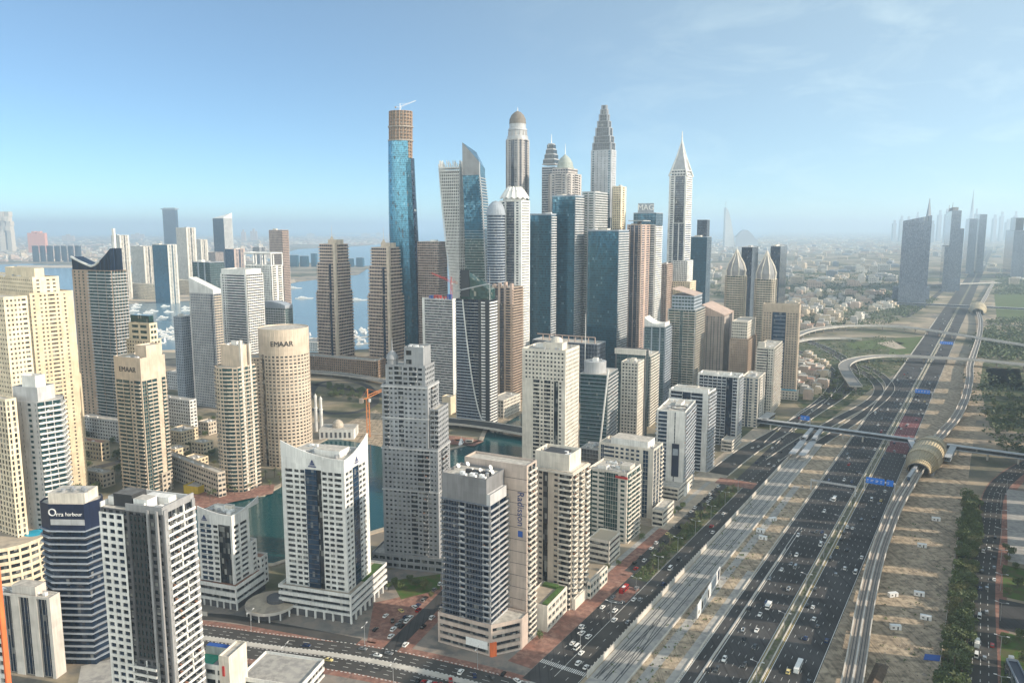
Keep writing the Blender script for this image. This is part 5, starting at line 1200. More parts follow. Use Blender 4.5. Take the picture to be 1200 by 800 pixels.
def tower_crane(base, z0, zj, L, ang, label, lift=0.0, m=None, sc=1.0):
    """lattice tower crane: mast, jib, counter-jib, cab"""
    root = empty('tower_crane', (base[0], base[1], z0), label, 'crane'); off = (base[0], base[1], z0); m = m or ORGP
    mb = MB().mat(m); s = 1.0 * sc
    for sx_ in (-s, s):
        for sy_ in (-s, s): mb.bar((base[0] + sx_, base[1] + sy_, z0), (base[0] + sx_, base[1] + sy_, zj), .22 * sc, 4)
    k = 0
    while z0 + k * 3 * sc < zj - 3 * sc:
        zz = z0 + k * 3 * sc; sg = 1 if k % 2 else -1
        for a_, b_ in (((-s * sg, -s), (s * sg, -s)), ((-s * sg, s), (s * sg, s)), ((-s, -s * sg), (-s, s * sg)), ((s, -s * sg), (s, s * sg))): mb.bar((base[0] + a_[0], base[1] + a_[1], zz), (base[0] + b_[0], base[1] + b_[1], zz + 3 * sc), .12 * sc, 3)
        k += 1
    mb.build('mast', root, off)
    d = (math.cos(R_(ang)), math.sin(R_(ang))); mb = MB().mat(m); A_ = (base[0], base[1], zj)
    tip = (base[0] + d[0] * L, base[1] + d[1] * L, zj + lift)
    for o2 in ((0, 0), (0, 2.2 * sc)):
        mb.bar((A_[0], A_[1], A_[2] + o2[1]), (tip[0], tip[1], tip[2] + o2[1] * .4), .26 * sc, 4)
    nb = max(4, int(L / 4))
    for k in range(nb):
        q0, q1 = k / nb, (k + 1) / nb; L3 = lambda q, h_: (A_[0] + (tip[0] - A_[0]) * q, A_[1] + (tip[1] - A_[1]) * q, A_[2] + (tip[2] - A_[2]) * q + h_)
        mb.bar(L3(q0, 0), L3((q0 + q1) / 2, 2.2 * sc * (1 - .6 * q0)), .11 * sc, 3); mb.bar(L3((q0 + q1) / 2, 2.2 * sc * (1 - .6 * q0)), L3(q1, 0), .11 * sc, 3)
    mb.build('jib', root, off); mb = MB().mat(m); c_ = (base[0] - d[0] * L * .28, base[1] - d[1] * L * .28, zj); mb.bar(A_, c_, .4 * sc, 4); mb.bar((A_[0], A_[1], zj + 7 * sc), c_, .12, 3); mb.bar((A_[0], A_[1], zj), (A_[0], A_[1], zj + 7 * sc), .5 * sc, 4); mb.bar((A_[0], A_[1], zj + 7 * sc), ((A_[0] + tip[0]) / 2, (A_[1] + tip[1]) / 2, (zj + tip[2]) / 2 + 1), .12, 3); cj_ = mb.build('counter_jib', root, off)
    mb = MB().mat(CONC); mb.box(c_[0] - 1.4 * sc, c_[0] + 1.4 * sc, c_[1] - 1.4 * sc, c_[1] + 1.4 * sc, zj - 2.4 * sc, zj + .6 * sc); mb.build('counterweight', cj_, off)
    mb = MB().mat(PMET); mb.box(base[0] + 1.1 * sc, base[0] + 2.6 * sc, base[1] - 2.4 * sc, base[1] - 1.0 * sc, zj - 2.4 * sc, zj - .2); mb.build('cab', root, off)
    return root
tower_crane((ctr[0] - 6, ctr[1], 0), zc1, zc1 + 7, 26, 18, 'small luffing crane on top of the unfinished blue tower', 11, PMET, .8)

# --- unfinished and banded towers at the canal bridge
simple('apartment_tower', 'beige unfinished concrete tower between the blue curved tower and the twisted tower', 'tower', 514, 284, 436, 489, 524, 24, '~c4', '~c4 w1', PINK, G_DARK, fh=4, n=8, dish=0)
b, z = simple('apartment_tower', 'unfinished tower with grey and white floor bands and crane gear on its roof', 'tower', 530, 352, 478, 495, 536, 26, 'w2 ~r5 w.4', 'w1', LGREY, G_DARK, fin=False, wh=.5, n=14, big=0)
b.block(b.rect(b.wl - 3, b.wl + .3, -.3, 2), 0, z + 2, WHITE, 'end_fin'); b.block(b.rect(-.6, .1, -.4, b.wr + .3), 0, z + 2, WHITE, 'end_wall')
for k in range(10): a = 2 + k * (b.wl - 4) / 9; mast(b, b.pt(a, 1), z, z + 7, .35, CONC, 'column')
for k in range(5): mb = MB().mat(COURTB if k % 2 else RED); a = b.rng.uniform(3, b.wl - 8); mb.prism(b.rect(a, a + 6, 6, 9), z, z + b.rng.uniform(3, 7)); b.one('formwork', mb)
b.finish()
tower_crane(b.pt(6, 8), z, z + 22, 26, 205, 'red tower crane standing on the roof of the banded unfinished tower', 12, RED, 1.0)
b, z = B('office_tower', 'dark tower with a white curving line sweeping down its face and a glass wedge crown', 'tower', 573, 352, 500, 534, 583, 26, near=False)
W1, W2 = b.wl, b.wr
b.tier(b.rect(0, W1, 0, W2), 0, z, ['w.4 ~b4.5 w3', '~b4', '~b4', 'w.3 ~s5 w4 b5 w5'], BLACK, G_NAVY, 3.5, bm=WHITE, parapet=.5, bd=1.0, slab=1.6)
nf = int(z / 3.5); N_ = 16
curve = [(W1 * (.78 - .70 * (1 - q) ** 2.2) if 0 else W1 * (.02 + .76 * q ** .45), z * q) for q in [i / N_ for i in range(N_ + 1)]]
for q in range(nf):
    zz = z / nf * q; xq = W1 * (.02 + .76 * (zz / z) ** .45); mb = MB().mat(BLUEG); mb.prism(b.rect(min(xq, W1 - 2), W1 + .2, -.8, -.05), zz, zz + 1.2, bottom=True); b.one('floor_band', mb)
mb = MB().mat(WHITE)
for (u0, h0), (u1, h1) in zip(curve, curve[1:]): mb.bar((*b.pt(u0, -.9), h0), (*b.pt(u1, -.9), h1), .8, 6)
b.one('curved_edge', mb)
zk = b.zat(318)
mb = MB().mat(G_GREEN); A_, B_, C_, D_ = b.pt(1, 1), b.pt(1, W2 - 4), b.pt(W1 - 6, W2 - 4), b.pt(W1 - 6, 1)
for q4 in ([(*D_, z), (*A_, z), (*A_, z + 12), (*D_, zk)], [(*A_, z), (*B_, z), (*B_, z + 12), (*A_, z + 12)], [(*B_, z), (*C_, z), (*C_, zk), (*B_, z + 12)], [(*C_, z), (*D_, z), (*D_, zk), (*C_, zk)], [(*D_, zk), (*A_, z + 12), (*B_, z + 12), (*C_, zk)]): mb.face(q4, [(0, 0), (20, 0), (20, 20), (0, 30)])
b.one('crown', mb); mb = MB().mat(BLACK); mb.prism(b.rect(W1 - 18, W1 - 6.5, .3, .9), z + 3, zk + 1); b.one('sign_panel', mb); mast(b, b.pt(0, 2), z, z + 38, .5, SILV); mb = MB().mat(SILV); mb.bar((*b.pt(W1, 0), z + 9), (*b.pt(0, 0), z + 19), .8, 6); b.one('roof_beam', mb); b.finish()
b, z = B('apartment_tower', 'dark slender tower with beige vertical piers and stepped pier tops', 'tower', 600, 338, 474, 577, 613, 26, near=False)
W1, W2 = b.wl, b.wr
b.tier(b.rect(0, W1, 0, W2), 0, z, ['w1 ~b4 w1', '~b4', '~b4', 'w1.4 g4 w1.6 g4 w1.6 b5 w1.4'], TAN, G_NAVY, 3.5, parapet=1)
for a in (0, W1 * .3, W1 * .6, W1 - 3.2): b.block(b.rect(a, a + 3.2, -.4, 5), z - 20, z + 8 - abs(a - W1 * .3) * .2, PINK, 'pier_top')
b.clutter(3, W1 - 3, 6, W2 - 3, z, 6, 1); b.finish()

# --- the skyscraper cluster
def shrink(p, k): c = (sum(q[0] for q in p) / len(p), sum(q[1] for q in p) / len(p)); return [(c[0] + (q[0] - c[0]) * k, c[1] + (q[1] - c[1]) * k) for q in p]
def hero(name, label, cx, yt, yb, xL, xR, h=28):
    return B(name, label, 'skyscraper', cx, yt, yb, xL, xR, h, near=False)
# twisted tower
y_ = at(0, 438)[1]; zt_ = z_at(y_, 190); f_ = y_ * cP - (zt_ - H) * sP; cx_ = (529 - 600) / F * f_; hw = 15.4 / F * f_ * .92
root = empty('skyscraper', (cx_, y_, 0), 'white twisting skyscraper with a fine window grid and ragged open top', 'skyscraper'); off = (cx_, y_, 0)
def tw(q, k): 
    a = R_(88 * q - 8); s_ = hw * k * (.88 + .12 * q); sh = (1 - q) * 30
    return [(cx_ + sh + s_ * 1.22 * math.cos(a + math.pi / 4 + i * math.pi / 2) , y_ + s_ * 1.22 * math.sin(a + math.pi / 4 + i * math.pi / 2), zt_ * q) for i in range(4)]
mb = MB().mat(G_GREY); mb.loft([tw(i / 40, .94) for i in range(39)]); mb.build('glazing', root, off)
NF = 70; sp = MB().mat(WHITE)
for q in range(NF + 1):
    if q / NF > .985: break
    r0 = tw(q / NF, 1.0); z0_, z1_ = r0[0][2] - .75, r0[0][2] + .75
    sp.prism([(p[0], p[1]) for p in r0], z0_, z1_, bottom=True)
sp.build('spandrel', root, off)
for fc in range(4):
    for k in range(10):
        mb = MB().mat(WHITE)
        for i in range(20):
            q0, q1 = i / 20, (i + 1) / 20 if i < 19 else 1.0 + (.004 if k % 3 else -.012); P_ = []
            for q in (q0, q1):
                r = tw(q, 1.01); a_, b_ = r[fc], r[(fc + 1) % 4]; t_ = (k + .0) / 10; P_.append((a_[0] + (b_[0] - a_[0]) * t_, a_[1] + (b_[1] - a_[1]) * t_, a_[2]))
            mb.bar(P_[0], P_[1], .72, 4)
        mb.build('column', root, off)
# blade tower
y_ = at(0, 446)[1]
def rp(xs, py, y, d0, d1):      # a ring of four corners given photo columns at one row
    z = z_at(y, py); f = y * cP - (z - H) * sP; x0, xm, x1 = [(q - 600) / F * f for q in xs]
    return [(xm, y, z), (x1, y + d1, z), ((x0 + x1) / 2 + 3, y + d0 + d1, z), (x0, y + d0, z)]
levels = [((545, 570, 577), 446), ((545, 569.5, 576), 330), ((544, 567.5, 573.5), 280), ((543, 565, 571), 235), ((541.5, 562, 567.5), 205)]
rings = [rp(a, py, y_, 10, 34) for a, py in levels]
ctr = (rings[0][0][0], y_); root = empty('skyscraper', (ctr[0], ctr[1], 0), 'tapering blue glass blade skyscraper with a sharp slanted peak beside the twisting tower', 'skyscraper'); off = (ctr[0], ctr[1], 0)
lw_ = MB().mat(G_GREEN); lw_.loft(rings[:3], cap=False); lw_.build('lower_glazing', root, off)
mb = MB().mat(G_GATE); tops = [list(p) for p in rings[-1]]; zl = [z_at(y_, 190), z_at(y_, 196), z_at(y_, 175), z_at(y_, 166)]
top = [(p[0] - (.0), p[1], zz) for p, zz in zip(rings[-1], zl)]; mb.loft(rings[2:] + [top]); mb.build('glazing', root, off)
mb = MB().mat(GREY); up = [[(p[0], p[1] - .6, p[2]) for p in r] for r in (rings[-1], top)]; mb.face([up[0][3], up[0][0], up[1][0], up[1][3]]); mb.build('crown_panel', root, off)
for r0, r1 in zip(rings, rings[1:]):
    n_ = max(3, int((r1[0][2] - r0[0][2]) / 3.8))
    for k in range(n_):
        q = k / n_; rr_ = [tuple(a[m_] + (b_[m_] - a[m_]) * q for m_ in range(3)) for a, b_ in zip(r0, r1)]; c2 = [(p[0], p[1]) for p in rr_]; zz = rr_[0][2]
        mb = MB().mat(SILV); o2 = inset(c2, -1.0)
        mb.prism([o2[0], o2[1], c2[2], ((o2[0][0] * .9 + o2[3][0] * .1), (o2[0][1] * .9 + o2[3][1] * .1))], zz - .5, zz + .7, bottom=True); mb.build('balcony', root, off)
        if zz < 226:
            mb = MB().mat(SILV); mb.prism(o2, zz - .25, zz + .25, bottom=True); mb.build('floor_band', root, off)
mb = MB().mat(SILV)
for r0, r1 in zip(rings + [top], (rings + [top])[1:]): mb.bar(r0[0], r1[0], .9, 5)
mb.build('edge_beam', root, off)
# domed blue tower, pink tower, white petal-crown tower
b, z = hero('skyscraper', 'navy cylindrical tower with a ribbed dome left of the white petal-crown tower', 582, 252, 470, 570, 594)
f_ = b.C[1] * cP - (z - H) * sP; r_ = 11 * f_ / F; c = (x_at(581, b.C[1], z), b.C[1] + r_)
b.tier(circle(c, r_, 18), 0, z, ['~r4'] * 18, BLUEG, G_NAVY, 3.6, wh=.6, parapet=0, rec=.3); mb = MB().mat(BLUEG); mb.lathe(c, [(r_ + .6, z), (r_ + .6, z + 2), (r_, z + 2.2), (r_ * .95, z + 7), (r_ * .75, z + 13), (r_ * .4, z + 17), (.5, z + 18.5)], 20); b.one('dome', mb, smooth=True); b.finish()
simple('apartment_tower', 'pinkish stone tower between the navy domed tower and the white petal-crown tower', 'tower', 588, 262, 464, 578, 602, 28, 'w1 ~p3 w1', 'w1 ~p3', PINK, G_BLUE)
b, z = hero('skyscraper', 'white-framed skyscraper with a white petal crown roof and blue glass centre strips', 611, 236, 468, 585, 621)
W1, W2 = b.wl, b.wr
b.tier(b.rect(0, W1, 0, W2), 0, z, ['w2 ~p3.4 w2', '~p3', '~p3', 'w2 p3 w1 g7 w1 p3 w2'], WHITE, G_NAVY, 3.5, parapet=1.5, pw=.7)
c = b.pt(W1 * .5, W2 * .5); rr_ = W1 * .52
mb = MB().mat(WHITE); n2 = 16
for k in range(n2):
    a0, a1 = 2 * math.pi * k / n2, 2 * math.pi * (k + .5) / n2; a2 = 2 * math.pi * (k + 1) / n2; pt_ = lambda r, a, zz: (c[0] + r * math.cos(a), c[1] + r * math.sin(a), zz)
    for q0, q1 in ((0, .5), (.5, 1)):
        r0, r1 = rr_ * (1.15 - .65 * q0), rr_ * (1.15 - .65 * q1); h0, h1 = z + 3 + 15 * q0 ** .8, z + 3 + 15 * q1 ** .8
        mb.face([pt_(r0, a0, h0), pt_(r0, a1, h0 + 2.5), pt_(r1, a1, h1 + 2), pt_(r1, a0, h1)]); mb.face([pt_(r0, a1, h0 + 2.5), pt_(r0, a2, h0), pt_(r1, a2, h1), pt_(r1, a1, h1 + 2)])
mb.prism(circle(c, rr_ * .5, 16), z + 15, z + 19); mb.prism(circle(c, rr_ * .9, 16), z, z + 5); b.one('petal_crown', mb); b.finish()
# tallest domed tower
b, z = hero('skyscraper', 'very tall stone skyscraper with a stepped drum and dark dome topped by a spire', 611, 163, 442, 590, 623)
W1, W2 = b.wl, b.wr; zz = b.zat(240)
SKS = wall('greyish_stone', (.46, .43, .42)); pl = chamfer(b.rect(0, W1, 0, W2), 5)
b.tier(pl, 0, zz, ['w1 p3 g4 p3 w1'], SKS, G_NAVY, 3.5, rec=.6, pw=.7, wh=.55); b.tier(chamfer(b.rect(.8, W1 - .8, .8, W2 - .8), 5), zz, z, ['w1 p3 g4 p3 w1'], SKS, G_NAVY, 3.5, rec=.6, pw=.7, wh=.55)
c = b.pt(W1 / 2, W2 / 2); k_ = (W1 + W2) / 4; zd = b.zat(140)
mb = MB().mat(SILV); mb.lathe(c, [(k_ * 1.0, z), (k_ * .98, z + 6), (k_ * .84, z + 7), (k_ * .84, z + 14), (k_ * .90, z + 14.5), (k_ * .88, z + 17), (k_ * .78, z + 18), (k_ * .78, zd - 4)], 28); b.one('drum', mb)
for q in range(14): a_ = 2 * math.pi * q / 14; mast(b, (c[0] + k_ * .86 * math.cos(a_), c[1] + k_ * .86 * math.sin(a_)), z + 7, z + 14, .8, SKS, 'pilaster')
mb = MB().mat(wall('bronze_dome', (.19, .17, .15))); mb.lathe(c, [(k_ * .80, zd - 4), (k_ * .76, zd + 3), (k_ * .58, zd + 9), (k_ * .32, zd + 13), (.9, zd + 15)], 24); b.one('dome', mb, smooth=True); mast(b, c, zd + 14, b.zat(123), .8); b.finish()
# lattice crown tower
b, z = hero('skyscraper', 'navy glass skyscraper with a tiered lattice crown and spire behind the green-domed tower', 650, 196, 440, 635, 657)
W1, W2 = b.wl, b.wr; b.tier(b.rect(), 0, z, ['~r4', '~g4', '~g4', 'w.5 ~r5 w.5'], SILV, G_NAVY, 3.6, wh=.6, rec=.3)
c = b.pt(W1 / 2, W2 / 2)
for q, (k0, py) in enumerate([(.98, 192), (.82, 186), (.66, 180), (.52, 174), (.38, 168)]):
    o3 = inset(b.rect(), min(W1, W2) * .5 * (1 - k0)); zz = b.zat(py); mb = MB().mat(SILV); mb.prism(o3, zz - 1, zz + .8, bottom=True); b.one('crown_tier', mb)
    if q < 4:
        mb = MB().mat(G_GREY); mb.prism(inset(b.rect(), min(W1, W2) * .5 * (1 - k0 * .9)), zz + .8, b.zat([186, 180, 174, 168][q]) - 1); b.one('crown_glazing', mb)
mast(b, c, b.zat(168), b.zat(156), .9); b.finish()
# green dome tower
b, z = hero('skyscraper', 'stone skyscraper with a grey-green dome and spire behind the deep blue glass blocks', 668, 204, 446, 641, 683)
W1, W2 = b.wl, b.wr; b.tier(chamfer(b.rect(), 5), 0, z, ['w1 p3 b5 p3 w1'], SKS, G_NAVY, 3.5, parapet=1.5); b.tier(inset(b.rect(), 6), z, b.zat(197), ['~P4'], SKS, G_NAVY, 4)
c = b.pt(W1 * .5, W2 * .5); k_ = 9.5 * (b.C[1]) / F; zz = b.zat(197); mb = MB().mat(wall('verdigris', (.34, .38, .36))); mb.lathe(c, [(k_ * 1.1, zz), (k_ * 1.1, zz + 3), (k_, zz + 4), (k_ * .92, zz + 10), (k_ * .62, zz + 16), (k_ * .25, zz + 20), (.6, zz + 22)], 22); b.one('dome', mb, smooth=True); mast(b, c, zz + 21, b.zat(166), .7); b.finish()
# deep blue glass towers
def gate(label, cx, yt, yb, xL, xR, Ls='G5', Rs='w.4 ~b5', gm=None, h=27, wm=None):
    b, z = hero('apartment_tower', label, cx, yt, yb, xL, xR, h); b.root['category'] = 'tower'
    b.tier(b.rect(), 0, z, [Rs, '~G5', 'G5', Ls], wm or BLUEG, gm or G_GATE, 3.5, rec=.25, parapet=2, bm=LGREY, bd=.8)
    b.clutter(2, b.wl - 3, 2, b.wr - 3, z, 6, 1); b.finish(); return b
gate('deep blue glass tower block, lowest-left of the blue glass cluster', 646, 252, 457, 621, 652)
gate('deep blue glass tower block, highest of the blue glass cluster', 674, 230, 453, 647, 686)
gate('slim grey-green banded tower between the two right-hand blue glass blocks', 697, 226, 449, 682, 712, 'w1 b4 w1 b4 w1', 'w1 ~b4', G_GREEN, wm=SILV)
gate('deep blue glass tower block with bright right corner, rightmost of the blue cluster', 725, 271, 456, 689, 737)
b, z = hero('low_building', 'dark podium building with roof frames and white pylon before the blue glass cluster', 700, 404, 474, 624, 728); b.root['category'] = 'building'; b.tier(b.rect(0, b.wl, 0, 30), 0, z, '~g4', BLUEG, G_NAVY, 5)
for k in range(9): mb = MB().mat(PINK); a = 4 + k * b.wl / 10; mb.bar((*b.pt(a, 2), z), (*b.pt(a, 2), z + 9), .7, 4); mb.bar((*b.pt(a, 2), z + 9), (*b.pt(a + b.wl / 11, 2), z + 9), .7, 4); b.one('roof_frame', mb)
mast(b, b.pt(16, -2), 0, b.zat(368), 1.0, WHITE, 'pylon'); b.finish()
# stepped pyramid skyscraper
b, z = hero('skyscraper', 'tall silver skyscraper with vertical ribs and a stepped pyramidal top', 717, 176, 440, 692, 723)
W1, W2 = b.wl, b.wr; SLB = wall('silver_blue', (.44, .46, .50)); zz = b.zat(255)
b.tier(b.rect(0, W1, 0, W2), 0, zz, ['w1 ~g3 w1', '~g4', '~g4', 'g6 w2 n2 w2 n2 w2 g6'], SLB, G_GATE, 3.6, rec=.6); b.tier(b.rect(.6, W1 - .6, .6, W2 - .6), zz, z, ['w2 ~n2.6 w2', '~p4', '~p4', 'w1 p3 w2 n2 w2 n2 w2 n2 w2 p3 w1'], SLB, G_GATE, 3.6, rec=.6)
zp = z
for k0, py in ((.88, 167), (.78, 159), (.66, 149), (.54, 141), (.42, 133), (.32, 127), (.24, 122)):
    zn = b.zat(py); o3 = shrink(b.rect(), k0); b.tier(o3, zp, zn, ['w2 ~g3 w2'], wall('steel_panel', (.34, .36, .40)), G_GREY, 5, parapet=.8, part='crown'); zp = zn
b.finish()
simple('apartment_tower', 'sunlit cream tower tucked right of the stepped pyramid skyscraper', 'tower', 728, 219, 440, 718, 734, 28, 'w1 ~p3 w1', 'w1 p3 w1', CREAM, G_DARK)
b, z = simple('apartment_tower', 'brown-pink tower with a thin flat roof wing left of the blue-capped white tower', 'tower', 752, 264, 446, 735, 762, 27, 'w1 p3 g4 w1 g4 p3 w1', 'w.6 r4 w2 r4 w.6', wall('salmon_stone', (.50, .37, .31)), G_BLUE, fin=False)
b.block(b.rect(-3, b.wl * .9, -2, b.wr * .8), z + 6, z + 7.2, SILV, 'roof_wing'); b.block(b.rect(3, 8, 4, 9), z, z + 6, DGREY, 'roof_core'); b.finish()
b, z = simple('apartment_tower', 'white tower with blue glass cap and a billboard panel of letters on top', 'tower', 768, 264, 440, 742, 776, 27, 'w1 ~r4 w1', 'w.6 ~b4 w.6', WHITE, G_BLUE, fin=False)
b.tier(b.rect(-1, b.wl, 0, b.wr), z, b.zat(250), '~g5', BLUEG, G_GATE, 4, part='cap'); zz = b.zat(238); b.block(b.rect(4, b.wl - 6, 3, 4.2), b.zat(250) + 1.2, zz, BLUEG, 'sign_board'); frame_sign(b, b.wl * .47, 0, (b.zat(250) + zz) / 2 + 1, 'MAG', 12, WLET, out=-2.5); b.finish()
simple('apartment_tower', 'narrow beige tower right of the blue-capped white tower', 'tower', 781, 310, 432, 772, 788, 27, '~p3', '~b4', PINK, G_DARK)
# glass spire skyscraper
b, z = hero('skyscraper', 'slender white and blue skyscraper with a pointed four-sided open spire', 805, 206, 428, 784, 812)
W1, W2 = b.wl, b.wr; zz = b.zat(262)
b.tier(b.rect(0, W1, 0, W2), 0, zz, ['w1.4 ~r3 w1.4', '~p3', '~p3', 'w1.5 P3 w1 g4 w1 g4 w1.5'], WHITE, G_BLUE, 3.6); b.tier(b.rect(.4, W1 - .4, .4, W2 - .4), zz, z, ['w2 ~P4 w1', '~p3', '~p3', 'w1.5 P3.4 w.8 g9 w.8 w1'], WHITE, G_NAVY, 3.6)
c = b.pt(W1 / 2, W2 / 2); zt_ = b.zat(166)
b.tier(inset(b.rect(), 3), z, b.zat(199), '~P5', WHITE, G_NAVY, 4)
for p in b.rect(): mb = MB().mat(WHITE); q = ((c[0] * .62 + p[0] * .38), (c[1] * .62 + p[1] * .38)); mb.bar((*p, z), (*q, b.zat(182)), 1.7, 6, 1.3); mb.bar((*q, b.zat(182)), (*c, zt_ + 6), 1.3, 6, .6); b.one('spire_rib', mb)
mb = MB().mat(SILV); zq = b.zat(199); mb.loft([[(*p, zq) for p in inset(b.rect(), 4)], [(c[0] + (p[0] - c[0]) * .08, c[1] + (p[1] - c[1]) * .08, zt_) for p in inset(b.rect(), 6)]]); b.one('spire_glazing', mb); mast(b, c, zt_ - 8, b.zat(152), 1.9, WHITE, 'spire')
b.tier(b.rect(-14, W1 * .6, -10, W2 * .7), 0, b.zat(330), ['w1 ~p3 w1'], CREAM, G_DARK, 3.5, part='lower_wing'); b.tier(b.rect(-7, W1 * .6, -4, W2 * .8), b.zat(330), b.zat(306), ['w1 ~p3 w1'], WHITE, G_BLUE, 3.5, part='upper_wing'); b.finish()
simple('office_tower', 'plain blue glass tower with a narrower cap block right of the pointed spire skyscraper', 'tower', 829, 278, 392, 807, 834, 24, 'w.4 ~G5 w.4', '~g4', BLUEG, G_GATE)[0]
b, z = B('apartment_tower', 'grey stone tower left of the pointed spire skyscraper, half hidden by the green banded tower', 'tower', 798, 318, 424, 784, 808, 27); b.tier(b.rect(), 0, z, ['~p3.4'], PINK, G_BLUE, 3.4); b.finish()
b, z = B('office_tower', 'small blue cap block on the shoulder of a glass tower behind the pointed spire', 'tower', 829, 258, 388, 817, 832, 24); b.tier(b.rect(), 0, z, '~g4', BLUEG, G_NAVY, 3.6); b.finish()
# green banded tower etc
b, z = simple('apartment_tower', 'teal tower with a white curled roof, left of the green banded tower', 'tower', 779, 384, 476, 755, 787, 24, 'g5 w1 g5 w1 g3', 'w.5 ~b4', BLUEG, G_TEAL, fin=False, n=0, big=0)
W1, W2 = b.wl, b.wr; mb = MB().mat(WHITE)
for i in range(8):
    u0, u1 = W1 * i / 8, W1 * (i + 1) / 8; h0, h1 = z + 4 + 9 * ((i / 8) - .35) ** 2 * 2.2, z + 4 + 9 * (((i + 1) / 8) - .35) ** 2 * 2.2
    for d in (0, W2 * .7): A_, B_ = b.pt(u0, d), b.pt(u1, d); q4 = [(*B_, z), (*A_, z), (*A_, h0), (*B_, h1)]; mb.face(q4 if d == 0 else q4[::-1])
    A_, B_, C_, D_ = b.pt(u0, 0), b.pt(u1, 0), b.pt(u1, W2 * .7), b.pt(u0, W2 * .7); mb.face([(*A_, h0), (*D_, h0), (*C_, h1), (*B_, h1)])
A_, D_ = b.pt(0, 0), b.pt(0, W2 * .7); mb.face([(*A_, z), (*D_, z), (*D_, z + 6.4), (*A_, z + 6.4)]); b.one('curled_roof', mb); b.finish()
b, z = simple('apartment_tower', 'green-grey tower wrapped in white balcony bands with a peaked dark crown', 'tower', 815, 364, 470, 783, 826, 26, 'w.4 b6 b5 g3 b5 b6 w.4', 'w.4 ~b4 w.4', SILV, G_GREEN, fin=False, bm=PALEB, rail=.8); b.tier(b.rect(3, b.wl - 4, 3, b.wr - 5), z, b.zat(348), '~P4', BLUEG, G_GREEN, 4); mb = MB().mat(PINK); W1, W2 = b.wl, b.wr
mb.face([(*b.pt(2, 2), b.zat(347)), (*b.pt(2, W2 - 4), b.zat(347)), (*b.pt(W1 - 3, W2 - 4), b.zat(339)), (*b.pt(W1 - 3, 2), b.zat(339))]); b.one('roof_slope', mb); b.finish()
b, z = simple('apartment_tower', 'grey slab tower with sloping parapet and sunlit edge beside the green banded tower', 'tower', 849, 371, 462, 822, 860, 27, 'w1.4 n2 n2 w1 n2 n2 w1 n2 n2 w1.4', 'w3 g2 w1', wall('warm_grey_stone', (.36, .31, .28)), G_BLUE, fin=False, n=0, big=0); W1, W2 = b.wl, b.wr
mb = MB().mat(PINK); zz = b.zat(358); A_, B_, C_, D_ = b.pt(0, -.1), b.pt(0, W2), b.pt(W1, W2), b.pt(W1, -.1)
for q4 in ([(*D_, z), (*A_, z), (*A_, z + 2), (*D_, zz)], [(*A_, z), (*B_, z), (*B_, z + 2), (*A_, z + 2)], [(*D_, zz), (*A_, z + 2), (*B_, z + 2), (*C_, zz)]): mb.face(q4)
b.one('sloping_parapet', mb); b.finish()
b, z = simple('apartment_tower', 'brown stone building with a pale colonnaded top storey between slab and beige tower', 'tower', 876, 398, 468, 856, 886, 27, 'w.6 ~n2.4 w.6', '~b4', TAN, G_DARK, fin=False, fh=3.3); b.tier(b.rect(1, b.wl - 1, 1, b.wr - 2), z, b.zat(378), '~p3', OFFW, G_DARK, 4, part='top_storey'); b.finish()
def crown_twin(label, cx, yt, yb, xL, xR, tip):
    b, z = B('apartment_tower', label, 'tower', cx, yt, yb, xL, xR, 27, depth=27); W1, W2 = b.wl, b.wr
    b.tier(chamfer(b.rect(), 5), 0, z, ['w1 b4 w1.6 b4 w1', 'w.4 g3', 'w1 b4 w1 b4', '~b4'], PALEB, G_GREEN, 3.5, parapet=1); c = b.pt(W1 / 2, W2 / 2); r_ = (W1 + W2) * .265; zt_ = b.zat(tip)
    mb = MB().mat(GREY); mb.lathe(c, [(r_ * .94, z), (r_ * .98, z + (zt_ - z) * .18), (r_ * .74, z + (zt_ - z) * .42), (r_ * .34, z + (zt_ - z) * .64), (.6, z + (zt_ - z) * .85)], 12); b.one('crown', mb)
    for k in range(8):
        a_ = k * math.pi / 4; mb = MB().mat(OFFW); pr = [(.92, z), (.97, z + (zt_ - z) * .18), (.74, z + (zt_ - z) * .42), (.34, z + (zt_ - z) * .64), (.03, z + (zt_ - z) * .87)]
        for (r0, h0), (r1, h1) in zip(pr, pr[1:]): mb.bar((c[0] + r_ * 1.05 * r0 * math.cos(a_), c[1] + r_ * 1.05 * r0 * math.sin(a_), h0), (c[0] + r_ * 1.05 * r1 * math.cos(a_), c[1] + r_ * 1.05 * r1 * math.sin(a_), h1), .9, 5)
        b.one('crown_rib', mb)
    mast(b, c, z + (zt_ - z) * .7, zt_, .7); b.finish()
crown_twin('left one of two towers with onion-shaped ribbed crowns', 872, 324, 440, 849, 886, 288); crown_twin('right one of two towers with onion-shaped ribbed crowns', 908, 328, 444, 884, 923, 290)
simple('office_tower', 'dark blue tower with a pale top block directly behind the left onion-crown tower', 'tower', 882, 290, 384, 869, 889, 24, '~G5', '~g4', BLUEG, G_NAVY); simple('office_tower', 'dark tower with blue side directly behind the right onion-crown tower', 'tower', 915, 289, 382, 903, 923, 24, '~G4', '~G4', BLUEG, G_NAVY)
simple('apartment_tower', 'teal and beige tower filling the gap left of the white sloped tower row', 'tower', 762, 418, 500, 745, 772, 25, '~g4', '~b4', OFFW, G_TEAL)

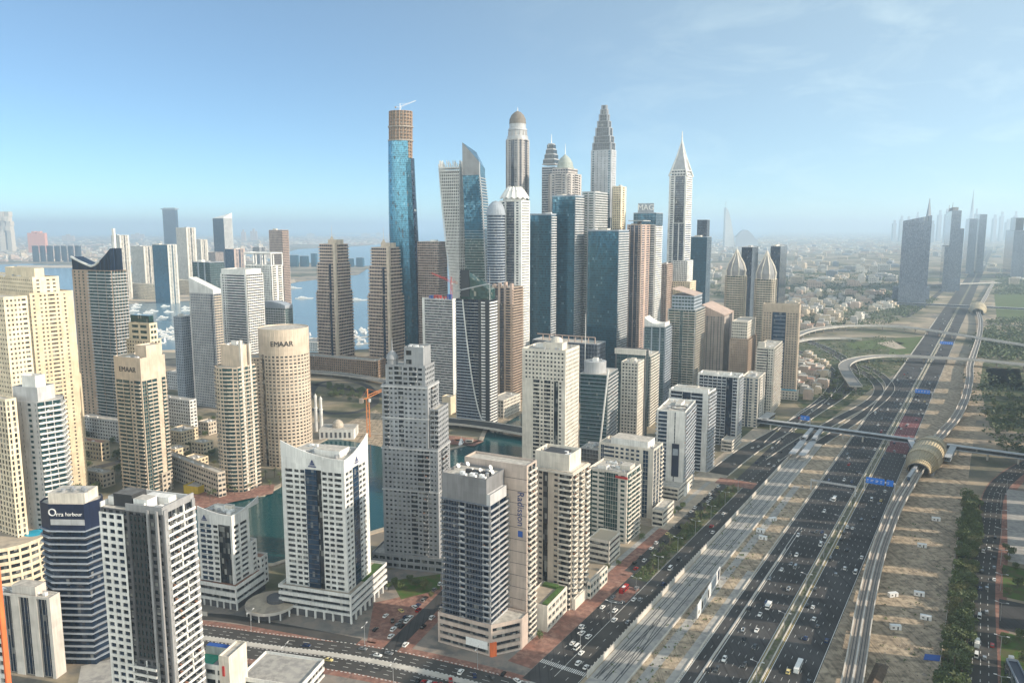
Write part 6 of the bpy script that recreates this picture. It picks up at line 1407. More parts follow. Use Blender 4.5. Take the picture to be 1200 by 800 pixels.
# ================================================================== far buildings
def far_tower(label, cx, yt, yb, xL, xR, h, Ls, Rs, wm, gm, name='office_tower', fin=True, fh=4, **k):
    b, z = B(name, label, 'tower', cx, yt, yb, xL, xR, h); b.tier(b.rect(), 0, z, [Rs, Ls, Rs, Ls], wm, gm, fh, **k)
    if fin: b.finish()
    return b, z
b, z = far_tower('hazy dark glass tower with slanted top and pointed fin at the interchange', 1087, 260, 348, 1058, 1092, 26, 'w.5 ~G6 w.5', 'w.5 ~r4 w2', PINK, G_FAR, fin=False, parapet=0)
W1, W2 = b.wl, b.wr; mb = MB().mat(G_FAR); zl, zr = b.zat(266), b.zat(254)
A_, B_, C_, D_ = b.pt(0, 0), b.pt(0, W2), b.pt(W1, W2), b.pt(W1, 0)
for q4 in ([(*D_, z), (*A_, z), (*A_, zr), (*D_, z + 1)], [(*A_, z), (*B_, z), (*B_, zr), (*A_, zr)], [(*D_, z + 1), (*A_, zr), (*B_, zr), (*C_, z + 1)], [(*B_, z), (*C_, z), (*C_, z + 1), (*B_, zr)]): mb.face(q4)
b.one('slanted_top', mb); mb = MB().mat(SILV); mb.loft([[(*b.pt(-2, 1), 0), (*b.pt(-2, W2 * .6), 0), (*b.pt(3, W2 * .6), 0), (*b.pt(3, 1), 0)], [(*b.pt(-2, 1), zr), (*b.pt(-2, W2 * .6), zr), (*b.pt(6, W2 * .6), zr), (*b.pt(6, 1), zr)], [(*b.pt(-2, 2), b.zat(232)), (*b.pt(-2, 4), b.zat(232)), (*b.pt(-1, 4), b.zat(232)), (*b.pt(-1, 2), b.zat(232))]]); b.one('fin', mb); b.finish()
far_tower('wide low glass podium block in front of the slanted-top tower', 1090, 335, 352, 1046, 1094, 26, '~G6', '~g5', BLUEG, G_GREY, 'office_block', depth=40) if 0 else None
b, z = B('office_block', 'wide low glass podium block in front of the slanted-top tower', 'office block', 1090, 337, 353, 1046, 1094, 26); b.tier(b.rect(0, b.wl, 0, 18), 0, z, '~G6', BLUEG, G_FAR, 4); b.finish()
for lab, a in [('hazy tall blue tower with two thin spires, left of the far highway', (1119, 249, 334, 1109, 1127, 26)), ('hazy narrow brown tower stuck to the two-spired tower', (1125, 268, 336, 1119, 1130, 26)), ('hazy low tower before the two-spired tower', (1112, 288, 337, 1104, 1116, 26)),
               ('hazy blue slab tower, left one of the pair beyond the two-spired tower', (1141, 257, 318, 1132, 1146, 26)), ('hazy tower with a pale right edge, right one of the pair beyond the two-spired tower', (1152, 252, 318, 1144, 1157, 26)), ('hazy tower with a narrower top at the right border', (1193, 270, 322, 1179, 1204, 26))]:
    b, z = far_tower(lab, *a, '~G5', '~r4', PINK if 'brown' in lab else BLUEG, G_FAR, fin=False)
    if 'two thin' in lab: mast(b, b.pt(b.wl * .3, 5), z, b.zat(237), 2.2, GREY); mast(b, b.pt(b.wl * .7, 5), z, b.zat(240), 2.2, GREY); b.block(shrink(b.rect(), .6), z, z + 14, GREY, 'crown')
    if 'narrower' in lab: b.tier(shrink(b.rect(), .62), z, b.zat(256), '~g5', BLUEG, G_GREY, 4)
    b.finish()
# sail-shaped hotel, needle tower and skyline in the haze
def at_d(px, d): return ((px - 600) / F * d, d)
d = 9000; c = at_d(852, d); k = d / F; root = empty('sail_hotel', (c[0], c[1], 0), 'distant white sail-shaped hotel with a curved edge standing in the haze', 'hotel')
zb = lambda py, dd=d: z_at(dd, py)
mb = MB().mat(WHITE); rings = []
for i in range(11):
    q = i / 10; w_ = 7.4 * (1 - q) ** .62 + .3; z = zb(284) + (zb(243) - zb(284)) * q if q else -2; x0, x1 = c[0] - 5 * k, c[0] - 5 * k + w_ * 1.5 * k
    rings.append([(x0, d, z), (x1, d - 10, z), (x1 - 6, d + 60, z), (x0 - 2, d + 60, z)])
mb.loft(rings); mb.build('sail', root, (c[0], c[1], 0)); mb = MB().mat(SILV); mb.bar((c[0] - 5 * k, d, 0), (c[0] - 5 * k, d, zb(236)), 7, 6, 2); mb.build('mast', root, (c[0], c[1], 0))
d = 8800; c = at_d(868, d); root = empty('wave_hotel', (c[0], c[1], 0), 'low distant wave-shaped building right of the sail-shaped hotel', 'hotel'); mb = MB().mat(BLUEG); rr_ = []
for i in range(9): q = i / 8; rr_.append((c[0] + (q * 26 - 8) * d / F, z_at(d, 282 - 13 * math.sin(math.pi * min(1, q * .9 + .12)) ** 1.3)))
for (x0, h0), (x1, h1) in zip(rr_, rr_[1:]): mb.face([(x0, d, 0), (x1, d, 0), (x1, d, h1), (x0, d, h0)]); mb.face([(x0, d, h0), (x1, d, h1), (x1, d + 60, h1), (x0, d + 60, h0)])
mb.build('wall', root, (c[0], c[1], 0))
d = 15000; c = at_d(1132, d); root = empty('needle_tower', (c[0], c[1], 0), 'very faint needle skyscraper fading in the haze above the far skyline', 'skyscraper'); mb = MB().mat(BLUEG); k = d / F
mb.lathe(c, [(3.4 * k, 0), (2.9 * k, z_at(d, 262)), (2.2 * k, z_at(d, 252)), (1.3 * k, z_at(d, 240)), (.6 * k, z_at(d, 232)), (.1 * k, z_at(d, 222))], 8); mb.build('shaft', root, (c[0], c[1], 0))
rb = random.Random(11)
for i, px in enumerate([1044, 1052, 1060, 1070, 1078, 1088, 1096, 1104, 1138, 1148, 1160, 1168, 1176, 1184, 1190]):
    d = rb.uniform(11000, 14000); c = at_d(px, d); k = d / F; hw = rb.uniform(1.2, 2.4) * k; zt_ = z_at(d, rb.uniform(244, 259))
    mb = MB().mat(BLUEG); mb.prism(ccw([(c[0] - hw, d), (c[0] + hw, d), (c[0] + hw, d + hw * 2), (c[0] - hw, d + hw * 2)]), 0, zt_ * .85); mb.prism(ccw([(c[0] - hw * .6, d + 5), (c[0] + hw * .6, d + 5), (c[0] + hw * .6, d + hw), (c[0] - hw * .6, d + hw)]), zt_ * .85, zt_)
    o = mb.build('distant_tower'); tag(o, 'faint tower of the far downtown skyline almost lost in the haze', 'tower', 'faint towers of the far downtown skyline')
# --- harbour and island side (left)
def pale(label, cx, yt, yb, xL, xR, h=30, Ls='w.6 ~p3.6 w.6', Rs='w1 p3 g2 p3 w1', wm=None, gm=None, **k):
    b, z = B('apartment_tower', label, 'tower', cx, yt, yb, xL, xR, h); b.tier(b.rect(), 0, z, [Rs, Ls, Rs, Ls], wm or OFFW, gm or G_DARK, 4, **k); b.clutter(2, b.wl - 3, 2, b.wr - 3, z, 3, 1); b.finish(); return b
pale('pale harbour tower with a rounded roof nearest the dark crowned tower', 140, 276, 352, 130, 151); pale('pale harbour tower, second from the left behind the beach', 168, 289, 348, 153, 180); pale('pale harbour tower with a shaded blue flank, third behind the beach', 196, 287, 356, 178, 207, Ls='w.4 ~G4 w.4', gm=G_GATE); pale('tallest pale harbour tower beside the construction crane', 218, 267, 340, 206, 229); pale('white harbour block with stepped top right of the tallest pale one', 235, 281, 336, 228, 243)
for lab, a in [('long low cream podium by the harbour beach, left one', (185, 334, 352, 150, 192)), ('long low cream podium by the harbour beach, right one', (222, 329, 346, 206, 230))]: b, z = B('podium_building', lab, 'building', *a, 30); b.tier(b.rect(), 0, z, '~p4', CREAM, G_DARK, 5); b.finish()
b, z = far_tower('distant dark blue slab tower with a flaring curved cap above the sea', 205, 246, 300, 190, 208, 14, '~G4', '~G4', BLUEG, G_NAVY, fin=False); mb = MB().mat(BLUEG); p = b.rect(); mb.loft([[(*q, z + .2) for q in inset(p, 1)], [(*q, z + 8) for q in inset(p, -9)], [(*q, z + 11) for q in inset(p, -9)]]); b.one('cap', mb); b.block(inset(p, 6), z + 11, z + 17, GREY, 'roof_block'); b.finish()
b, z = far_tower('distant white and blue wedge-topped tower right of the flaring slab tower', 262, 256, 322, 249, 272, 28, 'w.4 ~G5 w.4', 'w1 ~r4 w1', WHITE, G_NAVY, fin=False); mb = MB().mat(WHITE); W1, W2 = b.wl, b.wr; A_, B_, C_, D_ = b.pt(0, 0), b.pt(0, W2), b.pt(W1, W2), b.pt(W1, 0); zz = b.zat(249)
for q4 in ([(*A_, z), (*B_, z), (*B_, zz), (*A_, z + 4)], [(*D_, z), (*A_, z), (*A_, z + 4), (*D_, z + 1)], [(*D_, z + 1), (*A_, z + 4), (*B_, zz), (*C_, z + 6)]): mb.face(q4)
b.one('wedge_top', mb); b.finish()
pale('small blue-fronted tower under scaffolding left of the white frame-roof tower', 274, 292, 352, 263, 287, Ls='~G4', gm=G_BLUE, wm=PINK); pale('small dark-domed block behind the white frame-roof tower', 304, 290, 340, 296, 312, wm=GREY, gm=G_NAVY)
tower_crane(at(243, 300), 0, 72, 46, 120, 'pale tower crane leaning over a concrete frame beside the tallest harbour tower', 26, ORGP, 2.2)
b, z = B('building', 'unfinished concrete block under the harbour crane', 'building', 252, 296, 330, 240, 262, 30); b.tier(b.rect(), 0, z, '~c4', PINK, G_DARK, 5); b.finish()
for i, (xl, xr) in enumerate([(37, 45), (46, 53), (54, 62), (63, 70), (71, 78), (79, 86), (87, 95)]):
    b, z = B('apartment_building', 'grey shoreline apartment block in the row across the water', 'apartment block', xr - 2, 288, 307, xl, xr, 24, group='shoreline apartment blocks across the water'); b.tier(b.rect(), 0, z, '~G5', BLUEG if i % 2 else LGREY, G_GREY, 6); b.finish()
for i, (xl, xr, yt) in enumerate([(338, 350, 299), (351, 362, 300), (364, 372, 297), (404, 415, 303), (417, 427, 302)]):
    b, z = B('apartment_building', 'blue-grey block on the island shore beside the twin brown towers', 'apartment block', xr - 2, yt, 313, xl, xr, 24, group='island shore blocks behind the twin towers'); b.tier(b.rect(), 0, z, '~G5', LGREY, G_GATE, 6); b.finish()
c = at_d(9, 7500); root = empty('resort_hotel', (c[0], c[1], 0), 'distant stacked-block resort hotel with gaps at the far left horizon', 'hotel'); k = 7500 / F; rb = random.Random(2)
for i in range(5):
    for j in range(3):
        if (i, j) in ((4, 0), (3, 0)): continue
        zz0 = z_at(7500, 276 - i * 5.6) if i else 0; mb = MB().mat(PALEB); x0 = c[0] + (j * 6.2 - 9 + rb.uniform(-1, 1)) * k; mb.prism(ccw([(x0, 7500 + rb.uniform(-8, 8)), (x0 + 5.2 * k, 7500), (x0 + 5.2 * k, 7560), (x0, 7560)]), max(0, zz0), z_at(7500, 276 - (i + 1) * 5.6), bottom=True); mb.build('block', root, (c[0], c[1], 0))
c = at_d(47, 7000); root = empty('resort_hotel', (c[0], c[1], 0), 'distant salmon-pink resort hotel on the island horizon', 'hotel'); k = 7000 / F; SAL = wall('salmon_render', (.62, .28, .20))
for x0, x1, yt in ((-10, -5, 274), (-5, -1.4, 272), (1.4, 5, 272), (5, 10, 274), (-1.4, 1.4, 275)): mb = MB().mat(SAL); mb.prism(ccw([(c[0] + x0 * k, 7000), (c[0] + x1 * k, 7000), (c[0] + x1 * k, 7040), (c[0] + x0 * k, 7040)]), 0, z_at(7000, yt - 1)); mb.build('wing', root, (c[0], c[1], 0))
for cx, w_, yt, yb in [(84, 14, 274.5, 283), (165, 16, 273, 280), (300, 8, 268, 282), (288, 5, 269, 283), (366, 9, 273, 278), (392, 5, 274, 278), (430, 10, 273, 277.5), (445, 6, 272, 277.5), (460, 8, 274, 278)]:
    dd = at(cx, yb)[1]; c = at_d(cx, dd); k = dd / F; mb = MB().mat(PALEB if cx > 350 else PINK); z = z_at(dd, yt)
    for q in range(3): mb.prism(ccw([(c[0] + (q - 1.5) * w_ / 3 * k, dd), (c[0] + (q - .6) * w_ / 3 * k, dd), (c[0] + (q - .6) * w_ / 3 * k, dd + 30), (c[0] + (q - 1.5) * w_ / 3 * k, dd + 30)]), 0, z * (.8 + .2 * (q == 1)))
    o = mb.build('distant_hotel'); tag(o, 'pale distant hotel on the offshore islands along the sea horizon', 'hotel', 'distant hotels on the sea horizon')

# --- low-rise city: villas and blocks
HM = []
rb = random.Random(21)
WMS = [wall('villa_cream', (.60, .50, .38)), wall('villa_white', (.66, .62, .56)), wall('villa_pink', (.52, .40, .33)), wall('villa_grey', (.42, .41, .40))]
for q in range(8):
    mb = MB(); w_, d_, h_ = rb.uniform(12, 26), rb.uniform(10, 18), rb.uniform(6, 13); mb.mat(WMS[q % 4]); mb.prism([(-w_ / 2, -d_ / 2), (w_ / 2, -d_ / 2), (w_ / 2, d_ / 2), (-w_ / 2, d_ / 2)], 0, h_, ROOFT if q in (2, 5) else ROOF)
    mb.prism([(-w_ / 2 + 1, -d_ / 2 + 1.2), (w_ * .1, -d_ / 2 + 1.2), (w_ * .1, d_ / 2 - 1), (-w_ / 2 + 1, d_ / 2 - 1)], h_, h_ + 3.2, ROOF); mb.prism([(w_ / 2, -d_ / 4), (w_ / 2 + 5, -d_ / 4), (w_ / 2 + 5, d_ / 3), (w_ / 2, d_ / 3)], 0, h_ * .5, ROOF)
    mb.mat(G_DARK)
    for fl in range(int(h_ / 3.2)):
        for k in range(int(w_ / 3.2)): x = -w_ / 2 + 1 + k * 3.1; mb.quad((x, -d_ / 2 - .05), (x + 1.5, -d_ / 2 - .05), fl * 3.2 + .9, fl * 3.2 + 2.3)
        for k in range(int(d_ / 3.4)): y = -d_ / 2 + 1 + k * 3.2; mb.quad((w_ / 2 + .05, y), (w_ / 2 + .05, y + 1.5), fl * 3.2 + .9, fl * 3.2 + 2.3)
    o = mb.build('house_source'); HM.append(o.data); bpy.data.objects.remove(o)
def scatter(n, poly_px, f, minsep=0, seed=1, grid=None):
    """random points of the ground inside a polygon drawn in photo coordinates, spread evenly over the ground as seen"""
    r = random.Random(seed); out = []; tries = 0
    xs = [p[0] for p in poly_px]; ys = [p[1] for p in poly_px]
    while len(out) < n and tries < n * 40:
        tries += 1; x, y = r.uniform(min(xs), max(xs)), r.uniform(min(ys), max(ys)); ins = False; j = len(poly_px) - 1
        for i in range(len(poly_px)):
            if (poly_px[i][1] > y) != (poly_px[j][1] > y) and x < (poly_px[j][0] - poly_px[i][0]) * (y - poly_px[i][1]) / (poly_px[j][1] - poly_px[i][1]) + poly_px[i][0]: ins = not ins
            j = i
        if not ins: continue
        g = at(x, y)
        if grid:      # plots along streets
            ss, ee = (g[0] - 127) * sA + (g[1] - 371) * cA, (g[0] - 127) * cA - (g[1] - 371) * sA; ss = round(ss / grid) * grid + r.uniform(-.08, .08) * grid; k_ = round(ee / (grid * 1.5)); ee = k_ * grid * 1.5 + (grid * .28 if k_ % 2 else -grid * .28); g = se(ss, ee)
        if minsep and any(dist(g, q) < minsep for q in out): continue
        out.append(g); f(g, r)
    return out
cnt = [0]
def house(lab, grp, k0=.9, k1=1.6):
    def f(g, r):
        o = bpy.data.objects.new('house', r.choice(HM)); col.objects.link(o); o.location = (g[0], g[1], 0); o.rotation_euler = (0, 0, ROAD * -1 + r.choice([0, 1.5708]) + r.uniform(-.15, .15)); s = r.uniform(k0, k1); o.scale = (s, s, s * r.uniform(.8, 1.25)); tag(o, lab, 'house', grp); cnt[0] += 1
    return f
scatter(120, [(925, 338), (1048, 345), (1045, 372), (985, 385), (930, 385), (905, 360)], house('low villa among trees between the onion-crown towers and the interchange', 'villas near the interchange'), 20, 3, 27)
scatter(60, [(830, 298), (1050, 296), (1050, 336), (930, 338), (850, 345), (826, 322)], house('hazy low house in the far quarter behind the onion-crown towers', 'hazy low houses of the far quarter', 1.4, 2.4), 30, 4, 55)
scatter(24, [(935, 415), (965, 425), (970, 455), (945, 470), (935, 455)], house('small villa inside the loop of the slip road', 'villas inside the slip road loop', .7, 1.1), 16, 5)
scatter(70, [(0, 281), (330, 281), (330, 296), (100, 300), (0, 306)], house('tiny house on the palm island across the water', 'houses on the palm island', 1.6, 3), 40, 6)
# big far blocks and the mass of the distant city
def far_block(g, r):
    w_, d_, h_ = r.uniform(25, 70), r.uniform(20, 50), r.uniform(10, 34); mb = MB(); mb.mat(r.choice([WMS[0], WMS[1], WMS[3], BLUEG])); mb.prism([(-w_ / 2, -d_ / 2), (w_ / 2, -d_ / 2), (w_ / 2, d_ / 2), (-w_ / 2, d_ / 2)], 0, h_, ROOF); mb.prism([(-w_ / 4, -d_ / 4), (w_ / 5, -d_ / 4), (w_ / 5, d_ / 4), (-w_ / 4, d_ / 4)], h_, h_ + 4, ROOF)
    mb.mat(G_GREY)
    for fl in range(int(h_ / 4)): mb.quad((-w_ / 2 + 2, -d_ / 2 - .1), (w_ / 2 - 2, -d_ / 2 - .1), fl * 4 + 1.2, fl * 4 + 3); mb.quad((w_ / 2 + .1, -d_ / 2 + 2), (w_ / 2 + .1, d_ / 2 - 2), fl * 4 + 1.2, fl * 4 + 3)
    o = mb.build('city_block'); o.location = (g[0], g[1], 0); o.rotation_euler = (0, 0, -ROAD + r.uniform(-.2, .2)); tag(o, 'hazy flat-roofed block in the low city before the horizon', 'building', 'hazy blocks of the low city')
scatter(90, [(815, 292), (1056, 284), (1056, 330), (920, 338), (822, 335)], far_block, 70, 8)
scatter(30, [(1090, 300), (1130, 290), (1200, 290), (1200, 335), (1180, 338), (1160, 318)], far_block, 90, 9)
mb = MB(); r = random.Random(17)
for i in range(3400):
    px, py = r.uniform(800, 1230), 269 + r.random() ** 1.6 * 28; g = at(px, py); w_ = r.uniform(10, 45); h_ = r.uniform(5, 22); mb.mat(r.choice([WMS[0], WMS[1], WMS[3], PINK])); a = -ROAD + r.uniform(-.3, .3); ca, sa = math.cos(a), math.sin(a)
    if abs(E_(g)) < 90: continue
    mb.prism([(g[0] + ca * x - sa * y, g[1] + sa * x + ca * y) for x, y in ((-w_, -w_ / 2), (w_, -w_ / 2), (w_, w_ / 2), (-w_, w_ / 2))], 0, h_, ROOF)
for i in range(2600):
    px = r.uniform(-60, 470); py = 277 + r.random() * (30 if px < 336 else 10); g = at(px, py); w_ = r.uniform(8, 26); h_ = r.uniform(5, 16); mb.mat(r.choice([WMS[0], WMS[1], PINK, WMS[2]])); mb.prism([(g[0] - w_, g[1] - w_ / 2), (g[0] + w_, g[1] - w_ / 2), (g[0] + w_, g[1] + w_ / 2), (g[0] - w_, g[1] + w_ / 2)], 0, h_, ROOFT if i % 3 == 0 else ROOF)
o = mb.build('distant_city', kind='stuff'); tag(o, 'mass of tiny low buildings reaching to the hazy horizon', 'city')

# --- low buildings among the marina towers
def low(lab, cx, yt, yb, xL, xR, h=27, wm=None, gm=None, spec='~p4', rf=None, fh=4.0, fin=True, grp=None):
    b, z = B('low_building', lab, 'building', cx, yt, yb, xL, xR, h, group=grp); b.tier(b.rect(), 0, z, spec, wm or OFFW, gm or G_DARK, fh, roof=rf); b.clutter(1, max(4, b.wl - 3), 1, max(4, b.wr - 3), z, 4, 0)
    if fin: b.finish()
    return b, z
low('long white low building with a blank tall end wall left of the rounded-bay tower', 222, 470, 502, 186, 230, wm=WHITE); low('yellow sunlit low block with a cut corner right of the left lettered tower', 212, 507, 527, 194, 232, wm=YELL, gm=G_DARK)
low('wide beige three-storey arcade block by the canal promenade', 255, 555, 584, 188, 264, 40, wm=PALEB, spec='~P4'); low('tan arcade wing left of the three-storey arcade block', 190, 556, 578, 150, 200, 20, wm=PALEB)
low('low white villa block behind the long white building', 230, 440, 460, 196, 240, wm=LGREY); low('sandy low block right of the rounded-bay tower foot', 300, 470, 492, 278, 312, wm=YELL)
low('long dark podium between the twin brown towers and the curved road', 440, 424, 444, 352, 452, 24, wm=BROWN); low('white shed roofs left of the twin brown towers', 372, 402, 412, 346, 392, 24, wm=WHITE); low('cream block at the foot of the banded unfinished tower', 528, 466, 486, 518, 534, wm=CREAM, spec='w1')
low('yellow hoarding block beside the promenade', 232, 572, 580, 215, 262, 20, wm=wall('yellow_hoarding', (.62, .45, .04)), spec='w1'); low('grey podium block behind the dark crowned tower', 150, 496, 520, 95, 160, 24, wm=LGREY); low('orange-roofed low hall near the left lettered tower', 118, 520, 540, 78, 128, 24, wm=YELL, rf=ROOFT)
for i, a in enumerate([(660, 478, 508, 640, 676), (700, 500, 518, 684, 716), (640, 452, 470, 622, 652), (742, 480, 500, 724, 752), (590, 470, 490, 572, 610), (550, 455, 478, 536, 572), (770, 452, 470, 756, 786), (812, 470, 486, 800, 824), (845, 448, 466, 828, 856)]): low('low pale podium building wedged between the tower feet', *a, grp='low podiums between the tower feet')
for i, a in enumerate([(205, 528, 542, 192, 222), (238, 520, 534, 224, 250), (244, 496, 510, 232, 256), (228, 540, 552, 212, 244), (205, 545, 556, 190, 216), (120, 556, 572, 96, 134), (312, 500, 516, 300, 326), (140, 500, 512, 124, 150)]): low('low sandy courtyard building in the gardens round the lettered towers', *a, wm=[YELL, CREAM, PALEB][i % 3], grp='courtyard buildings in the gardens')
# mosque with two minarets
c = at(400, 512); root = empty('mosque', (c[0], c[1], 0), 'white mosque by the round canal basin beside the round lettered tower', 'mosque'); off = (c[0], c[1], 0)
mb = MB().mat(WHITE); mb.prism([(c[0] - 22, c[1] - 10), (c[0] + 16, c[1] - 10), (c[0] + 16, c[1] + 16), (c[0] - 22, c[1] + 16)], 0, 11, ROOF); mb.build('hall', root, off); mb = MB().mat(DGREY)
for k in range(7): mb.quad((c[0] - 20 + k * 5, c[1] - 10.06), (c[0] - 17.6 + k * 5, c[1] - 10.06), 2, 8)
mb.build('windows', root, off); mb = MB().mat(PALEB); mb.lathe((c[0] - 4, c[1] + 3), [(6, 11), (6.3, 13), (5, 16.5), (2.6, 18.6), (.2, 19.6)], 18); mb.build('dome', root, off, smooth=True)
for px, yt in ((371, 461), (377, 464)):
    g = at(px, 505); mb = MB().mat(WHITE); zt_ = z_at(g[1], yt); mb.lathe(g, [(2.0, 0), (1.8, zt_ * .6), (2.6, zt_ * .62), (1.6, zt_ * .64), (1.5, zt_ * .9), (2, zt_ * .91), (.2, zt_)], 10); mb.build('minaret', root, off)
tower_crane(at(432, 512), 0, 44, 34, 55, 'orange tower crane on the sandy building site by the canal', 6, ORGP, 1.5)
px_sheet('building_site', [(385, 505), (440, 480), (470, 500), (480, 530), (430, 520), (400, 515)], .06, SAND)
for ln, hw in (([(360, 470), (372, 450), (400, 446), (430, 452), (440, 470), (420, 482), (385, 484), (366, 478)], 5), ([(300, 455), (340, 448), (380, 452), (440, 462), (520, 486)], 6), ([(60, 560), (110, 548), (160, 535), (240, 505), (300, 480)], 6), ([(60, 450), (130, 445), (200, 440), (300, 430), (360, 432)], 6)): road_px('street', ln, hw, ASPH2, .07, False)
viaduct('canal_bridge', [(345, 434), (400, 438), (450, 446), (500, 458), (530, 468)], 7, 6, 'pale flyover passing the feet of the twin brown towers', 'bridge'); viaduct('canal_bridge', [(505, 492), (540, 494), (580, 499), (615, 505), (660, 513)], 12, 6.5, 'wide low road bridge over the canal at the dark curved-line tower', 'bridge', ASPH2, 40)
px_sheet('street', [(575, 492), (612, 470), (640, 462), (640, 470), (612, 484), (590, 497)], .06, SAND)
o = sheet('quay', ccw([(-96, 822), (-40, 806), (-30, 826), (-60, 846), (-110, 856)]), .9, BRICK)
for i, (cx, cy) in enumerate([(-88, 832), (-74, 828), (-58, 826), (-46, 822)]):
    mb = MB().mat(OFFW if i % 2 else ROOFT); mb.prism([(cx - 4, cy - 3), (cx + 4, cy - 3), (cx + 4, cy + 4), (cx - 4, cy + 4)], .95, 4.5, ROOFT); mb.mat(G_DARK); mb.quad((cx - 3, cy - 3.05), (cx + 3, cy - 3.05), 1.6, 3.4); o = mb.build('quay_pavilion'); tag(o, 'small pavilion on the red-paved quay below the canal bridge', 'pavilion', 'pavilions on the red quay')

# --- towers across the road, outside the frame: they throw the long shadows over the highway
k19 = math.tan(R_(SUN_AZ - 121.7))
def jlt(s0, s1, h, e=152, dp=24):
    s0 += 2.0; s1 -= 2.0
    sh = -e * k19      # a tower at e shades the strip that starts this much earlier at e = 0
    w_ = (s1 - s0) - dp * abs(k19); a0 = s0 + sh + dp * abs(k19) * 0 
    c = se(a0 + w_ / 2, e); b = Bld('apartment_tower', 'tower on the far side of the right-hand road throwing a long shadow', 'tower', se(a0, e), 31.7, dp, max(6, w_), group='towers across the right-hand road')
    b.dL = (cA, -sA); p = ccw([b.pt(0, 0), b.pt(0, b.wr), b.pt(dp, b.wr), b.pt(dp, 0)]); b.tier(p, 0, h, '~p4', OFFW, G_DARK, 3.5); b.finish()
for s0, s1, h in ((-70, 12, 150), (21, 58, 135), (76, 98, 150), (102, 121, 120), (135, 174, 165), (182, 232, 150), (244, 262, 140), (264, 309, 172), (318, 352, 150), (357, 400, 180), (408, 452, 140), (462, 505, 165), (512, 560, 150), (575, 620, 170), (640, 700, 150), (720, 770, 165), (800, 850, 150), (880, 950, 160)): jlt(s0, s1, h)

# ================================================================== street furniture
def lamp(g, h, ang, arms=1, grp='street lamps along the roads', lab='tall grey street lamp with a curved arm beside the road'):
    root = empty('street_lamp', (g[0], g[1], 0), lab, 'street lamp', grp, ang); mb = MB().mat(METAL); mb.bar((0, 0, 0), (0, 0, h), .22, 6, .12); mb.build('pole', root)
    for q in range(arms):
        sg = 1 if q == 0 else -1; mb = MB().mat(METAL); mb.bar((0, 0, h), (sg * 2.6, 0, h + .5), .11, 5); arm_ = mb.build('arm', root); mb = MB().mat(PMET); mb.obox((0, 0), (1, 0), (0, -1), *(sorted((sg * 2.2, sg * 3.6))), -.25, .25, h + .42, h + .66, back=True); mb.build('lamp_head', arm_)
    return root
L1 = lamp(se(-20, -92.8), 11, -ROAD + 1.57, 2); 
def lamp_copy(src, g, ang): o = copy_tree(src); o.location = (g[0], g[1], 0); o.rotation_euler = (0, 0, ang); return o
for s in range(20, 300, 38): lamp_copy(L1, se(s, -92.8), -ROAD)
for s in range(-60, 900, 60): lamp_copy(L1, se(s, -2.4), -ROAD)
for s in range(-40, 420, 45): lamp_copy(L1, se(s, 103.6 if s < 400 else 108), -ROAD)
for i in range(4, len(cs) - 3, 4):
    q = offs(cs, 14.5 if (i // 4) % 2 else -14.5)[i]; lamp_copy(L1, q, 1.3)
def gantry(s, e0, e1, lab, blue=None, z=8.2):
    c = se(s, (e0 + e1) / 2); root = empty('sign_gantry', (c[0], c[1], 0), lab, 'gantry'); off = (c[0], c[1], 0); mb = MB().mat(LGREY); t = (cA, -sA); n = (-sA, -cA)
    mb.obox(se(s, 0), t, n, e0, e1, -.7, .7, z, z + 1.5, back=True); mb.build('beam', root, off)
    for e in (e0 + .4, e1 - .4): mb = MB().mat(LGREY); mb.obox(se(s, 0), t, n, e - .5, e + .5, -.5, .5, 0, z, back=True); mb.build('post', root, off)
    for a0, a1 in (blue or []):
        mb = MB().mat(plain('sign_blue', (.02, .20, .78), .4, 0, .05, 1)); mb.obox(se(s, 0), t, n, a0, a1, .72, .95, z - 1.6, z + 3.8, back=True); o = mb.build('sign_panel', root, off)
        r = random.Random(int(a0)); m2 = MB().mat(WLET); x = a0 + .8
        while x < a1 - 2.5: ln = r.uniform(1.2, 2.6); m2.obox(se(s, 0), t, n, x, x + ln, .96, 1.0, z + 1.4, z + 1.9); m2.obox(se(s, 0), t, n, x, x + ln * .8, .96, 1.0, z + .2, z + .6); x += ln + 1.6
        m2.build('sign_lettering', root, off)
    return root
gantry(326, -40, -3, 'plain grey gantry beam across the left highway carriageway'); gantry(352, 0, 25, 'gantry with large blue road signs before the golden station', [(1.5, 16.5), (18, 23.5)]); gantry(800, -1, 24, 'far gantry with a blue road sign beyond the red road surface', [(3, 21)]); gantry(1330, 0, 26, 'hazy far gantry with a blue sign between the two overpasses', [(2, 24)]); gantry(560, -98, -86, 'blue road sign over the service road near the beige arched hotel', [(-97, -87)])
# hoarding between tram line and highway
c = se(46, -49); root = empty('billboard', (c[0], c[1], 0), 'long white roadside hoarding standing on sand between tram line and highway', 'billboard'); off = (c[0], c[1], 0); ln = [se(46, -49), se(76, -51.4), se(106, -54)]
mb = MB().mat(PMET); wall_mb(mb, ln, -.25, .25, 1.0, 9.5); mb.build('panel', root, off)
for q, (s0, s1, m_, z0, z1) in enumerate([(48, 50, LETTER, 3, 5), (56, 59, LETTER, 2.4, 7), (62, 66, BLUEG, 2, 6), (72, 75, LETTER, 2, 7.4), (82, 96, BLUEG, 3, 8), (99, 104, NAVY, 2, 9)]):
    e = lambda s: -49 - (s - 46) / 60 * 5; mb = MB().mat(m_); wall_mb(mb, [se(s0, e(s0) + .32), se(s1, e(s1) + .32)], -.04, .04, z0, z1); mb.build('printed_figure', root, off)
for k in range(9): mb = MB().mat(METAL); s = 47 + k * 7.2; g = se(s, -49.9 - (s - 46) / 60 * 5); mb.bar((g[0], g[1], 0), (g[0], g[1], 9), .2, 5); mb.build('post', root, off)
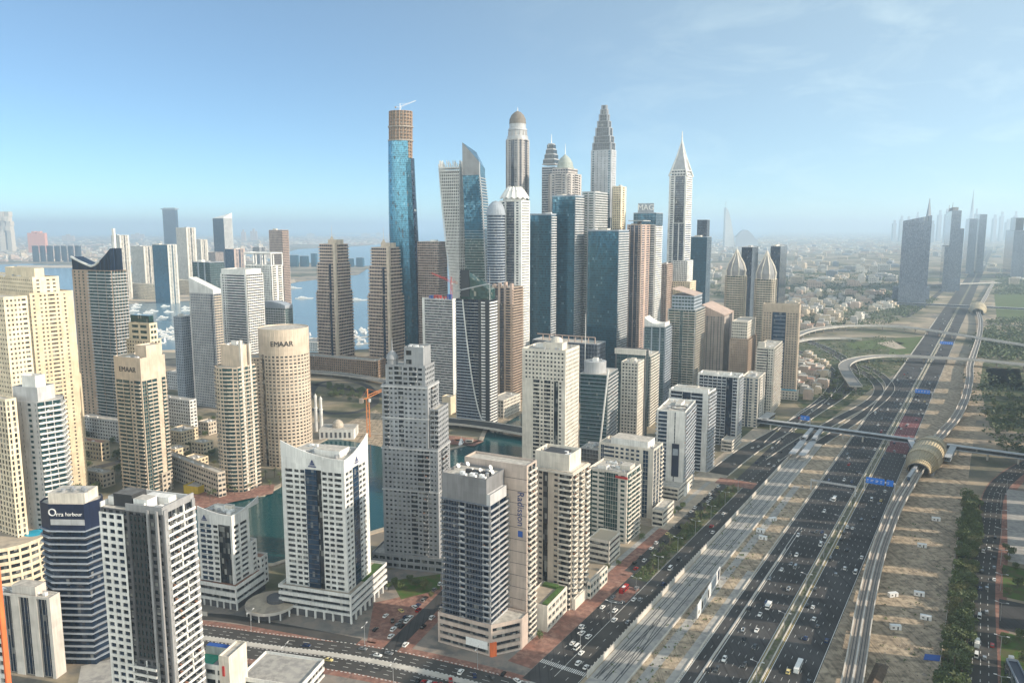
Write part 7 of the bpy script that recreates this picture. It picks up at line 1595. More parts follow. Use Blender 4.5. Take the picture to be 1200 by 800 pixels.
# tram canopies
for e0, lab in ((-75, 'left one of two flat tram stop canopies by the footbridge'), (-65.5, 'right one of two flat tram stop canopies by the footbridge')):
    c = se(420, e0); root = empty('tram_stop', (c[0], c[1], 0), lab, 'tram stop'); off = (c[0], c[1], 0); mb = MB().mat(SILV); ln = [se(412, e0), se(440, e0), se(470, e0 - .5)]; wall_mb(mb, ln, -3.2, 3.2, 5.2, 6.0); mb.build('canopy', root, off); mb = MB().mat(CONCL); wall_mb(mb, ln, -2.6, 2.6, .05, .9); mb.build('platform', root, off)
    for s in range(416, 470, 9): g = se(s, e0); mb = MB().mat(METAL); mb.bar((g[0], g[1], .9), (g[0], g[1], 5.2), .25, 6); mb.build('post', root, off)
    tube('bridge_link', [se(470, e0), se(518, e0 - 1)], 1.8, 6.2, 9.4, lab.replace('flat tram stop canopies by the footbridge', 'glazed links from tram stop canopies up to the footbridge'), 'footbridge', False)
tube('bridge_link', [se(520, -132), se(560, -131)], 5, 6.0, 11, 'wide roofed hall at the left end of the long footbridge', 'footbridge', False)
# walls and fences
def wall_thing(name, lab, cat, ln, d0, d1, z1, m, z0=0, part='panel'):
    c = ln[0]; root = empty(name, (c[0], c[1], 0), lab, cat); mb = MB().mat(m); wall_mb(mb, ln, d0, d1, z0, z1); mb.build(part, root, (c[0], c[1], 0)); return root
r_ = wall_thing('boundary_wall', 'pale wall with ribbed panels between the tram bed and the service road', 'wall', sl_(-42, 430, -77.8, 8), -.3, .3, 3.2, CONCL); off = tuple(r_.location)
for s in range(-40, 200, 4): g = se(s, -78.35); mb = MB().mat(CONCL); mb.box(g[0] - .25, g[0] + .25, g[1] - .25, g[1] + .25, 0, 3.5); mb.build('rib', r_, off) if s < 160 else None
wall_thing('boundary_wall', 'low white kerb wall along the right side of the tram bed', 'wall', sl_(-45, 430, -58.4, 6), -.35, .35, 1.2, CONCL); wall_thing('boundary_fence', 'thin pale fence between the sandy lot and the tree belt', 'fence', sl_(-80, 370, 76.4, 6), -.12, .12, 2.0, OFFW)
wall_thing('boundary_wall', 'pale hoarding wall along the street below the white hotels', 'wall', offs(cs, -23)[4:14], -.2, .2, 2.6, CONCL)
for e, lab in ((-4.6, 'left concrete barrier of the highway median'), (-.5, 'right concrete barrier of the highway median'), (-37.2, 'concrete barrier along the left edge of the highway'), (-28.3, 'short concrete barrier between slip lane and main highway lanes')): wall_thing('concrete_barrier', lab, 'barrier', sl_(-100 if e > -38 else 60, 180 if e == -28.3 else 1900, e, 6), -.3, .3, .95, CONCL)
# spoil heap and site clutter on the sandy lot
g0 = [se(-40, 45.2), se(0, 47), se(45, 50), se(52, 50.5)]; c = g0[0]; mb = MB().mat(plain('dug_earth', (.13, .095, .07), .95, 0, .4, .5)); a_, b_ = offs(g0, -3.4), offs(g0, 3.4); h_ = [2.2, 2.8, 2.4, .3]
for i in range(3):
    mb.face([(*b_[i], 0), (*b_[i + 1], 0), (*g0[i + 1], h_[i + 1]), (*g0[i], h_[i])]); mb.face([(*a_[i + 1], 0), (*a_[i], 0), (*g0[i], h_[i]), (*g0[i + 1], h_[i + 1])])
o = mb.build('spoil_heap'); tag(o, 'long dark ridge of dug earth beside the elevated metro track', 'earth heap')
px_sheet('tarp', [(1084, 766), (1103, 768), (1101, 775), (1082, 773)], .3, COURTB)
rb = random.Random(31)
CAB = MB(); CAB.mat(PMET); CAB.box(-3, 3, -1.3, 1.3, .2, 2.8); CAB.mat(DGREY); CAB.quad((-2, -1.33), (-.8, -1.33), 1.1, 2); CAB.quad((.6, -1.33), (1.4, -1.33), .3, 2.3); CABo = CAB.build('site_cabin'); tag(CABo, 'white site cabin standing on the sandy lots beside the highway', 'cabin', 'white site cabins on the sand')
for i, (s, e) in enumerate([(203, -52), (190, -47), (96, 52), (140, 46), (150, 60), (118, 66), (300, 60), (232, -50), (236, 55)]):
    o = CABo if i == 0 else CABo.copy()
    if i: col.objects.link(o)
    g = se(s, e); o.location = (g[0], g[1], .03); o.rotation_euler = (0, 0, rb.uniform(-.6, .6))
RUB = MB(); r = random.Random(44)
for i in range(900):
    s, e = r.uniform(-70, 330), r.choice([r.uniform(46, 75), r.uniform(-57, -42), r.uniform(46, 75)]); g = se(s, e); w_ = r.uniform(.2, .7) * (2.4 if i % 40 == 0 else 1); RUB.mat(r.choice([CONC, SAND, plain('dug_earth', (.13, .095, .07))])); q = [(g[0] + w_ * math.cos(a) * r.uniform(.6, 1.3), g[1] + w_ * math.sin(a) * r.uniform(.6, 1.3)) for a in (.2, 1.5, 2.9, 4.4, 5.4)]
    for j in range(5): RUB.face([(*q[j], .03), (*q[(j + 1) % 5], .03), (g[0], g[1], w_ * r.uniform(.5, .9))])
o = RUB.build('rubble', kind='stuff'); tag(o, 'stones and heaps of rubble strewn over the sandy lots', 'rubble')
# red market tent, car park sheds
o = px_sheet('paved_yard', [(505, 795), (560, 790), (640, 800), (640, 830), (505, 830)], .055, CPAV)
px_sheet('lawn', [(458, 680), (516, 672), (516, 690), (470, 702)], .06, GRASS); px_sheet('brick_pavement', [(438, 706), (500, 692), (520, 706), (472, 760), (430, 752)], .05, BRICK); px_sheet('paved_yard', [(205, 700), (340, 690), (520, 655), (640, 690), (690, 730), (610, 815), (180, 850)], .025, tex_mat('worn_yard', [(.22, .205, .19), (.15, .145, .14), (.27, .23, .20)], [.03, .1])); px_sheet('paved_yard', [(95, 780), (200, 755), (235, 790), (200, 860), (80, 860)], .05, CPAV)
b, z = low('dark blue sloping-roofed hall at the lower right corner', 1192, 775, 800, 1180, 1215, 20, wm=BLUEG, spec='w1', rf=NAVY); b, z = low('red canopy tent at the foot of the white apartment block', 770, 602, 608, 755, 776, 29, wm=RED, spec='w1', rf=RED)

# ================================================================== trees
LEAF = None
def leaf_mat(name, c1, c2):
    m, t, b = new_mat(name); g = N(t, 'ShaderNodeNewGeometry'); oi = N(t, 'ShaderNodeObjectInfo'); ad = N(t, 'ShaderNodeMath', operation='ADD'); t.links.new(g.outputs['Random Per Island'], ad.inputs[0]); t.links.new(oi.outputs['Random'], ad.inputs[1])
    hf = N(t, 'ShaderNodeMath', operation='MULTIPLY'); hf.inputs[1].default_value = .5; t.links.new(ad.outputs[0], hf.inputs[0]); mx = N(t, 'ShaderNodeMix', data_type='RGBA'); t.links.new(hf.outputs[0], mx.inputs[0]); mx.inputs[6].default_value = rgb(c1); mx.inputs[7].default_value = rgb(c2); t.links.new(mx.outputs[2], b.inputs['Base Color']); sv(b, 'Roughness', .7); return m
LF1 = leaf_mat('dense_leaves', (.04, .06, .02), (.13, .17, .06)); LF2 = leaf_mat('palm_leaves', (.05, .075, .025), (.14, .15, .06)); BARK = plain('bark', (.13, .10, .075), .95, 0, .3, 2)
LF3 = leaf_mat('olive_leaves', (.075, .085, .03), (.19, .19, .08))
def crown_mesh(seed, R, n, leaf, fl=.75):
    r = random.Random(seed); mb = MB().mat(LF3 if seed % 3 == 1 else LF1); blobs = [(r.uniform(-.55, .55) * R, r.uniform(-.55, .55) * R, R * (1.0 + r.uniform(-.2, .55)), R * r.uniform(.35, .62)) for _ in range(8)]
    for i in range(n):
        bx, by, bz, br = r.choice(blobs); u = Vector((r.gauss(0, 1), r.gauss(0, 1), r.gauss(0, 1) * fl)).normalized() * br * r.uniform(.65, 1.05); c = Vector((bx, by, bz)) + u; q = Vector((r.gauss(u.x, br), r.gauss(u.y, br), r.gauss(u.z + .3, br))).to_track_quat('Z', 'Y'); s = leaf * r.uniform(.6, 1.25)
        mb.face([tuple(c + q @ Vector(p)) for p in ((-s, -s * .6, 0), (s, -s * .5, .1), (s * .8, s * .6, 0), (-s * .7, s * .7, .15))])
    return mb
def trunk_mb(R, seed):
    r = random.Random(seed); mb = MB().mat(BARK); mb.bar((0, 0, 0), (0, 0, R * .75), .22, 6, .16)
    for k in range(4): a = k * 1.57 + r.uniform(-.4, .4); mb.bar((0, 0, R * .7), (math.cos(a) * R * .45, math.sin(a) * R * .45, R * 1.15), .13, 5, .06)
    return mb
def palm_mb(seed):
    r = random.Random(seed); mb = MB().mat(LF2); h = 7
    for k in range(22):
        a = k * 2.4; el = r.uniform(-.2, 1.1); L = r.uniform(2.6, 3.6); p = Vector((0, 0, h)); d = Vector((math.cos(a) * math.cos(el), math.sin(a) * math.cos(el), math.sin(el))); sd = Vector((-math.sin(a), math.cos(a), 0)); w_ = .42
        for sgm in range(4):
            q = p + d * L / 4; w2 = w_ * (1 - sgm * .22); mb.face([tuple(p - sd * w_), tuple(p + sd * w_ ), tuple(q + sd * w2 + Vector((0, 0, -.08))), tuple(q - sd * w2 + Vector((0, 0, -.08)))]); p = q; d = (d + Vector((0, 0, -.34))).normalized(); w_ = w2
    t = MB().mat(BARK); t.bar((0, 0, 0), (.2, .1, h), .26, 7, .19); return mb, t
TREES = []
for q in range(4):
    root = empty('tree', (0, 0, -500)); R = 3.4; trunk_mb(R, q).build('trunk', root); crown_mesh(q + 3, R, 620, .34).build('crown', root); TREES.append(root)
PALMS = []
for q in range(3): root = empty('palm_tree', (0, 0, -500)); f_, t_ = palm_mb(q); t_.build('trunk', root); f_.build('crown', root); PALMS.append(root)
FARM = []
for q in range(3):
    mb = crown_mesh(q + 30, 3.6, 150, .75); t = trunk_mb(3.6, q); n0 = len(mb.v); mb.v += t.v; mb.uv += t.uv; mb.f += [tuple(i + n0 for i in f) for f in t.f]; mb.mats.append(BARK); mb.mi += [1] * len(t.f); o = mb.build('tree_source'); FARM.append(o.data); bpy.data.objects.remove(o)
rt = random.Random(77)
def plant(kind, g, lab, grp, s0=.8, s1=1.3):
    src = rt.choice(TREES if kind == 'tree' else PALMS); o = copy_tree(src); s = rt.uniform(s0, s1); o.location = (g[0], g[1], .05); o.rotation_euler = (0, 0, rt.uniform(0, 6.28)); o.scale = (s, s, s * rt.uniform(.85, 1.15)); tag(o, lab, 'palm' if kind == 'palm' else 'tree', grp); return o
s = -74
while s < 372:
    for e in (79.6, 83.4, 87.2):
        if rt.random() < .86: plant('tree', se(s + rt.uniform(-2.5, 2.5), e + rt.uniform(-1, 1)), 'dense green tree in the belt beside the right-hand road', 'trees of the right-hand belt', 1.0, 1.6)
    s += 8.6
for s in (-40, -30, -21, -12, -2, 6, 14, 22, 40, 62, 80, 96, 110, 140, 180): plant('palm', se(s, 84 + rt.uniform(-2, 2)), 'spreading palm rising from the tree belt beside the right-hand road', 'palms in the right-hand belt', 1.1, 1.4)
s = 84
while s < 288: plant('palm' if rt.random() < .62 else 'tree', se(s, -99 + rt.uniform(-3.6, 3.6)), 'palm or small tree in the planted strip by the service road', 'plants of the service road strip', .6, 1.0); s += rt.uniform(3.2, 6)
for s, e in [(64, 112), (78, 107), (90, 115), (110, 106), (120, 114), (182, 108), (196, 113), (214, 106), (228, 112), (240, 107), (250, 109), (262, 106.5), (60, 106), (140, 118)]: plant('tree', se(s, e), 'tree on the lawns right of the right-hand road', 'trees on the right-hand lawns', .7, 1.2)
for px, py in [(455, 690), (462, 684), (470, 690), (480, 680), (488, 686), (498, 690), (440, 672), (650, 700), (505, 700), (632, 748), (560, 680), (712, 668), (725, 662), (795, 600), (800, 596), (788, 604), (752, 632)]: plant('tree', at(px, py), 'small street tree among the near tower podiums', 'street trees among the podiums', .55, .95)
scatter(30, [(60, 500), (160, 520), (235, 540), (250, 560), (180, 560), (90, 585), (60, 560)], lambda g, r: plant('tree', g, 'dark tree in the gardens between the lettered towers and the left edge', 'garden trees on the left', .9, 1.5), 6, 41)
scatter(24, [(192, 500), (256, 490), (262, 545), (200, 556)], lambda g, r: plant('tree', g, 'tree in the courtyards between the lettered towers', 'trees of the courtyards', .7, 1.2), 6, 44)
scatter(26, [(385, 452), (425, 456), (430, 466), (400, 472), (382, 464)], lambda g, r: plant('tree', g, 'tree on the round traffic island below the twin brown towers', 'trees on the traffic island', .9, 1.4), 6, 42)
scatter(22, [(240, 590), (330, 572), (345, 560), (300, 558), (250, 575)], lambda g, r: plant('palm', g, 'palm on the canal promenade below the lettered towers', 'palms on the canal promenade', .9, 1.2), 5, 43)
def fartree(lab, grp, k0=1.2, k1=2.4):
    def f(g, r): o = bpy.data.objects.new('tree', r.choice(FARM)); col.objects.link(o); o.location = (g[0], g[1], 0); s = r.uniform(k0, k1); o.scale = (s * 1.2, s * 1.2, s); o.rotation_euler = (0, 0, r.uniform(0, 6.28)); tag(o, lab, 'tree', grp)
    return f
scatter(22, [(1140, 430), (1200, 432), (1240, 520), (1170, 512), (1148, 480)], fartree('dark tree in the green land right of the metro track', 'trees of the right-hand parkland', .8, 1.3), 8, 51); scatter(14, [(945, 420), (985, 440), (985, 470), (950, 475), (935, 440)], fartree('tree inside the slip road loop', 'trees of the slip road loop', .9, 1.6), 7, 52)
CAN = MB().mat(LF1); r = random.Random(91)
def canopy(n, poly, k0, k1, seed):
    def f(g, rr):
        for _ in range(9):
            s = rr.uniform(k0, k1); c = Vector((g[0] + rr.gauss(0, 4 * k0), g[1] + rr.gauss(0, 4 * k0), rr.uniform(.6, 6.5))); q = Vector((rr.gauss(0, 1), rr.gauss(0, 1), rr.uniform(.3, 1))).to_track_quat('Z', 'Y'); CAN.face([tuple(c + q @ Vector(p)) for p in ((-s, -s * .7, 0), (s, -s * .5, .1), (s * .8, s * .7, 0), (-s * .7, s * .8, .2))])
    scatter(n, poly, f, 0, seed)
canopy(900, [(1160, 375), (1240, 370), (1240, 425), (1150, 420), (1140, 400)], 1.2, 2.4, 61); canopy(900, [(905, 340), (1050, 345), (1050, 378), (985, 386), (925, 386)], 1.0, 2.2, 62); canopy(700, [(830, 320), (1055, 318), (1055, 345), (900, 345), (835, 350)], 1.6, 3.2, 63); canopy(700, [(1170, 320), (1240, 318), (1240, 345), (1165, 345)], 2, 3.6, 64); canopy(500, [(1000, 345), (1060, 372), (1100, 352), (1060, 340)], 1.4, 2.4, 65); canopy(240, [(940, 405), (1040, 395), (1060, 425), (1000, 470), (960, 470)], .8, 1.4, 66); canopy(260, [(1130, 440), (1250, 440), (1280, 560), (1165, 530)], .9, 1.8, 67)
o = CAN.build('tree_canopy', kind='stuff'); tag(o, 'scattered dark green shrubs and treetops of the parkland beyond the towers', 'greenery')
SH = MB().mat(LF1)
def shrub(s0, s1, e0, e1, n, k, seed):
    r = random.Random(seed)
    for _ in range(n):
        g = se(r.uniform(s0, s1), r.uniform(e0, e1))
        for _ in range(4): s = r.uniform(.5, 1) * k; c = Vector((g[0] + r.gauss(0, .5), g[1] + r.gauss(0, .5), r.uniform(.2, 1.0))); q = Vector((r.gauss(0, 1), r.gauss(0, 1), r.uniform(.2, 1))).to_track_quat('Z', 'Y'); SH.face([tuple(c + q @ Vector(p)) for p in ((-s, -s * .7, 0), (s, -s * .5, .1), (s * .8, s * .7, 0), (-s * .7, s * .8, .2))])
shrub(80, 290, -104, -93.8, 520, .55, 1); shrub(-80, 380, 78, 88, 900, .7, 2); shrub(-60, 300, -57, -43, 90, .6, 3); shrub(-60, 330, 40, 76, 60, .6, 4); shrub(-100, 400, -4.2, -.8, 420, .3, 5); shrub(-40, 280, -76, -60, 40, .5, 6)
o = SH.build('shrubs', kind='stuff'); tag(o, 'low green shrubs in the road verges and planting strips', 'shrubs')

# ================================================================== vehicles
def paint(n, c, metal=.2): return plain('car_paint_' + n, c, .25, metal, .04, 1)
COLS = {'white': paint('white', (.78, .78, .77), 0), 'silver': paint('silver', (.40, .41, .42), .6), 'black': paint('black', (.015, .015, .017)), 'dark grey': paint('grey', (.09, .095, .10), .4), 'dark blue': paint('blue', (.02, .04, .12), .3), 'red': paint('red', (.40, .02, .02)), 'pale yellow': paint('yellow', (.72, .58, .25), 0)}
CG = plain('car_glass', (.015, .02, .025), .06); TYRE = plain('tyre_rubber', (.02, .02, .02), .8); HLIGHT = plain('lamp_lens', (.7, .7, .65), .2); TAIL = plain('tail_lens', (.35, .01, .01), .3)
def car_parts(L=4.6, Wd=1.85, Hh=1.5, kind='saloon'):
    """returns {part: MB}; x forward"""
    w = Wd / 2; P_ = {}
    if kind == 'saloon': prof = [(-L / 2, .45), (-L / 2, .92), (-L / 2 + .5, 1.0), (-.35 * L + .35, 1.02), (L * .18, 1.0), (L / 2 - .35, .86), (L / 2, .7), (L / 2, .4)]; cab = [(-L * .40, 1.0), (-L * .26, Hh), (L * .02, Hh), (L * .20, 1.0)]
    elif kind == 'suv': prof = [(-L / 2, .5), (-L / 2, 1.1), (-L / 2 + .2, 1.14), (L * .2, 1.12), (L / 2 - .3, 1.02), (L / 2, .85), (L / 2, .45)]; cab = [(-L * .48, 1.12), (-L * .42, Hh), (L * .04, Hh), (L * .20, 1.12)]
    else: prof = [(-L / 2, .45), (-L / 2, 1.1), (L * .40, 1.1), (L / 2, .95), (L / 2, .45)]; cab = [(-L / 2, 1.1), (-L / 2 + .1, Hh), (L * .32, Hh), (L * .42, 1.1)]
    mb = MB()
    for y, sg in ((-w, 1), (w, -1)):
        f = [(x, y, z) for x, z in prof] + [(L / 2, y, .28), (-L / 2, y, .28)]; mb.face(f[::-1] if sg > 0 else f)
    pp = [(-L / 2, .28)] + prof + [(L / 2, .28)]
    for (x0, z0), (x1, z1) in zip(pp, pp[1:]): mb.face([(x0, -w, z0), (x1, -w, z1), (x1, w, z1), (x0, w, z0)])
    k = .84; (x0, z0), (x1, z1), (x2, z2), (x3, z3) = cab       # roof and pillars
    mb.face([(x1, -w * k, z1), (x2, -w * k, z2), (x2, w * k, z2), (x1, w * k, z1)])
    for (xa, za), (xb, zb_) in ((cab[0], cab[1]), (cab[3], cab[2])):
        for sg in (-1, 1): mb.bar((xa, sg * w * .93, za), (xb, sg * w * k, zb_), .05, 4)
    P_['body'] = mb; g = MB(); e = .02
    g.face([(x0, -w * .93, z0), (x3, -w * .93, z3), (x2, -w * k, z2 - e), (x1, -w * k, z1 - e)]); g.face([(x3, w * .93, z3), (x0, w * .93, z0), (x1, w * k, z1 - e), (x2, w * k, z2 - e)]); g.face([(x3, -w * .93, z3), (x3, w * .93, z3), (x2, w * k, z2 - e), (x2, -w * k, z2 - e)]); g.face([(x0, w * .93, z0), (x0, -w * .93, z0), (x1, -w * k, z1 - e), (x1, w * k, z1 - e)])
    P_['window'] = g
    wl = MB(); n = 12; r = .33
    A = [(r * math.cos(i * math.pi / 6), -.11, r * math.sin(i * math.pi / 6)) for i in range(n)]; B_ = [(p[0], .11, p[2]) for p in A]
    for i in range(n): j = (i + 1) % n; wl.face([A[i], A[j], B_[j], B_[i]])
    wl.face(A[::-1]); wl.face(B_); P_['wheel'] = wl
    hl = MB(); hl.box(-.06, .03, -.24, .24, -.08, .1); P_['headlight'] = hl; P_['_dims'] = (L, w); return P_
def make_vehicle(name, kind, colname, L, Wd, Hh, simple_=False):
    P_ = car_parts(L, Wd, Hh, kind); w = P_['_dims'][1]; P_['body'].mats = [COLS[colname]]; P_['window'].mats = [CG]; P_['wheel'].mats = [TYRE]; P_['headlight'].mats = [HLIGHT]
    if simple_:
        mb = P_['body']
        for q, (src, mt) in enumerate(((P_['window'], CG),)): n0 = len(mb.v); mb.v += src.v; mb.uv += src.uv; mb.f += [tuple(i + n0 for i in f) for f in src.f]; mb.mats.append(mt); mb.mi += [1 + q] * len(src.f)
        for sx_ in (-1, 1):
            for sy_ in (-1, 1):
                n0 = len(mb.v); mb.v += [(v[0] + sx_ * L * .31, v[1] + sy_ * (w - .12), v[2] + .33) for v in P_['wheel'].v]; mb.uv += P_['wheel'].uv; mb.f += [tuple(i + n0 for i in f) for f in P_['wheel'].f]; mb.mi += [2] * len(P_['wheel'].f)
        mb.mats.append(TYRE); o = mb.build(name); o.location = (0, 0, -500); return o
    root = empty(name, (0, 0, -500)); P_['body'].build('body', root); P_['window'].build('window', root); wh = None
    for sx_ in (-1, 1):
        for sy_ in (-1, 1):
            o = P_['wheel'].build('wheel', root) if wh is None else link('wheel', wh, root); wh = o.data; o.location = (sx_ * L * .31, sy_ * (w - .12), .33)
    hm = None
    for sy_ in (-1, 1): o = P_['headlight'].build('headlight', root) if hm is None else link('headlight', hm, root); hm = o.data; o.location = (L / 2, sy_ * w * .68, .66)
    return root
KIND = {'saloon': (4.6, 1.85, 1.48), 'suv': (4.8, 1.95, 1.85), 'van': (5.6, 2.0, 2.4)}
PROTO = {}; used = set()
def vehicle(kind, colname, g, ang, lab, grp, detail=True, name=None):
    key = (kind, colname, detail)
    if key not in PROTO: PROTO[key] = make_vehicle(name or ('delivery_van' if kind == 'van' else 'car'), kind, colname, *KIND[kind], simple_=not detail)
    o = PROTO[key] if key not in used else copy_tree(PROTO[key]); used.add(key)
    o.location = (g[0], g[1], .085); o.rotation_euler = (0, 0, ang); tag(o, lab, 'van' if kind == 'van' else 'car', grp); return o
rv = random.Random(55)
def rcol(): return rv.choices(['white', 'silver', 'black', 'dark grey', 'dark blue', 'red', 'pale yellow'], [38, 17, 16, 14, 7, 4, 4])[0]
fw = math.pi / 2 - ROAD     # heading along the road, away from the camera
placed = []
def traffic(n, s0, s1, lanes, ang, where, detail_s=330, gap=8):
    k = 0; t = 0
    while k < n and t < n * 30:
        t += 1; s = rv.uniform(s0, s1); e = rv.choice(lanes)
        if any(abs(p[0] - s) < gap and abs(p[1] - e) < 1.8 for p in placed): continue
        placed.append((s, e)); c = rcol(); kd = rv.choices(['saloon', 'suv', 'van'], [50, 40, 10])[0]; nm = {'saloon': 'saloon car', 'suv': 'tall car', 'van': 'van'}[kd]
        vehicle(kd, c, se(s, e + rv.uniform(-.3, .3)), ang + rv.uniform(-.02, .02), f'{c} {nm} {where}', f'{c} {nm}s {where}', s < detail_s); k += 1
LL = [-26.2, -22.6, -19, -15.4, -11.8, -8.2]; RL = [2.6, 6.2, 9.8, 13.4, 17, 20.6]
traffic(27, -20, 330, LL, fw + math.pi, 'on the left highway carriageway'); traffic(27, -20, 340, RL, fw, 'on the right highway carriageway'); traffic(30, 340, 1000, LL + [-30], fw + math.pi, 'on the left highway carriageway'); traffic(30, 350, 1000, RL, fw, 'on the right highway carriageway'); traffic(30, 1000, 2000, LL + RL, fw, 'far down the hazy highway', 0)
traffic(13, -36, 280, [-90.5, -87.5, -82.5], fw, 'on the service road beside the tram wall'); traffic(10, -36, 66, [-103.2, -99.4, -95], fw, 'waiting near the brick crossing'); traffic(26, 90, 290, [-111.4, -107.6], fw, 'parked along the planted strip', gap=5.5); traffic(12, 320, 500, [-101, -96, -90, -84], fw, 'on the service road near the footbridge', 0)
traffic(22, -60, 290, [89.2, 92.8, 96.4, 100], fw, 'on the right-hand road behind the tree belt', gap=7)
def on_line(line, d, i, q): a = offs(line, d); return (a[i][0] + (a[i + 1][0] - a[i][0]) * q, a[i][1] + (a[i + 1][1] - a[i][1]) * q), math.atan2(a[i + 1][1] - a[i][1], a[i + 1][0] - a[i][0])
for i, d, q in [(20, -5, .3), (22, 6, .6), (24, -9, .2), (25, -5.4, .5), (26, -9, .1), (18, 7, .5), (12, 6, .4)]: g, a = on_line(cs, d, i, q); c = rcol(); vehicle('saloon', c, g, a, f'{c} saloon car on the street below the white hotels', f'{c} saloon cars on the street below the hotels')
for i in range(7, 23):
    for d in (-6, 6, -8.8):
        if rv.random() < .6: g, a = on_line(st2, d, i, rv.random() * .6); c = rcol(); vehicle('suv', c, g, a, f'{c} tall car parked in the side street beside the corner hotel', f'{c} tall cars in the side street')
for row in range(2):
    for k in range(14):
        if rv.random() < .75: c = rcol(); g0 = at(512, 790 - 0); g = (g0[0] + k * 2.9 - 12, g0[1] - 6 - row * 12 - k * .9); vehicle('saloon', c, g, 1.3, f'{c} saloon car in the car park at the lower edge', f'{c} saloon cars in the lower car park')
for sl, lanes in ((slip1, (-3.5, 0, 3.5)), (slip5, (-3, 0, 3))):
    for i in range(2, len(sl) - 2, 2):
        for d in lanes:
            if rv.random() < .45: g, a = on_line(sl, d, i, rv.random()); c = rcol(); vehicle('saloon', c, g, a, f'{c} saloon car on the curving slip roads', f'{c} saloon cars on the slip roads', False)
def bus(g, ang, lab, L=12, c=None, roof=2.9):
    root = empty('bus', (g[0], g[1], .08), lab, 'bus', None, ang); mb = MB().mat(c or COLS['white']); mb.box(-L / 2, L / 2, -1.25, 1.25, .35, 1.35); mb.box(-L / 2, L / 2, -1.25, 1.25, 2.35, roof); mb.box(-L / 2, -L / 2 + .3, -1.24, 1.24, 1.35, 2.35); mb.build('body', root); mb = MB().mat(CG); mb.box(-L / 2 + .3, L / 2 - .02, -1.22, 1.22, 1.35, 2.35); mb.build('window', root)
    for x in (-L * .32, L * .3):
        for y in (-1.1, 1.1): m2 = MB().mat(TYRE); m2.bar((x, y - .15, .48), (x, y + .15, .48), .48, 12); m2.build('wheel', root)
    mb = MB().mat(PMET); mb.box(-2, 1, -.8, .8, roof, roof + .25); mb.build('roof_unit', root); return root
for k in range(20):      # cars left round the yards by the crossroads
    g = at(*[(452, 722), (460, 728), (470, 716), (478, 724), (232, 792), (250, 800), (262, 806), (212, 806), (200, 796), (540, 788), (556, 792), (575, 794), (590, 790), (528, 798), (606, 798), (150, 790), (168, 800), (486, 712), (440, 738), (520, 716)][k]); c = rcol(); vehicle('suv' if k % 2 else 'saloon', c, g, 1.2 + (k % 3) * .5, f'{c} car standing in the yards round the crossroads', f'{c} cars in the crossroads yards')
bus(se(24, 13.2), fw, 'long white bus on the right highway carriageway near the lower edge'); bus(se(84, -17), fw + math.pi, 'short white minibus on the left highway carriageway', 7.5); bus(se(58, -101), fw, 'red bus stopped at the brick bus bay', 10, COLS['red'], 3.1); bus(se(100, 92.6), fw, 'white minibus on the right-hand road in the sunlit gap', 7); bus(se(308, -17), fw + math.pi, 'white lorry-like coach under the plain grey gantry', 9)
# metro train leaving the station
def near_v(s): c = se(s, 36); k = min(range(len(vl) - 1), key=lambda i: dist(vl[i], c)); return k
g0 = se(372, 33.4); root = empty('metro_train', (g0[0], g0[1], 8.3), 'silver-blue metro train coming out of the golden station', 'train', None, math.atan2(se(410, 36)[1] - g0[1], se(410, 36)[0] - g0[0]))
for k in range(3): mb = MB().mat(SILV); mb.box(k * 16.6, k * 16.6 + 16, -1.35, 1.35, .1, 3.4); mb.build('carriage', root); mb = MB().mat(G_BLUE); mb.box(k * 16.6 + .6, k * 16.6 + 15.4, -1.39, 1.39, 1.3, 2.5); mb.build('window_band', root)
mb = MB().mat(G_BLUE); mb.loft([[(0, -1.3, .3), (0, 1.3, .3), (0, 1.3, 3.2), (0, -1.3, 3.2)], [(-1.6, -1.0, .5), (-1.6, 1.0, .5), (-1.4, 1, 2.6), (-1.4, -1, 2.6)]]); mb.build('nose', root)

# ================================================================== boats
BO = []
for q, (L, w_) in enumerate(((16, 4.4), (26, 6), (40, 8))):
    root = empty('motor_yacht', (0, 0, -500)); mb = MB().mat(PMET); h_ = [[(-L / 2, -w_ * .42, -.2), (L * .2, -w_ * .42, -.2), (L * .42, 0, -.2), (L * .2, w_ * .42, -.2), (-L / 2, w_ * .42, -.2)], [(-L / 2, -w_ / 2, 1.6), (L * .2, -w_ / 2, 1.7), (L / 2, 0, 2.2), (L * .2, w_ / 2, 1.7), (-L / 2, w_ / 2, 1.6)]]; mb.loft(h_); mb.build('hull', root)
    mb = MB().mat(PMET); mb.loft([[(-L * .35, -w_ * .36, 1.7), (L * .18, -w_ * .36, 1.7), (L * .18, w_ * .36, 1.7), (-L * .35, w_ * .36, 1.7)], [(-L * .33, -w_ * .32, 4), (L * .06, -w_ * .32, 4), (L * .06, w_ * .32, 4), (-L * .33, w_ * .32, 4)]]); mb.build('cabin', root); mb = MB().mat(CG); mb.box(-L * .3, L * .08, -w_ * .37, w_ * .37, 2.4, 3.2); mb.build('window', root)
    mb = MB().mat(PMET); mb.box(-L * .25, -L * .02, -w_ * .25, w_ * .25, 4, 5.6); mb.bar((-L * .15, 0, 5.6), (-L * .2, 0, 8.5), .15, 4); mb.build('flybridge', root); BO.append(root)
rbo = random.Random(8)
def boat(g, q, ang, lab, grp, z=.45): o = copy_tree(BO[q]); o.location = (g[0], g[1], z); o.rotation_euler = (0, 0, ang); tag(o, lab, 'boat', grp); return o
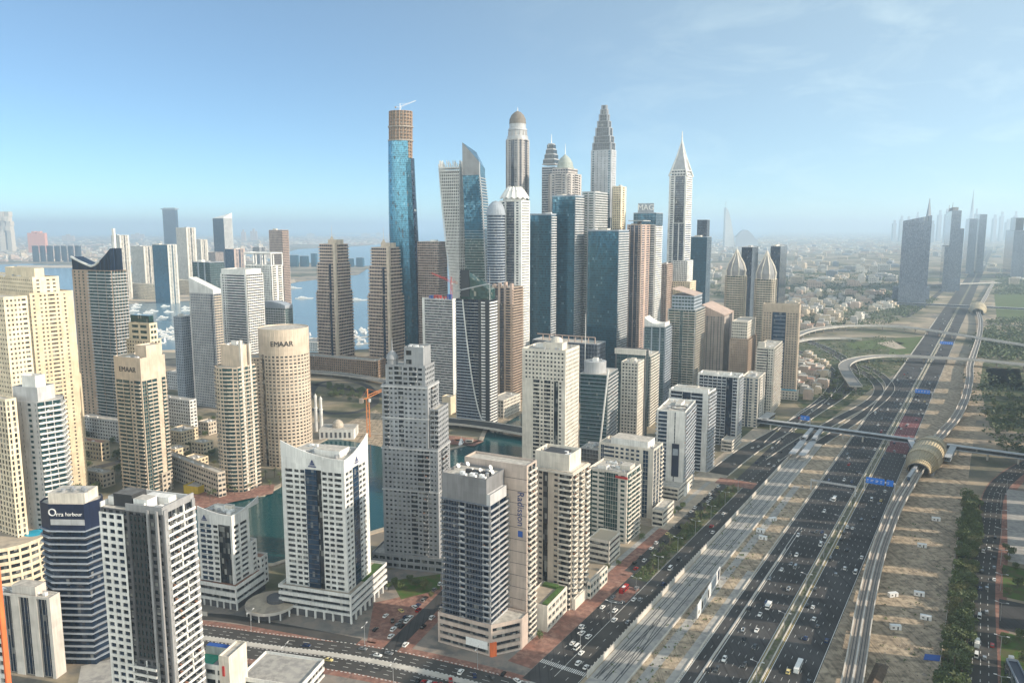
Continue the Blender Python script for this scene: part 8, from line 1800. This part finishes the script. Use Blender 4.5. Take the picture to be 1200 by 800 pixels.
scatter(60, [(84, 404), (150, 398), (210, 380), (210, 398), (150, 412), (84, 418)], lambda g, r: boat(g, 0, r.choice([.4, 1.97]), 'white motor yacht moored in the left harbour basin', 'yachts in the left harbour basin'), 16, 71); scatter(54, [(336, 395), (365, 392), (440, 384), (440, 404), (345, 410)], lambda g, r: boat(g, 0, r.choice([.4, 1.97]), 'white motor yacht moored in the marina behind the twin towers', 'yachts behind the twin towers'), 16, 72); scatter(14, [(150, 358), (235, 354), (235, 372), (150, 380)], lambda g, r: boat(g, 1, .4, 'large white yacht off the harbour beach', 'yachts off the harbour beach'), 40, 73)
for px, py, lab in [(357, 350, 'largest white superyacht anchored left of the twin brown towers'), (420, 352, 'white superyacht between the twin brown towers'), (345, 338, 'long white yacht near the island shore')]: o = boat(at(px, py), 2, .2, lab, None); o.scale = (1.5, 1.5, 1.3)
for i, (px, py) in enumerate([(580, 543), (602, 552), (540, 521)]): boat(at(px, py), 0, 2.6 + i, ['small white boat in the middle of the canal below the bridge', 'small white boat near the off-white tower in the canal', 'white boat moored at the red quay'][i], None, .1)
for ln in ([(84, 412), (150, 404), (210, 392)], [(340, 402), (440, 394)], [(345, 408), (440, 402)]):
    pts = [at(*p) for p in ln]; mb = MB().mat(CONCL); wall_mb(mb, pts, -3, 3, .2, 1.2); o = mb.build('pier'); tag(o, 'long pale mooring pier in the marina water', 'pier', 'mooring piers in the marina')
for o in TREES + PALMS + BO:
    for ch in list(o.children): bpy.data.objects.remove(ch)
    bpy.data.objects.remove(o)

# ------------------------------------------------------------------ air
m = bpy.data.materials.new('haze'); m.use_nodes = True; t = m.node_tree; t.nodes.clear()
pv = N(t, 'ShaderNodeVolumePrincipled'); pv.inputs['Color'].default_value = (.64, .82, 1.0, 1); pv.inputs['Density'].default_value = HAZE_DENSITY; pv.inputs['Anisotropy'].default_value = .25
o_ = N(t, 'ShaderNodeOutputMaterial'); t.links.new(pv.outputs[0], o_.inputs['Volume'])
mb = MB().mat(m); mb.box(-62000, 62000, -62000, 62000, -1.5, 470)
mb.build('haze', kind='stuff')
